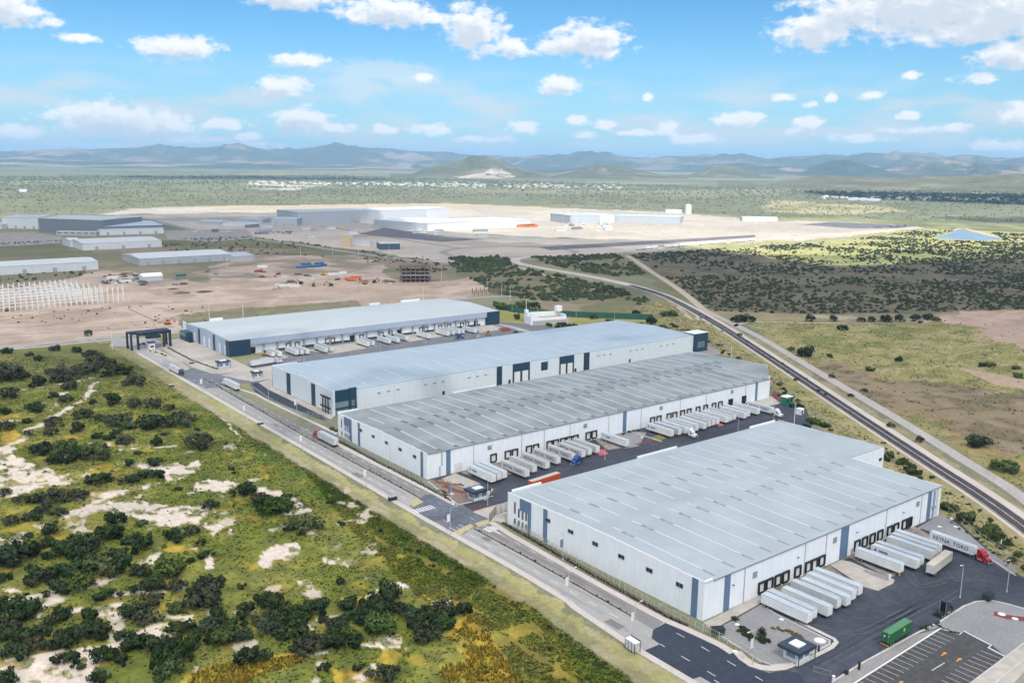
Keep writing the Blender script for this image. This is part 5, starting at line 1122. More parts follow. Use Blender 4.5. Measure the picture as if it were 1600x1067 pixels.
for k, (x, y, kind, lg) in enumerate(CT):
    if k < 3: lab = clab[k]
    elif k < 5: lab = ('lettered ' if lg else 'plain ')+'dull white trailer of the pair after the three by the gatehouse'
    elif k < 8: lab = 'lettered dull white trailer standing apart, '+ordn[k-5]+' of three before the blue tractor'
    elif k < 11: lab = ('lettered ' if lg else 'plain ')+'dull white trailer, '+ordn[k-8]+' of the tight three by the pink floor patch'
    elif k == 11: lab = 'single white trailer with a blue emblem beside the gravel island at mid dock'
    elif k == 12: lab = 'white trailer with a blue emblem, first of the long row past the gravel island'
    elif k == 14: lab = 'white trailer coupled to the white tractor in the long row'
    elif k < 21: lab = '%s white trailer of the long row, counted from the gravel island' % ordn[k-12]
    elif k < 24: lab = '%s white trailer of the three past the pink bay' % ordn[k-21]
    else: lab = '%s white trailer of the last three before the lettered far one' % ordn[k-24]
    dock_trailer(x, y, lab, kind, group=GC, logo=lg)
# tractor coupled to the trailer in the long row
c = at(1076,676,TB); tractor('white tractor truck coupled to a trailer in the long dock row', (c.x-1.3, c.y-1.9), -math.pi/2, 'white')
# lettered trailer with white tractor at the far end
a, b = at(1166.5,627.3,TT), at(1205.5,637.5,TT); rt = front_from(b[:2], a[:2]); d = (b-a).normalized(); nn = Vector((-d.y, d.x, 0)); e = b+nn*1.3
trailer('white lettered semi trailer behind the white tractor at the far end of the dock', (e-d*TL/2)[:2], rt, 0, logo='name', group=GC)
tractor('white tractor truck leaving with the lettered trailer near the green cabin', (e+d*1.9)[:2], rt, 'white')
# blue bobtail
p = at(903,724); tractor('blue bobtail tractor truck in front of the lettered trailers', (p.x, p.y), math.pi+.25, 'blue')
# orange container train behind the nearest warehouse
q = at(868,752); a = at(842,763, 2.6); b = at(886,748.5, 2.6); rt = front_from(b[:2], a[:2]); mid = (a+b)/2
oc = thing('shipping_container', 'orange shipping container with grey roof seen over the back edge of the nearest warehouse', 'container', (mid.x, mid.y+5.5, .06), rt)
oln = (b-a).length/2
ob('container_body', G().box(-oln,oln,-1.25,1.25,1.2,4.05).mesh('container_body', mat('container_orange2', (.52,.085,.02), .5, .12, 1)), oc); ob('container_roof', G().box(-oln,oln,-1.25,1.25,4.055,4.1).mesh('container_roof', mat('orange_cont_roof', (.42,.40,.37), .7)), oc)
ob('chassis', G().box(-oln,oln,-.5,.5,.8,1.195).mesh('chassis', CHS), oc)
for x in (-oln+1.4,-oln+2.7):
    for y in (-1,1): ob('wheel', wheel_mesh(.5,.55), oc, (x,y,.5))
# --- trailers at the far warehouse
GA = 'white semi trailers at the dock of the far warehouse'
AT = [(430,556,1,0),(441,556,0,0),(467,553.7,0,0),(475,553,1,0),(484,552.3,0,0),(512.5,549.5,0,0),(521,548,1,0),(578.5,540.5,0,0),(586,539,1,0),(611.3,536,0,0),(625,534.3,0,0),(638,531,1,0),(673,528,0,0),(703,524,0,0),(711,522.5,1,0),(720,521.3,0,0),(726,520.3,1,0),(745,519.3,0,0)]
alab = ['first of the pair next to the yellow loader','second of the pair next to the yellow loader','first of the three by the second doorway','second of the three by the second doorway','third of the three by the second doorway','first of two by the double dock frames','second of two by the double dock frames','first of two beside the long ramp','second of two beside the long ramp','first of three around the red roof trailer','middle of three around the red roof trailer','one with the dark doorway behind it','single one in the middle of the far half','first of the four tight ones','second of the four tight ones','third of the four tight ones','fourth of the four tight ones','last one, before the small containers']
for (x, y, kind, _), lab in zip(AT, alab): dock_trailer(x, y, 'white trailer at the far warehouse, '+lab, kind, group=GA)
p = at(415,555.5)
def loader(label, loc, rot, colr):
    t = thing('wheel_loader', label, 'loader', (loc[0], loc[1], .05), rot)
    m_ = mat('loader_'+colr, {'yellow':(.52,.30,.04),'orange':(.50,.20,.05)}[colr], .5, .1, 1)
    ob('body', G().sideprism([(-2.6,.8),(-2.6,2.0),(-.9,2.2),(1.2,1.6),(1.2,.8)], -.85, .85).mesh('body', m_), t)
    ob('cab', G().box(-1.0,.4,-.7,.7,2.2,3.3).box(-1.1,.5,-.8,.8,3.31,3.45).mesh('cab', [MGL]), t)
    for s_ in (-.6,.6): ob('lift_arm', G().bar((.6,s_,1.7),(2.6,s_,.8),.18,.3).mesh('lift_arm', m_), t)
    ob('bucket', G().sideprism([(2.5,.1),(2.4,1.2),(2.7,1.1),(3.5,.1)], -1.25, 1.25).mesh('bucket', m_), t)
    for x in (-1.7,.9):
        for y in (-1.0,1.0): ob('wheel', wheel_mesh(.7,.5), t, (x,y,.7))
loader('yellow wheel loader beside the first trailers of the far warehouse', (p.x,p.y), -.5, 'yellow')
p = at(762,524); loader('orange wheel loader at the far end of the far warehouse yard', (p.x,p.y), 2.6, 'orange')
p = at(724,530.5); tractor('dark blue bobtail tractor truck in the far warehouse yard', (p.x, p.y+4), math.pi, 'blue')
# trucks on the avenue
a, b = at(494,686), at(527,696); rt = math.pi/2+.01
p = at(512,692); X_ = 192.0
yv = p.y
tractor('red tractor truck pulling a grey trailer along the avenue', (191.6, at(497,684).y-1.0), math.pi/2, 'red')
tg = trailer('grey box trailer behind the red tractor on the avenue', (191.6, at(497,684).y-2.9-TL/2+.4), math.pi/2, 2)
yq = at(285,586).y
tractor('navy tractor truck driving in from the entrance gate', (183.3, yq-.5), -math.pi/2, 'navy'); trailer('white box trailer behind the navy tractor near the entrance gate', (183.3, yq+1.6+TL/2), -math.pi/2, 0)
p = at(373,611); trailer('white tank bodied trailer driving away in the carriageway by the side drive', (196.2, p.y+8), math.pi/2, 0)
tractor('white tractor truck ahead of the white trailer by the side drive', (196.2, p.y+8+TL/2+1.9), math.pi/2, 'white')
a, b = at(394,574.5), at(433,568); rt = front_from(b[:2], a[:2]); d = (b-a).normalized(); mid = a+d*TL/2
trailer('white semi trailer waiting across the entrance of the far warehouse yard', (mid.x, mid.y+1.3), rt, 0); tractor('white tractor truck waiting at the entrance of the far warehouse yard', (mid.x+d.x*(TL/2+1.9), mid.y+1.3+d.y*(TL/2+1.9)), rt, 'white')
# --- cars
CARC = {'white':(.7,.7,.7),'silver':(.42,.43,.45),'black':(.02,.02,.023),'grey':(.14,.145,.15),'red':(.35,.02,.02),'blue':(.03,.07,.2)}
def car_mesh(c):
    def f():
        g = G().sideprism([(-2.2,.35),(-2.2,.95),(-1.3,1.0),(1.0,.95),(2.15,.8),(2.2,.35)], -.88, .88, 0).sideprism([(-1.75,1.0),(-1.3,1.46),(.3,1.46),(1.05,.96)], -.74, .74, 1).sideprism([(-1.3,1.461),(.3,1.461),(.3,1.49),(-1.3,1.49)], -.70, .70, 0)
        return g.mesh('car_body', [mat('car_'+c, CARC[c], .3, .05, 1, spec=.6), MGL])
    return tm(('car', c), f)
def car(label, px, py, rot, c, group=None, detail=True, cat='car', name='parked_car'):
    p = at(px, py)
    if not detail:
        o = ob(name, car_mesh(c), None, (p.x, p.y, .06), rot); return tag(o, label, cat, group)
    t = thing(name, label, cat, (p.x, p.y, .06), rot, group); ob('car_body', car_mesh(c), t)
    for x in (-1.4,1.35):
        for y in (-.8,.8): ob('wheel', wheel_mesh(.32,.2), t, (x,y,.32))
for x, y, r, c, lab in ((395,603,math.pi/2,'blue','dark blue car on the side drive by the lamp'),(224,538,math.pi/2,'black','black pickup under the dark entrance portal'),(217,539,math.pi/2,'grey','grey car beside the black pickup under the portal'),(748,527,.4,'white','white pickup beside the orange loader'),(806,520,.2,'black','black car on the far corner of the yard'),
 (1218,618,.6,'black','black car beside the green cabin at the far end of the dock'),(292,529,.3,'grey','grey car at the entrance of the far warehouse'),(299,535,.2,'black','dark car by the entrance of the far warehouse')): car(lab, x, y, r, c)
gx = rng
def lot(poly, n, group, base):
    P = poly_w(poly); xs_ = [p[0] for p in P]; ys_ = [p[1] for p in P]; k = 0; tries = 0
    y = min(ys_)
    while y < max(ys_) and k < n:
        x = min(xs_)
        while x < max(xs_) and k < n:
            if inpoly(np.array([x]), np.array([y]), P)[0] and rng.random() < .72:
                c = rng.choice(['white','white','silver','silver','black','grey','grey','red','blue'])
                o = ob('parked_car', car_mesh(c), None, (x, y, .07), math.pi/2+rng.choice((0,math.pi)))
                tag(o, c+' car '+base, 'car', group); k += 1
            x += 3.6
        y += rng.choice((9.0, 15.0))
lot([(-40,368),(50,364),(92,371),(106,377),(30,383),(-40,385)], 100, 'cars parked before the big grey factory', 'in the lot before the big grey factory')
lot([(258,361),(384,359),(396,371),(330,377),(265,373)], 75, 'cars parked between the sheds and the plant', 'in the lot between the grey factory and the plant')
lot([(1255,351.5),(1300,348),(1430,353),(1400,356),(1330,356)], 60, 'cars parked at the sunlit far end of the plant', 'in the lot at the sunlit far end of the plant')
lot([(400,352),(462,356),(452,368),(405,362)], 35, 'cars parked beside the grey plant block', 'in the lot beside the grey low plant block')
lot([(150,441),(190,432),(215,436),(200,445)], 22, 'cars parked by the building site huts', 'among the huts of the building site')

# ================================================================== STREET FURNITURE
def street_lamp(label, p, side, banner='white', h=10.0, group='street lamps along the avenue', arm=2.2):
    t = thing('street_lamp', label, 'street lamp', (p[0], p[1], .1), 0, group)
    ob('pole', tm(('sp',h), lambda: G().cyl((0,0,0),(0,0,h),.13,8,0,.08).cyl((0,0,0),(0,0,.5),.25,8).mesh('pole', mat('pole_grey', (.46,.47,.48), .5, .1, 1))), t)
    ob('arm', tm(('sa',h,side,arm), lambda: G().bar((0,0,h-.15),(side*arm,0,h+.15),.1).mesh('arm', MATS['pole_grey'])), t)
    ob('lamp_head', tm(('sh',h,side,arm), lambda: G().box(min(side*arm,side*(arm+.8)),max(side*arm,side*(arm+.8)),-.16,.16,h+.08,h+.22).mesh('lamp_head', MWM)), t)
    if banner: ob('banner', tm(('sb',banner), lambda: G().box(-1.35,-.18,-.03,.03,h*.5,h*.5+2.7).bar((-1.35,0,h*.5+2.72),(0,0,h*.5+2.72),.05).bar((-1.35,0,h*.5-.02),(0,0,h*.5-.02),.05).mesh('banner', MWM if banner == 'white' else MBL)), t)
def y_at_x(px, X):
    lo, hi = 500.0, 1200.0
    for _ in range(60):
        md = (lo+hi)/2
        if at(px, md).x > X: lo = md
        else: hi = md
    return at(px, md).y
names = ['beside the entrance island','by the navy truck near the gate','opposite the side drive','by the red truck','opposite the stripe of the grey roofed warehouse','over the dark junction','opposite the nearest warehouse','beside the bus shelter']
for px, nm in zip((255,317,384,473,573,703.5,888,990), names):
    street_lamp('verge side street lamp with white banner '+nm, (176.2 if px > 350 else 179.3, y_at_x(px, 176.2 if px > 350 else 179.3)), 1)
for (px, py), nm, bn in (((879.5,876),'with a blue banner before the nearest warehouse','blue'),((1175.5,1038),'with a white banner at the corner of the yard entrance','white'),((610,728),'before the grey roofed warehouse',None),((464,647),'at the gate of the side drive','white'),((420,628),'by the dark side drive',None),((705,788),'with a small sign by the gatehouse garden','blue')):
    p = at(px, py); street_lamp('building side street lamp '+nm, (p.x, p.y), -1, bn)
for k, (px, py, nm) in enumerate(((1071,975,'at the edge of the nearest yard'),(1573,925,'at the far side of the nearest yard'),(1500,934,'between the black tractor and the dark bin'),(945,718,'before the single trailer with the emblem'),(1208,660,'by the white tractor at the dock end'),(1153,676,'behind the nearest warehouse'),(762,789,'beside the gatehouse road'),(475,566,'at the near end of the far yard'),(515,561,'in the middle of the far yard'),(548,556,'on the far yard beyond the middle'),(594,549,'on the far yard before the ramps'),(665,540,'on the far yard past the ramps'))):
    if k == 0: continue
    p = at(px, py); street_lamp('thin yard lamp pole '+nm, (p.x, p.y), -1, None, 11.0, 'lamp poles in the truck yards', 1.2)
# gatehouses
def gatehouse(label, px, py, w, d, h, rot=0.0, over=1.2):
    p = at(px, py); t = thing('gatehouse', label, 'gatehouse', (p.x, p.y, .15), rot)
    ob('wall', G().box(-w/2,w/2,-d/2,d/2,0,h).mesh('wall', mat('gatehouse_white', (.60,.63,.66), .6, .05, 1)), t)
    ob('roof', G().box(-w/2-over,w/2+over,-d/2-over,d/2+over,h+.01,h+.85).mesh('roof', mat('gatehouse_roof', (.030,.045,.065), .5, .1, 1)), t)
    ob('roof_light', G().box(-w*.3,w*.3,-d*.35,d*.35,h+.855,h+1.2).mesh('roof_light', mat('roof_light_white', (.70,.76,.80), .4, .05, 1)), t)
    for x in (-.28,.28): ob('window', G().box(x*w-w*.16,x*w+w*.16,-d/2-.06,-d/2+.05,1.0,h-.5).mesh('window', MGL2), t)
    ob('window', G().box(-w/2-.06,-w/2+.05,-d*.3,d*.3,1.0,h-.5).mesh('window', MGL2), t)
    ob('door', G().box(w/2-.05,w/2+.06,-.5,.5,.02,2.2).mesh('door', MGL), t)
    for x in (-w/2-over+.2, w/2+over-.2):
        ob('post', G().cyl((x,-d/2-over+.2,0),(x,-d/2-over+.2,h),.14,8).mesh('post', mat('post_dark', (.05,.06,.075), .5)), t)
gatehouse('white gatehouse with dark flat roof at the yard entrance of the nearest warehouse', 1244, 1027, 5.5, 4.6, 3.0, 0)
gatehouse('white gatehouse with dark flat roof beside the red planters of the grey roofed warehouse', 746, 778, 6.5, 4.0, 3.2, 0)
gatehouse('white gatehouse with dark flat roof at the far warehouse yard entrance', 348.5, 574, 7.0, 4, 3.4, 0, .6)
gatehouse('small dark roofed gatehouse beside the side drive', 401, 590, 5, 4, 3.0, 0, .5)
for px, py, lab, w_, d_, h_, mt in ((236.5,545,'white guard booth on the island inside the entrance portal',4,4,4.5,MWM),):
    p = at(px, py); t = thing('guard_booth', lab, 'booth', (p.x, p.y, .1)); ob('wall', G().box(-w_/2,w_/2,-d_/2,d_/2,0,h_).mesh('wall', mt), t); ob('roof', G().box(-w_/2-.8,w_/2+.8,-d_/2-.6,d_/2+.6,h_+.01,h_+.4).mesh('roof', MNV), t); ob('window', G().box(-1.2,1.2,-d_/2-.05,-d_/2+.05,1.2,2.6).mesh('window', MGL), t)
# entrance portal
a, b = at(206,547), at(263,541); yp = (a.y+b.y)/2
pt = thing('entrance_portal', 'dark blue entrance portal spanning the avenue at the edge of the park', 'gate', (0,0,0))
DK = mat('portal_dark', (.018,.028,.045), .5, .15, .5)
ob('portal_column', G().box(a.x-1,a.x+.3,yp-1.5,yp-.3,0,11.8).box(a.x+3.4,a.x+4.8,yp-1.5,yp-.3,0,11.8).box(a.x+.31,a.x+3.39,yp-1.4,yp-.4,10.8,11.79).mesh('portal_column', DK), pt)
ob('portal_column', G().box(b.x-3.6,b.x-2.4,yp-1.5,yp-.3,0,9.6).box(b.x+.6,b.x+2.2,yp-1.5,yp-.3,0,11.8).mesh('portal_column', DK), pt)
ob('portal_beam', G().box(a.x+4.81,b.x+.59,yp-1.45,yp+3,9.62,11.78).box(a.x+9,b.x-6,yp-4.5,yp-1.46,7.6,9.6).mesh('portal_beam', DK), pt)
ob('portal_canopy', G().box(a.x-1,b.x+2.2,yp+3.01,yp+9,11.0,11.8).mesh('portal_canopy', DK), pt)
for x in (a.x-.6, b.x+1.4): ob('portal_column', G().box(x-.6,x+.6,yp+7,yp+8.4,0,10.98).mesh('portal_column', DK), pt)
sheet('traffic_island', [(229,548.5),(238,544),(262,553),(283,564),(297,576),(290,579),(262,562)], .16, PCON, thick=.14)
# bus shelter on the verge
a, b = at(976.5,1012.5), at(991.5,1022.5); rt = front_from(b[:2], a[:2]); ln = (b-a).length; d = (b-a).normalized(); mid = (a+b)/2; nn = Vector((d.y,-d.x,0))
nn = nn if nn.x > 0 else -nn
bs = thing('bus_shelter', 'glass sided bus shelter with white roof standing on the grass verge', 'bus shelter', (mid.x, mid.y, .05), rt)
hw = ln/2; dd = 2.0; sgn = 1 if Vector((-math.sin(rt), math.cos(rt),0)).dot(nn) > 0 else -1
Y_ = sorted((0, sgn*dd))
ob('roof', G().box(-hw,hw,Y_[0],Y_[1],3.0,3.14).mesh('roof', MWM), bs)
ob('fascia', G().box(-hw,hw,sgn*dd,sgn*dd+.12,2.9,3.45).mesh('fascia', MBK), bs)
for x in (-hw+.06,-hw/3,hw/3,hw-.06): ob('post', G().box(x-.07,x+.07,-.07,.07,0,2.99).mesh('post', MBK), bs)
for x in (-hw+.06,hw-.06): ob('post', G().box(x-.07,x+.07,sgn*dd-.07,sgn*dd+.07,0,2.99).mesh('post', MBK), bs)
for k in range(3): x0 = -hw+.15+k*(2*hw-.2)/3; ob('pane', G().box(x0,x0+(2*hw-.2)/3-.2,-.02,.02,.5,2.9).mesh('pane', mat('shelter_glass', (.52,.56,.60), .2, .05, 1)), bs)
ob('bench', G().box(-hw+.5,hw-.5,sgn*.3 if sgn>0 else -.8,.8 if sgn>0 else -.3,.42,.5).mesh('bench', MST), bs)
# railings before the two long street fronts
def fence(label, pts, h=2.4, step=2.6, mtp=None, group=None, rails=(.3,.92), picket=0.0):
    P = [at(*p) for p in pts]; t = thing('fence', label, 'fence', (P[0].x, P[0].y, .1), 0, group); o0 = P[0]
    mp_ = mtp or mat('fence_post_beige', (.44,.42,.34), .7, .12, 2)
    pm = tm(('fp',h,mp_.name), lambda: G().box(-.09,.09,-.09,.09,0,h).mesh('fence_post', mp_)); g = G()
    for p, q in zip(P[:-1], P[1:]):
        ln = (q-p).length; n = max(1, round(ln/step))
        for k in range(n): c = p+(q-p)*k/n-o0; ob('fence_post', pm, t, (c.x, c.y, 0))
        for r in rails: g.bar((p-o0)+Vector((0,0,h*r)), (q-o0)+Vector((0,0,h*r)), .06, .08)
        if picket:
            n = int(ln/picket)
            for k in range(n): c = p+(q-p)*k/n-o0; g.bar((c.x,c.y,h*rails[0]),(c.x,c.y,h*rails[-1]),.05)
    ob('fence_rail', g.mesh('fence_rail', mp_), t); return t
fence('beige post and rail fence between the avenue and the nearest warehouse', [(790,815),(870,862),(950,908),(1041,960),(1110,993),(1150,1013),(1180,1029),(1203,1041)], picket=.8)
fence('thin grey mesh fence between the avenue and the grey roofed warehouse', [(532,688),(590,720),(655,752),(690,776)], mtp=mat('fence_grey', (.36,.37,.37), .6), picket=.9)
fence('tall dark mesh fence by the corner of the nearest warehouse', [(765,815),(775,803),(798,797)], 3.2, 2.2, mat('fence_dark', (.09,.095,.10), .6), rails=(.02,.3,.6,.98), picket=.7)
fence('grey railing along the dark side drive', [(392,604),(420,625),(470,650),(500,664)], 1.6, 2.6, MATS['fence_grey'], picket=.9)
fence('white sliding gate and railing across the side drive', [(463,655),(482,650),(505,655),(520,668)], 2.6, 3.2, MATS['fence_grey'], picket=.6)
fence('grey security fence between the warehouses and the railway', [(1095,520),(1130,545),(1210,595),(1262,640),(1310,672),(1400,728)], 2.2, 4, MATS['fence_grey'])
fence('grey security fence at the edge of the nearest yard', [(1482,800),(1530,840),(1600,890),(1680,950)], 2.2, 4, MATS['fence_grey'])
# green mesh fence by the water works
P = [at(*p) for p in [(770,478),(800,488),(840,492),(900,496),(960,498),(1020,500)]]; gf = thing('fence', 'green mesh fence round the lawn behind the light blue roofed warehouse', 'fence', (P[0].x,P[0].y,0)); g = G(); o0 = P[0]
for p, q in zip(P[:-1], P[1:]): g.bar(p-o0+Vector((0,0,2.6)), q-o0+Vector((0,0,2.6)), .06, 5.0)
ob('mesh_panel', g.mesh('mesh_panel', mat('green_mesh', (.02,.10,.075), .8, .15, .3)), gf)
for p in P: ob('fence_post', tm(('gfp',), lambda: G().box(-.1,.1,-.16,.16,0,5.4).mesh('fence_post', MST)), gf, (p.x-o0.x, p.y-o0.y-.1, 0))
# white water works
a, b = at(829,508), at(885,504.5); rt = front_from(b[:2], a[:2]); ln = (b-a).length
wk = thing('water_works', 'white stepped water works building on the lawn behind the light blue roofed warehouse', 'building', (a.x,a.y,0), rt)
ob('wall', G().box(0,ln,0,1.0,0,5.5).box(0,ln,12,13,0,8.5).box(-.01,1,1.01,11.99,0,7).box(ln-1,ln+.01,1.01,11.99,0,7).mesh('wall', MW), wk)
ob('tank_floor', G().box(1.01,ln-1.01,1.01,11.99,0,4.6).mesh('tank_floor', mat('tank_ochre', (.34,.29,.19), .9)), wk)
ob('stair_block', G().sideprism([(-.2,0),(-.2,9.5),(1.8,9.5),(7,5.6),(7,0)], -.8, -.05).box(0,2.5,10,13.2,8.52,11).mesh('stair_block', MW), wk)
ob('tower', G().box(ln-5,ln+.2,9,13.4,8.52,13).mesh('tower', MW), wk); ob('base_wall', G().box(2,ln+1,-2.5,-.85,0,3.6).mesh('base_wall', mat('grey_render', (.42,.41,.40), .9)), wk)
ob('railing', G().bar((0,.5,6.3),(ln,.5,6.3),.1).bar((0,12.5,9.4),(ln,12.5,9.4),.1).mesh('railing', mat('rail_yellow', (.5,.4,.1), .6)), wk)
p = at(822,500); mt_ = thing('mast', 'thin white mast beside the water works', 'mast', (p.x,p.y,0)); ob('pole', G().cyl((0,0,0),(0,0,18),.3,8,0,.18).mesh('pole', MWM), mt_)
# small things in the yards
def small(name, label, cat, px, py, parts, z=.05, rot=0.0, group=None):
    p = at(px, py); t = thing(name, label, cat, (p.x, p.y, z), rot, group)
    for nm, g, mt in parts: ob(nm, g.mesh(nm, mt), t)
DT = mat('bin_teal', (.015,.05,.05), .6, .15, 1)
def skip_parts(): return [('bin_body', G().sideprism([(-1.6,.2),(-1.9,1.9),(1.9,1.9),(1.6,.2)], -1.1, 1.1), DT), ('bin_lid', G().box(-1.95,-.03,-1.15,1.15,1.91,2.02).box(.03,1.95,-1.15,1.15,1.91,2.02), MBK), ('bin_foot', G().box(-1.4,-1.0,-1,1,0,.19).box(1.0,1.4,-1,1,0,.19), MBK)]
small('waste_skip', 'dark teal waste skip on the kerb behind the red planter strip', 'skip', 1543.5, 937, skip_parts(), .2)
small('waste_skip', 'grey blue bin against the fence by the gravel bed of the nearest warehouse', 'skip', 1121, 991, skip_parts(), .16, -.5)
small('waste_skip', 'dark bin beside the green cabin at the end of the dock', 'skip', 1238, 636, skip_parts(), .06)
small('site_cabin', 'green cabin with white roof at the far end of the grey roofed dock', 'cabin', 1229, 631, [('cabin_wall', G().box(-3,3,-2,2,0,4.2), mat('cabin_green', (.02,.17,.10), .6, .1, 1)), ('cabin_roof', G().box(-3.2,3.2,-2.2,2.2,4.21,4.5), MWM), ('cabin_window', G().box(-2.4,-.8,-2.08,-1.95,1.6,3.2).box(.6,2.2,-2.08,-1.95,1.6,3.2), MGL)], .08)
small('guard_hut', 'small white hut with a dark doorway by the railway fence', 'hut', 1249.5, 647, [('hut_wall', G().box(-1.7,1.7,-1.4,1.4,0,2.9), MW), ('hut_door', G().box(.1,1.0,-1.46,-1.35,0,2.2).box(-1.2,-.3,-1.46,-1.35,.9,2.0), MGL), ('hut_roof', G().box(-1.9,1.9,-1.6,1.6,2.91,3.1), MW)], .06)
def bollard(label, px, py, c, h=1.2, r=.22, group=None):
    small('bollard', label, 'bollard', px, py, [('bollard_post', G().cyl((0,0,0),(0,0,h),r,10), mat('bollard_'+c, {'white':(.7,.7,.7),'yellow':(.55,.38,.06),'dark':(.03,.03,.035)}[c], .6)), ('bollard_cap', G().cyl((0,0,h+.003),(0,0,h+.12),r*1.1,10,0,r*.5), mat('bollard_'+c, (.7,.7,.7), .6))], .1, 0, group)
bollard('white bollard at the tip of the dock island gravel', 1390, 905, 'white', 1.6, .35); bollard('yellow bollard in front of the trailer with the navy skirt', 1405, 899, 'yellow', 1.6, .3); bollard('white post by the kerb beyond the red tractor', 1563.5, 854.5, 'white', 2.6, .2)
bollard('dark round bollard on the pavement by the car park', 1322, 1053, 'dark', 1.3, .6); bollard('dark bollard with a red light at the yard entrance', 1342, 1046, 'dark', 2.4, .35); bollard('short dark bollard by the kerb corner of the gravel bed', 1279, 1017, 'dark', 1.6, .3); bollard('white bollard at the corner of the yard entrance', 1302, 1064, 'white', 1.5, .4)
bs_ = at(1271,1049); e_ = at(1297,1057); gt_ = thing('barrier_gate', 'thin grey sliding gate across the yard entrance by the gatehouse', 'gate', (bs_.x,bs_.y,.06)); ob('gate_rail', G().bar((0,0,1.6),(e_.x-bs_.x,e_.y-bs_.y,1.6),.08).bar((0,0,.2),(e_.x-bs_.x,e_.y-bs_.y,.2),.08).bar((0,0,0),(0,0,1.8),.12).bar((e_.x-bs_.x,e_.y-bs_.y,0),(e_.x-bs_.x,e_.y-bs_.y,1.8),.12).mesh('gate_rail', MST), gt_)
for px, py, l_ in ((1221,968,'white manhole cover in the gravel by the first trailer'),(1152,976,'pale manhole cover in the gravel beside the concrete apron'),(1149,1018,'pale drain frame in the pavement by the corner'),(1281,1001,'large white round cover in the gravel by the gatehouse'),(1487,811,'white cover in the gravel beyond the lettered trailer'),(1468,823,'pale cover by the lettered trailer roof'),(1493,823,'second white cover in the gravel near the railway fence'),(706,772,'pale cover in the garden of the gatehouse'),(708,788,'small pale cover near the lamp in the gatehouse garden'),(1003,683.5,'white cover on the gravel island of the dock')):
    p = at(px, py); big = px == 1281
    tag(ob('manhole_cover', G().cyl((p.x,p.y,.1),(p.x,p.y,.22),1.6 if big else .75,14).mesh('manhole_cover', PAINT)), l_, 'cover')
p = at(616,786); small('roadside_bin', 'dark roadside cabinet on the verge before the junction', 'cabinet', 613.5, 781.5, [('cabinet_body', G().box(-1.6,1.6,-.8,.8,.15,1.6), MBK), ('cabinet_top', G().box(-1.7,1.7,-.9,.9,1.61,1.8), MST)])
for px, py, l_ in ((300,568,'dark drain hood on the verge near the gate'),(268,604,'dark drain hood on the verge below the navy truck'),(407,663,'dark drain hood on the verge opposite the drive gate')):
    small('drain_hood', l_, 'drain', px, py, [('hood', G().sideprism([(-1.4,0),(-1.1,1.1),(1.1,1.1),(1.4,0)], -.9, .9), mat('hood_dark', (.06,.055,.05), .9)), ('hood_lip', G().box(-1.5,1.5,-1,1,1.11,1.25), MKB)])
# ================================================================== PLANTS
nr_ = np.random.RandomState(11)
LEAF = {}
def leaf_mat(name, col, trans=.4, rnd=.18):
    mt = bpy.data.materials.new(name); mt.use_nodes = True; t = mt.node_tree; b = t.nodes['Principled BSDF']; o = t.nodes['Material Output']
    oi = N('ShaderNodeObjectInfo', t); hs = N('ShaderNodeHueSaturation', t); hs.inputs['Color'].default_value = (*col, 1)
    g = N('ShaderNodeMapRange', t); L(oi.outputs['Random'], g.inputs[0], t); g.inputs[3].default_value = 1-rnd; g.inputs[4].default_value = 1+rnd; L(g.outputs[0], hs.inputs['Value'], t)
    g2 = N('ShaderNodeMapRange', t); L(math_n('FRACT', math_n('MULTIPLY', oi.outputs['Random'], 7.31, tree=t), tree=t), g2.inputs[0], t); g2.inputs[3].default_value = .485; g2.inputs[4].default_value = .525; L(g2.outputs[0], hs.inputs['Hue'], t)
    g3 = N('ShaderNodeMapRange', t); L(math_n('FRACT', math_n('MULTIPLY', oi.outputs['Random'], 3.77, tree=t), tree=t), g3.inputs[0], t); g3.inputs[3].default_value = .75; g3.inputs[4].default_value = 1.1; L(g3.outputs[0], hs.inputs['Saturation'], t)
    L(hs.outputs[0], b.inputs['Base Color'], t); b.inputs['Roughness'].default_value = .75; b.inputs['Specular IOR Level'].default_value = .2
    tr = N('ShaderNodeBsdfTranslucent', t); L(hs.outputs[0], tr.inputs['Color'], t)
    mx = N('ShaderNodeMixShader', t); mx.inputs[0].default_value = trans; L(b.outputs[0], mx.inputs[1], t); L(tr.outputs[0], mx.inputs[2], t); L(mx.outputs[0], o.inputs['Surface'], t)
    return mt
_ = 0
LG = {'dark': [leaf_mat('leaf_dark', (.024,.043,.015)), leaf_mat('leaf_dark_mid', (.040,.068,.021)), leaf_mat('leaf_dark_pale', (.068,.104,.031))],
      'grey': [leaf_mat('leaf_grey', (.050,.060,.034)), leaf_mat('leaf_grey_mid', (.072,.084,.046)), leaf_mat('leaf_grey_pale', (.105,.118,.065))],
      'light': [leaf_mat('leaf_light', (.060,.095,.020)), leaf_mat('leaf_light_mid', (.095,.14,.030)), leaf_mat('leaf_light_pale', (.15,.19,.05))],
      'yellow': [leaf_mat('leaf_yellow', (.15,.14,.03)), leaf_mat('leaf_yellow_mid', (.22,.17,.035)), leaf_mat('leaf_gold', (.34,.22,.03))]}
BARK = mat('bark', (.10,.08,.065), .95, .25, 4)
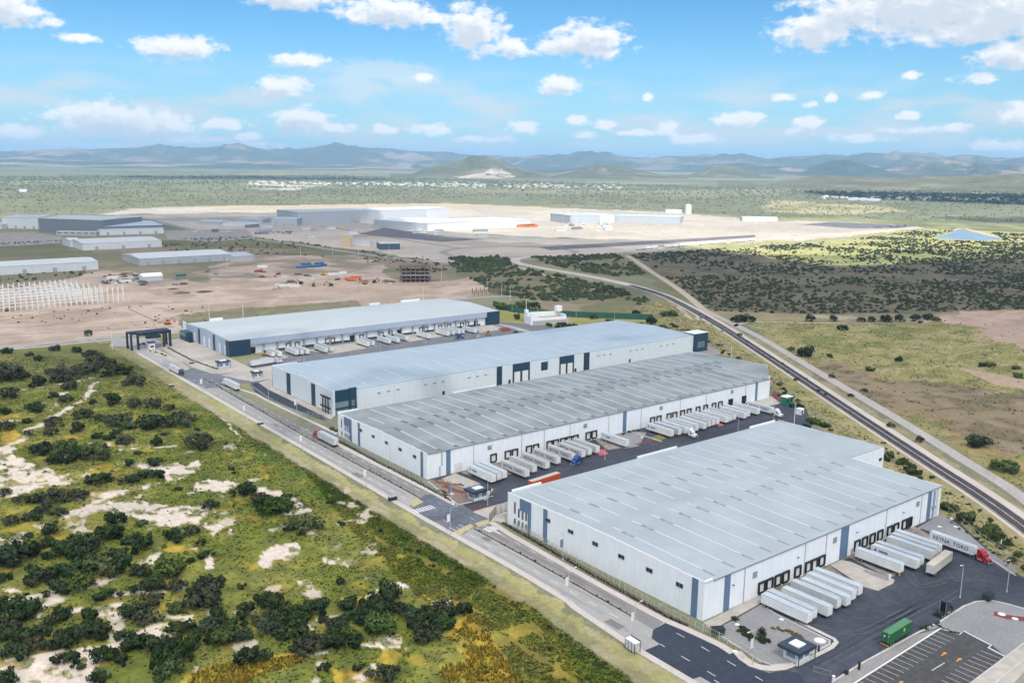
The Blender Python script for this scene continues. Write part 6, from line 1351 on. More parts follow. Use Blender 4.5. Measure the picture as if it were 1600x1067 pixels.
def crown_mesh(name, kind, seed, rx=1.0, ry=1.0, rz=.62, n=900, leaf=.115, lobes=15, zc=.50, open_=.0):
    r = np.random.RandomState(seed)
    # lobes sit on a squat dome; leaves sit in the outer shell of each lobe
    th = r.uniform(0, 2*np.pi, lobes); rad = np.sqrt(r.uniform(.02, 1, lobes))*.84
    c = np.stack([rad*np.cos(th)*rx, rad*np.sin(th)*ry, (zc-.30*rad**2+r.uniform(-.16,.2,lobes))*rz/.62], 1); lr = r.uniform(.16,.44,lobes)*(1-.2*rad)
    k = r.randint(0, lobes, n); d = r.normal(size=(n,3)); d[:,2] += .25; d /= np.linalg.norm(d, axis=1)[:,None]
    p = c[k]+d*(lr[k]*r.uniform(.55,1.22,n))[:,None]*np.array([1,1,.85])
    p[:,2] = np.maximum(p[:,2], .02+.1*r.rand(n))
    keep = r.rand(n) > open_*(p[:,2] < .25); p, d, k = p[keep], d[keep], k[keep]; n = len(p)
    nn = d+r.normal(size=(n,3))*.55; nn /= np.linalg.norm(nn, axis=1)[:,None]
    u = np.cross(nn, r.normal(size=(n,3))); u /= np.linalg.norm(u, axis=1)[:,None]; v = np.cross(nn, u)
    s = leaf*r.uniform(.55,1.25,n)[:,None]
    q = [p+u*s*.62, p+v*s, p-u*s*.62, p-v*s*.8]
    V = np.stack(q, 1).reshape(-1,3); F = np.arange(4*n).reshape(n,4)
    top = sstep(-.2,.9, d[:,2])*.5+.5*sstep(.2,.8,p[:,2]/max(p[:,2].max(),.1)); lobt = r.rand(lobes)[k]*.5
    sel = top*.6+lobt+r.rand(n)*.4; mi = np.where(sel > 1.05, 2, np.where(sel > .68, 1, 0))  # paler leaf materials picked more often high in the crown
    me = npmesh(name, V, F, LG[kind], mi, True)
    cen = np.array([0,0,.15*rz]); sn = (p-cen)/np.array([rx,ry,rz]); sn /= np.linalg.norm(sn, axis=1)[:,None]
    sn = sn*.6+d*.6+np.array([0,0,.25]); sn /= np.linalg.norm(sn, axis=1)[:,None]
    me.normals_split_custom_set_from_vertices(np.repeat(sn, 4, 0).tolist())
    return me
def stem_mesh(seed):
    r = random.Random(seed); g = G()
    for k in range(r.randint(3,4)):
        a = r.uniform(0, 6.28); e = Vector((.35*math.cos(a), .35*math.sin(a), .42)); m1 = e*.5+Vector((r.uniform(-.05,.05), r.uniform(-.05,.05), .03)); b = Vector((.05*math.cos(a), .05*math.sin(a), -.02))
        g.cyl(b, m1, .045, 6, 0, .03); g.cyl(m1, e, .03, 5, 0, .012)
    return g.mesh('stems', BARK)
STEMS = [stem_mesh(s) for s in range(3)]
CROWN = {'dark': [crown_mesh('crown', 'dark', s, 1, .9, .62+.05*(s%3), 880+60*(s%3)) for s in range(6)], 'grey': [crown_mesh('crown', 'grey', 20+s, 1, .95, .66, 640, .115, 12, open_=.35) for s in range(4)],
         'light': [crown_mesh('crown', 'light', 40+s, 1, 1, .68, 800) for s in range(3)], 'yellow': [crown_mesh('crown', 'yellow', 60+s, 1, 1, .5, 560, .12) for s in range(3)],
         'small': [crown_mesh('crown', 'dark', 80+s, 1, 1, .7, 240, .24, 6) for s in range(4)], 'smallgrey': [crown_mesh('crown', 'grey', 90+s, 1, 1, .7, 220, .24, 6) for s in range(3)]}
def shrub(x, y, w, kind, label, group, hz=1.0, name='shrub', cat='shrub', z=0.0):
    t = thing(name, label, cat, (x, y, z), rng.uniform(0, 6.28), group); r = w/2; t.scale = (r*rng.uniform(.9,1.15), r*rng.uniform(.7,1.1), r*hz*rng.uniform(.75,1.2))
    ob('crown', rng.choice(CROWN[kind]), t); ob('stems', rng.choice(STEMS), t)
    return t
CA = [(45,185,60),(300,170,60),(160,200,50),(220,225,60),(500,200,70),(430,180,60),(540,240,90),(610,245,50),(60,330,150),(130,320,60),(200,370,110),(290,300,60),(380,335,120),(480,295,110),(530,290,60),(660,300,120),(570,318,30),(750,360,120),(30,430,110),(295,430,50),(360,455,80),(380,385,90),(200,510,80),(20,520,60),(520,465,40),(620,470,90),(745,485,80),(860,490,90),(940,500,60),(470,540,110),(640,580,140),(840,600,130),(300,590,110),(280,640,70),(420,620,100),(690,600,60),(735,605,70),(1010,580,160),(1095,615,30),(40,610,80),(250,740,120),(370,730,110),(700,690,80),(870,690,80),(1105,710,150),(540,655,60),(590,660,50),(610,665,60),(770,745,40),(530,780,140),(720,810,60),(860,810,70),(1255,690,25),(1290,830,40),(1300,855,22),(550,910,130),(720,900,100),(840,880,100),(1180,1040,100),(310,1010,150),(190,1010,80),(450,990,90),(30,970,60),(100,1010,50),(1350,970,120),(990,950,40),(160,640,50),(150,570,60),(440,760,80),(330,790,90),(400,790,80),(640,640,60),(560,560,60),(700,560,70),(590,430,40),(910,640,40),(880,570,70),(320,345,70),(560,265,80),(30,330,90)]
CB = [(280,230,110),(160,255,50),(420,290,100),(560,290,170),(640,180,110),(730,280,100),(800,330,130),(970,270,120),(1060,240,90),(790,190,60),(330,360,140),(480,350,120),(440,370,90),(200,330,80),(100,400,180),(230,510,120),(310,570,100),(310,460,80),(430,540,120),(560,470,150),(690,430,150),(780,470,90),(820,550,150),(920,460,150),(980,550,90),(1150,370,80),(1180,530,130),(1120,640,170),(600,600,100),(80,720,170),(330,720,120),(480,730,110),(500,810,130),(370,850,130),(190,870,90),(90,920,110),(280,880,80),(740,700,120),(850,640,100),(820,730,120),(980,670,100),(1010,790,130),(1210,700,100),(1370,690,120),(1200,770,120),(1090,880,120),(830,890,160),(690,890,90),(580,940,120),(900,960,130),(1000,960,120),(360,960,110),(440,990,60),(600,1040,60),(940,1020,110),(1250,850,130),(1380,950,110),(1340,540,50),(560,760,70),(700,820,80),(20,650,110),(150,680,100),(20,800,120),(130,820,110),(240,800,90),(20,500,60),(180,470,110),(380,470,110),(500,420,110),(640,380,110),(260,300,90),(640,230,70),(1080,560,80),(1300,780,110),(1340,830,100),(1150,800,110),(770,860,90),(960,880,110),(670,960,70),(1120,300,50),(1060,400,40),(540,1060,70),(880,1060,60),(40,1066,120),(180,160,90),(320,130,80),(220,120,90),(60,180,80)]
CC_ = [(270,220,160),(100,110,170),(470,510,60),(470,190,40),(415,70,40),(70,640,150),(50,720,110),(160,700,120),(310,690,120),(350,640,90),(230,740,110),(60,790,110),(160,810,110),(280,830,130),(300,890,160),(480,860,150),(440,780,110),(540,650,120),(680,670,130),(720,600,140),(850,720,150),(960,710,120),(690,780,140),(590,720,120),(1050,680,120),(1130,690,110),(1060,750,120),(940,820,140),(1000,770,90),(560,830,70),(30,940,90),(570,990,60),(710,1065,160),(380,1000,60),(160,60,90),(30,70,120),(120,760,90),(380,850,90),(640,640,90),(780,660,90),(900,780,90),(520,720,90),(400,730,80),(240,880,90)]
SH = [(a/3.5575, 500+b/3.5575, c/3.5575) for a, b, c in CA]+[(a/3.5575, 767+b/3.5575, c/3.5575) for a, b, c in CB]+[(400+a/3.5575, 767+b/3.5575, c/3.5575) for a, b, c in CC_]
def near_words(px, py):
    if py < 575: return 'near the entrance road'
    if px < 70: return 'at the outer field edge' if py < 700 else 'among sand at the field edge'
    best = None
    for (x, y, s) in ((300,735,'by the mid field sand patch'),(240,805,'beside the broad pale sand flat'),(90,660,'along the winding sand track'),(150,915,'by the sandy double track'),(200,1010,'beside the wide dirt track'),(440,870,'by the small sand scrape'),(600,925,'near the sand strip'),(610,1000,'around the sand scrape in the thicket'),(740,1000,'by the golden weed patch'),(450,780,'by the dirt path end'),(380,1040,'by the golden flowers'),(250,620,'in the open green grass'),(150,570,'in the dry grass'),(560,820,'on the weedy bank by the verge')):
        d = (px-x)**2+((py-y)*1.6)**2
        if best is None or d < best[0]: best = (d, s)
    return best[1]
used = {}
def uniq(base, px, py):
    used.setdefault(base, 0); used[base] += 1; return base
cnt = 0
for i, (px, py, w) in enumerate(SH):
    p = at(px, min(py, 1090)); d = (p-Vector((0,0,CH))).length; wm = w*d/FPX
    kind = 'dark' if rng.random() < (.88 if py > 840 else .6 if py > 720 else .3) else 'grey'
    if rng.random() < .1: kind = 'light' if py > 650 else 'grey'
    if wm < 3.4: kind = 'small' if kind != 'grey' else 'smallgrey'
    size = 'very large' if wm > 10 else 'large' if wm > 7 else 'medium' if wm > 4.2 else 'small'
    tone = {'dark':'dark green','grey':'dull grey green','light':'fresh green','small':'dark green','smallgrey':'dull grey green'}[kind]
    lab = '%s %s shrub %s' % (size, tone, near_words(px, py))
    shrub(p.x, p.y, wm*(1.32 if py > 860 else 1.18), kind, lab, 'shrubs of the scrub field', 1.0 if kind != 'light' else 1.1); cnt += 1
R_ = [(1262,557,30,'dark','dark round bush alone in the green field beside the service road'),(1405,564,14,'dark','dark bush in the middle of the green field'),(1360,579,13,'light','bright green bush at the edge of the brown ground'),(1296,559,12,'dark','low dark bush near the big round one'),(1527,698,32,'dark','big dark bush by the service road at the brown ground'),(1316,516,16,'dark','dark low bush near the dirt track in the green field'),(1545,573,16,'light','green bush near the pink dirt, closer to the field'),(1533,573,11,'dark','small bush touching the green one near the pink dirt'),(1588,577,12,'light','upper of two green bushes at the outer edge of the brown field'),(1590,590,15,'light','lower of two green bushes at the outer edge of the brown field'),(1568,736,34,'light','wide green bush where the service road leaves the picture'),(1350,612,11,'grey','grey bush on the verge of the service road'),(1438,690,16,'grey','grey bush between railway and service road'),(1392,667,12,'grey','small grey bush between railway and service road'),(1330,620,12,'grey','grey bush beside the rails'),(1243,595,10,'grey','small bush by the rails before the warehouse end'),(1155,525,9,'grey','tiny bush between rails and service road'),(1236,548,11,'grey','small bush beside the service road near the big round one'),(1300,590,10,'grey','small bush at the brown ground edge'),(1258,668,14,'dark','dark bush above the green thicket by the rails'),(1438,505,8,'dark','tiny dark bush by the dirt track')]
for x, y, w, k, lab in R_:
    p = at(x, y); d = (p-Vector((0,0,CH))).length; shrub(p.x, p.y, w*d/FPX*1.1, k, lab, 'bushes of the grass field by the railway')
T_ = [(1267,502,17,'grey','grey round tree, first of the row along the dirt track'),(1303,502,15,'grey','taller grey tree, second of the row along the dirt track'),(1345,503,12,'grey','small grey tree of the row along the dirt track'),(1361,503,15,'grey','grey tree left of the dense pair along the dirt track'.replace('left of','before')),(1384,503,19,'dark','broad dark tree in the middle of the row along the dirt track'),(1406,503,16,'grey','grey tree after the broad dark one along the dirt track'),(1430,502,17,'grey','pale grey tree near the end of the row along the dirt track'),(1449,500,17,'dark','dark tree at the end of the row along the dirt track'),(1464,502,12,'grey','low grey tree by the small hut at the pink dirt'),
 (788,483,26,'light','bright green tree beside the green mesh fence, first of three'),(803,484,28,'light','bright green tree beside the green mesh fence, middle of three'),(817,484,22,'light','bright green tree beside the green mesh fence, by the white mast'),(836,482,18,'dark','dark tree behind the white water works mast'),(1045,494,24,'light','fresh green tree by the end of the green fence'),(1165,503,24,'dark','dense dark hedge like tree where the tracks cross'),(1150,503,16,'dark','dark tree beside the dense one where the tracks cross'),(880,512,24,'dark','dark bush in front of the white water works'),(897,514,14,'dark','smaller dark bush beside the water works'),(928,499,12,'dark','dark bush against the green fence'),(952,506,16,'dark','dark bush on the lawn behind the blue roof'),(994,491,13,'dark','dark bush at the green ditch'),(1018,506,18,'dark','dark bush behind the far corner of the blue roof'),(1034,516,18,'grey','grey bush by the far corner of the blue roof'),(1000,510,14,'light','green bush behind the blue roof'),(857,510,12,'dark','low bush beside the base of the water works'),(775,503,10,'dark','small bush beside the far warehouse corner'),(808,499,12,'dark','small dark bush on the lawn by the far warehouse')]
for x, y, w, k, lab in T_:
    p = at(x, y); d = (p-Vector((0,0,CH))).length
    shrub(p.x, p.y, w*d/FPX*1.1, k, lab, 'trees beyond the warehouses', 1.25 if w < 23 else .8, 'tree', 'tree')
# thicket between the security fence and the rails
def along(pts, n, jit):
    P = [at(*q) for q in pts]; seg = [(b-a).length for a, b in zip(P[:-1], P[1:])]; tot = sum(seg); out = []
    for k in range(n):
        s = tot*(k+rng.random())/n; i = 0
        while i < len(seg)-1 and s > seg[i]: s -= seg[i]; i += 1
        q = P[i]+(P[i+1]-P[i])*(s/seg[i]); out.append((q.x+rng.uniform(-jit,jit), q.y+rng.uniform(-jit,jit)))
    return out
for pts, n, jit, (w0, w1), kinds, lab, gr in (
  ([(1260,655),(1300,672)],9,2.5,(3,6),('light','dark'),'green thicket bush behind the small hut','thicket behind the small hut'),
  ([(1335,695),(1360,704)],7,2.5,(3,6),('light','dark'),'green bush of the thicket behind the nearest warehouse','thicket behind the nearest warehouse'),
  ([(1384,712),(1440,748)],15,2.5,(3.2,6),('light','dark'),'green bush by the stepped end of the nearest warehouse','thicket beside the warehouse step'),
  ([(1478,790),(1510,812),(1545,838),(1560,848)],16,3.0,(3.5,8),('dark','light'),'dark bush of the thicket between yard and rails','thicket beside the yard'),
  ([(1560,850),(1610,892),(1680,950)],12,2.2,(3,5),('light',),'bright green bush in the ditch beyond the red tractor','ditch bushes beyond the red tractor'),
  ([(1095,525),(1130,548),(1180,580),(1215,602)],16,3,(2.5,5),('dark','grey','grey'),'grey green bush along the fence behind the grey roof','bushes along the fence behind the grey roof'),
  ([(1215,602),(1262,645)],10,2,(2.5,4.5),('grey','dark'),'bush on the slope beside the green cabin','bushes beside the green cabin'),
  ([(1040,505),(1075,520)],8,4,(2.5,5),('dark','grey'),'bush at the navy corner of the blue roofed warehouse','bushes at the navy corner'),
  ([(1375,690),(1480,765),(1600,850)],18,3,(1.6,3),('grey','dark'),'tussocky bush on the dry strip beside the rails','tussock bushes beside the rails'),
  ([(1080,485),(1210,565),(1330,645)],16,3.5,(1.5,2.8),('grey',),'small tussocky bush between rails and service road','tussock bushes between rails and road'),
  ([(590,830),(690,880),(790,945),(880,1015),(930,1060)],30,5,(1.4,2.8),('light','dark','light'),'tall green weed clump on the bank below the verge','weed clumps on the verge bank')):
    for (x, y) in along(pts, n, jit):
        k = rng.choice(kinds); w = rng.uniform(w0, w1)
        shrub(x, y, w, {'light':'light','dark':'dark','grey':'grey'}[k] if w > 3 else {'light':'light','dark':'small','grey':'smallgrey'}[k], lab, gr, 1.0)
# garden plants
for pts, n, jit, (w0, w1), k, lab, gr, z in (
  ([(1158,984),(1170,994),(1185,1003),(1202,1003)],26,1.1,(1.2,2.2),'dark','low dark plant in the kidney bed by the gatehouse','dark planting bed by the gatehouse',.16),
  ([(1208,981),(1222,984),(1240,991),(1252,996)],18,.7,(1.0,1.8),'yellow','yellow green plant in the strip behind the gatehouse','yellow green planting strip',.16),
  ([(1148,970),(1152,967)],4,.4,(1.4,2.4),'small','round dark garden bush at the corner of the concrete apron','garden bushes by the apron',.16),
  ([(1440,985),(1468,975)],10,.8,(.9,1.6),'small','low dark plant by the car park corner','plants by the car park corner',.16),
  ([(1470,981),(1498,991)],8,.4,(.7,1.2),'small','low dark plant along the white car park kerb','plants along the car park kerb',.16),
  ([(684,765),(700,775)],6,1.2,(1,2),'light','small bright plant in the gatehouse garden','plants of the gatehouse garden',.17),
  ([(716,757),(722,760)],3,.6,(1.2,2),'light','fresh green bush among the red planters','bushes among the red planters',.18),
  ([(516,671),(524,674)],4,.8,(2,3.2),'light','green bush on the corner by the red tractor','bushes on the corner by the red tractor',.05),
  ([(235,549),(262,557)],7,.8,(1.2,2.4),'small','dark plant on the island inside the entrance portal','plants on the portal island',.17),
  ([(1485,817),(1530,845),(1580,888)],14,1.0,(.8,1.8),'smallgrey','small grey plant in the gravel beyond the lettered trailer','plants in the gravel beyond the red tractor',.15),
  ([(972,680),(982,676),(1000,673)],6,.7,(1.2,2.2),'small','dark bush below the slate stripe by the gravel island','bushes at the foot of the slate stripe',.15)):
    for (x, y) in along(pts, n, jit): shrub(x, y, rng.uniform(w0, w1), k, lab, gr, .9, 'garden_plant', 'plant', z)
p = at(1190,996); shrub(p.x, p.y, 3.0, 'grey', 'bare grey young tree standing in the dark planting bed by the gatehouse', 'young trees', 2.2, 'tree', 'tree')
p = at(240,527); shrub(p.x, p.y, 5, 'grey', 'lone thin tree on the verge of the entrance road', 'lone roadside trees', 1.6, 'tree', 'tree'); p = at(137,525); shrub(p.x, p.y, 7, 'grey', 'lone grey tree by the road below the terraced dirt', 'lone roadside trees', 1.5, 'tree', 'tree')

# ---- scrub too thick to count
def blob_proto(seed, nseg=7, rings=3):
    r = np.random.RandomState(seed); V = []; F = []
    for j in range(rings):
        t = (j+.35)/rings*math.pi/2
        for i in range(nseg):
            a = 2*math.pi*(i+.5*(j%2))/nseg; q = 1+r.uniform(-.22,.22)
            V.append((math.cos(t)*math.cos(a)*q, math.cos(t)*math.sin(a)*q, math.sin(t)*q*.8-.05))
    V.append((0,0,.8)); top = len(V)-1
    for j in range(rings-1):
        for i in range(nseg): a, b = j*nseg+i, j*nseg+(i+1)%nseg; F += [(a,b,b+nseg),(a,b+nseg,a+nseg)]
    for i in range(nseg): F.append(((rings-1)*nseg+i,(rings-1)*nseg+(i+1)%nseg,top))
    return np.array(V), np.array(F)
PRO = [blob_proto(s) for s in range(6)]; PRO2 = [blob_proto(10+s, 5, 2) for s in range(6)]
FOL = mat_attr('scrub_foliage', .9, .28, .8, .8)
def scatter(name, XY, size, col, protos=PRO, label=None):
    n = len(XY); Vs, Fs, Cs = [], [], []; off = 0
    which = nr_.randint(0, len(protos), n)
    for k, (V, F) in enumerate(protos):
        idx = np.where(which == k)[0]; m_ = len(idx)
        if not m_: continue
        a = nr_.uniform(0, 6.28, m_); s = size[idx]; ca, sa = np.cos(a), np.sin(a)
        x = (V[None,:,0]*ca[:,None]-V[None,:,1]*sa[:,None])*s[:,None]/2+XY[idx,0][:,None]; y = (V[None,:,0]*sa[:,None]+V[None,:,1]*ca[:,None])*s[:,None]/2*nr_.uniform(.75,1.2,m_)[:,None]+XY[idx,1][:,None]
        z = V[None,:,2]*(s*nr_.uniform(.42,.7,m_))[:,None]
        Vs.append(np.stack([x,y,z],-1).reshape(-1,3)); Fs.append((F[None]+off+(np.arange(m_)*len(V))[:,None,None]).reshape(-1,3)); off += m_*len(V)
        Cs.append(np.repeat(col[idx], len(V), 0)*(.85+.35*np.tile(np.clip(V[:,2],0,1), m_))[:,None]**0)
    me = npmesh(name, np.vstack(Vs), np.vstack(Fs), FOL, None, False, np.vstack(Cs)); return tag(ob(name, me), kind='stuff')
PONDX = [(1455,371),(1480,364),(1500,356.5),(1548,366),(1570,374),(1545,378.5),(1462,375)]
def pts_in(poly, n, dens_scale=40, thr=.35, seed=0):
    P = np.array(poly_w(poly)); lo, hi = P.min(0), P.max(0); out = []
    while sum(len(o) for o in out) < n:
        q = nr_.uniform(lo, hi, (n*3, 2)); f = fbm(q[:,0], q[:,1], dens_scale, 3, seed)
        px, py = to_px(q[:,0], q[:,1]); k = inpoly(px, py, poly) & ~inpoly(px, py, PONDX) & (nr_.rand(len(q)) < sstep(thr-.15, thr+.25, f)); out.append(q[k])
    return np.vstack(out)[:n]
def fcol(n, base=(.045,.058,.026), var=.35):
    return np.array(base)[None]*(1+var*(nr_.rand(n)*2-1))[:,None]*(1+.12*(nr_.rand(n,3)*2-1))
q = pts_in(SCRUB, 7600, 70, .38, 1); scatter('mesquite_scrub', q, nr_.uniform(2.2,5.4,len(q)), fcol(len(q), (.032,.040,.022)))
q = pts_in([(1000,386),(1300,372),(1440,358),(1480,374),(1700,380),(1700,398),(1500,405),(1330,416),(1150,394)], 1000, 60, .42, 2); scatter('mesquite_scrub', q, nr_.uniform(1.6,3.6,len(q)), fcol(len(q), (.25,.265,.115)))  # same scrub in the sunlit band, sunshine painted into a brighter leaf colour
for poly, n in ((SCRUB2, 420), (SCRUB3, 620)):
    q = pts_in(poly, n, 45, .38, 3); scatter('mesquite_scrub', q, nr_.uniform(3,8,len(q)), fcol(len(q)))
q = pts_in([(700,404),(790,404),(800,416),(760,420)], 150, 30, .3, 4); scatter('mesquite_scrub', q, nr_.uniform(5,11,len(q)), fcol(len(q)))
q = pts_in(RIGHT_GRASS, 260, 30, .45, 5); scatter('low_bushes', q, nr_.uniform(.8,1.9,len(q)), fcol(len(q), (.07,.075,.035)), PRO2)
q = pts_in(GREENMID, 260, 60, .4, 6); scatter('low_bushes', q, nr_.uniform(2,6,len(q)), fcol(len(q), (.06,.065,.035)), PRO2)
q = pts_in(DARKVEG+[], 120, 30, .35, 7); scatter('low_bushes', q, nr_.uniform(2,6,len(q)), fcol(len(q)), PRO2)
q = pts_in([(30,480),(560,478),(560,484),(330,505),(0,530)], 60, 30, .5, 8); scatter('low_bushes', q, nr_.uniform(1,3,len(q)), fcol(len(q), (.09,.085,.05)), PRO2)
q = pts_in([(-200,278),(500,274),(900,286),(1250,296),(1700,300),(1700,366),(1560,350),(1300,340),(1180,342),(1050,330),(700,316),(200,324),(140,334),(-200,350)], 15000, 260, .36, 9); scatter('valley_trees', q, nr_.uniform(4,10,len(q))*np.clip(np.hypot(q[:,0],q[:,1])/3500,.8,2.0), fcol(len(q), (.098,.115,.070)), PRO2)
q = pts_in([(1250,299),(1700,306),(1700,325),(1450,316),(1300,308)], 1500, 200, .3, 10); scatter('valley_trees', q, nr_.uniform(9,20,len(q)), fcol(len(q), (.035,.050,.030)), PRO2)  # darker trees fill the cloud's shadow band, its shade painted in
# low bushes filling the scrub field between the big ones
fq = pts_in([(0,560),(170,560),(300,640),(420,720),(560,800),(700,930),(760,1090),(-100,1090),(-100,560)], 420, 22, .50, 12); scatter('low_bushes', fq, nr_.uniform(.8,2.4,len(fq)), fcol(len(fq), (.105,.125,.035)), PRO2)

# ---- grass tussocks
GR = mat_attr('grass_blades', .95, .15, 3.0, 0)
def add_trans(mt, k):
    t = mt.node_tree; o = t.nodes['Material Output']; b = t.nodes['Principled BSDF']; tr = N('ShaderNodeBsdfTranslucent', t); L(b.inputs['Base Color'].links[0].from_socket, tr.inputs['Color'], t)
    mx = N('ShaderNodeMixShader', t); mx.inputs[0].default_value = k; L(b.outputs[0], mx.inputs[1], t); L(tr.outputs[0], mx.inputs[2], t); L(mx.outputs[0], o.inputs['Surface'], t)
add_trans(GR, .5)
def tufts(name, XY, h, w, colr, lean=.35):
    n = len(XY); B = 4
    a = nr_.uniform(0, 6.28, (n, B)); r0 = nr_.uniform(0,.35,(n,B))*w[:,None]
    bx = XY[:,0][:,None]+np.cos(a*1.7)*r0; by = XY[:,1][:,None]+np.sin(a*1.7)*r0
    hw = w[:,None]*.42; hh = h[:,None]*nr_.uniform(.6,1.15,(n,B)); lx = nr_.normal(0,lean,(n,B))*hh; ly = nr_.normal(0,lean,(n,B))*hh
    z0 = np.zeros_like(bx)
    V = np.stack([np.stack([bx-np.cos(a)*hw, by-np.sin(a)*hw, z0], -1), np.stack([bx+np.cos(a)*hw, by+np.sin(a)*hw, z0], -1), np.stack([bx+lx, by+ly, hh], -1)], 2).reshape(-1,3)
    F = np.arange(len(V)).reshape(-1,3); C = np.repeat(colr, B*3, 0)*(1+.22*(np.repeat(nr_.rand(n*B), 3)*2-1))[:,None]
    me = npmesh(name, V, F, GR, None, True, np.clip(C, .004, .8)); nn = np.zeros_like(V); nn[:,2] = 1; nn[:,:2] = nr_.normal(0,.25,(len(V),2))
    me.normals_split_custom_set_from_vertices(nn.tolist()); return tag(ob(name, me), kind='stuff')
VOW = poly_w(VERGE_OUT)
def grass_at(poly, n, seed, sc=12, thr=.3, drop_sand=True):
    q = pts_in(poly, n, sc, thr, seed); c = poly_tint(q[:,0], q[:,1])
    if drop_sand: k = (c[:,1] > c[:,0]*.90) & (seg_dist(q[:,0], q[:,1], VOW) > 10.0) & (c[:,2] < c[:,0]*.7); q, c = q[k], c[k]
    return q, c
q, c = grass_at([(-60,560),(0,556),(190,556),(300,622),(400,682),(500,745),(640,840),(760,930),(860,1010),(960,1095),(-60,1095)], 34000, 21)
tufts('wild_grass', q, nr_.uniform(.12,.42,len(q)), nr_.uniform(.5,1.2,len(q)), c*nr_.uniform(1.1,1.8,(len(q),1)))
q, c = grass_at([(470,730),(560,745),(650,800),(800,890),(884,945),(1000,1025),(1090,1090),(800,1090),(720,1000),(640,920),(560,840)], 24000, 22, 8, .05); tufts('bank_weeds', q, nr_.uniform(.15,.6,len(q)), nr_.uniform(.5,1.1,len(q)), c*nr_.uniform(1.3,2.3,(len(q),1)), .3)
for P_ in YELLOW[:2]:
    q = pts_in(P_, 1600, 4, .35, 23); c = np.where((nr_.rand(len(q)) < .7)[:,None], np.array([[.56,.42,.06]]), np.array([[.27,.27,.06]])); tufts('golden_weeds', q, nr_.uniform(.5,1.2,len(q)), nr_.uniform(.4,.9,len(q)), c*nr_.uniform(.7,1.2,(len(q),1)), .2)
q, c = grass_at(RIGHT_GRASS, 9000, 24, 10, .3, False); k = (c[:,1] > c[:,0]*.8); q, c = q[k], c[k]; tufts('field_grass', q, nr_.uniform(.15,.45,len(q)), nr_.uniform(.6,1.6,len(q)), c*nr_.uniform(1.05,1.6,(len(q),1)))
q, c = grass_at(RAILSIDE, 5000, 25, 8, .35, False); 
RLW = poly_w(RAILC[:9]); k = seg_dist(q[:,0], q[:,1], RLW) > 9.5; q, c = q[k], c[k]
tufts('dry_grass', q, nr_.uniform(.2,.6,len(q)), nr_.uniform(.6,1.4,len(q)), c*nr_.uniform(1.05,1.6,(len(q),1)))
# clipped plants along the median and the hedge strip under the fences
def plants_line(name, pts, step, h, w, colr):
    P = [at(*q) for q in pts]; out = []
    for a, b in zip(P[:-1], P[1:]):
        n = max(1, int((b-a).length/step))
        for k in range(n): c = a+(b-a)*((k+rng.uniform(.1,.9))/n); out.append((c.x+rng.uniform(-.25,.25), c.y))
    q = np.array(out); n = len(q); tufts(name, q, nr_.uniform(*h, n), nr_.uniform(*w, n), np.array(colr)[None]*nr_.uniform(.6,1.4,(n,1)), .2)
for pts in (MED1, MED2): plants_line('median_plants', pts, 1.4, (.4,1.0), (.5,1.0), (.06,.06,.03))
HEDGE = [(785,817),(870,866),(950,912),(1041,963),(1075,978)]; HEDGE2 = [(530,690),(590,723),(655,756),(705,783)]
for pts, w_ in ((HEDGE, 3.2), (HEDGE2, 3.2)): ribbon('hedge_soil', pts, w_, .06, MATS['hedge_dark_soil'], offset=.6)
for pts in (HEDGE, HEDGE2): plants_line('hedge_plants', pts, .35, (.4,1.0), (.5,1.1), (.12,.105,.06))
plants_line('hedge_plants', [(262,543),(300,563),(340,577)], .6, (.4,.9), (.6,1.2), (.15,.14,.08))
# ================================================================== BUILDING SITE, RAIL WAGONS, TOWN, HILLS, AIR
CON = mat('raw_concrete', (.30,.26,.23), .9, .15, .5); RUSTM = mat('rust_formwork', (.15,.085,.065), .85, .2, .5); STL = mat('white_primed_steel', (.74,.73,.71), .6, .08, .3)
a, b = at(626,441), at(672,441); ln = (b-a).length
cf = thing('unfinished_building', 'unfinished four storey concrete frame building with rust coloured formwork', 'building', (a.x,a.y,0), math.atan2((b-a).y,(b-a).x))
for k in range(4): ob('floor_slab', G().box(-1,ln+1,-1,22,4.2*(k+1)-.5,4.2*(k+1)).mesh('floor_slab', RUSTM if k != 1 else CON), cf)
for k in range(4):
    for i in range(7):
        for j in range(3): ob('column', tm(('ccol',), lambda: G().box(-.3,.3,-.3,.3,0,3.68).mesh('column', CON)), cf, (1+(ln-2)*i/6, .5+10*j, 4.2*k+.01))
g = G()
for i in range(14): g.box(ln*i/13-.1,ln*i/13+.1,-.4,-.2,16.81,19.2); g.box(ln*i/13-.1,ln*i/13+.1,20,20.2,16.81,19.0)
ob('starter_bar', g.mesh('starter_bar', RUSTM), cf)
ob('mast', G().cyl((ln*.75,8,16.81),(ln*.75,8,29),.25,6).mesh('mast', RUSTM), cf)
# white steel frame
sa, sb = at(-60,493), at(193,471); dn = sb-sa; rt = math.atan2(dn.y, dn.x); ln = dn.length
sf = thing('steel_skeleton', 'white steel skeleton of a hall under construction, open columns and beams', 'building frame', (sa.x,sa.y,0), rt)
colm = G().box(-.42,.42,-.42,.42,0,14.5).mesh('steel_column', STL); beam = {}
rows = [0, 20, 40, 60, 80]; nC = 30
for j, yy in enumerate(rows):
    for i in range(nC):
        if j and i > nC-3-j: continue
        ob('steel_column', colm, sf, (ln*i/(nC-1), yy, 0))
    if j < 4:
        n = nC-4-j*2; ob('eaves_beam', G().box(0,ln*n/(nC-1),yy-.2,yy+.2,11.0,11.7).mesh('eaves_beam', STL), sf)
        for zz in (3.4, 6.4, 9.0): ob('girt', G().box(0,ln*(n-2)/(nC-1),yy-.16,yy+.16,zz,zz+.5).mesh('girt', STL), sf)
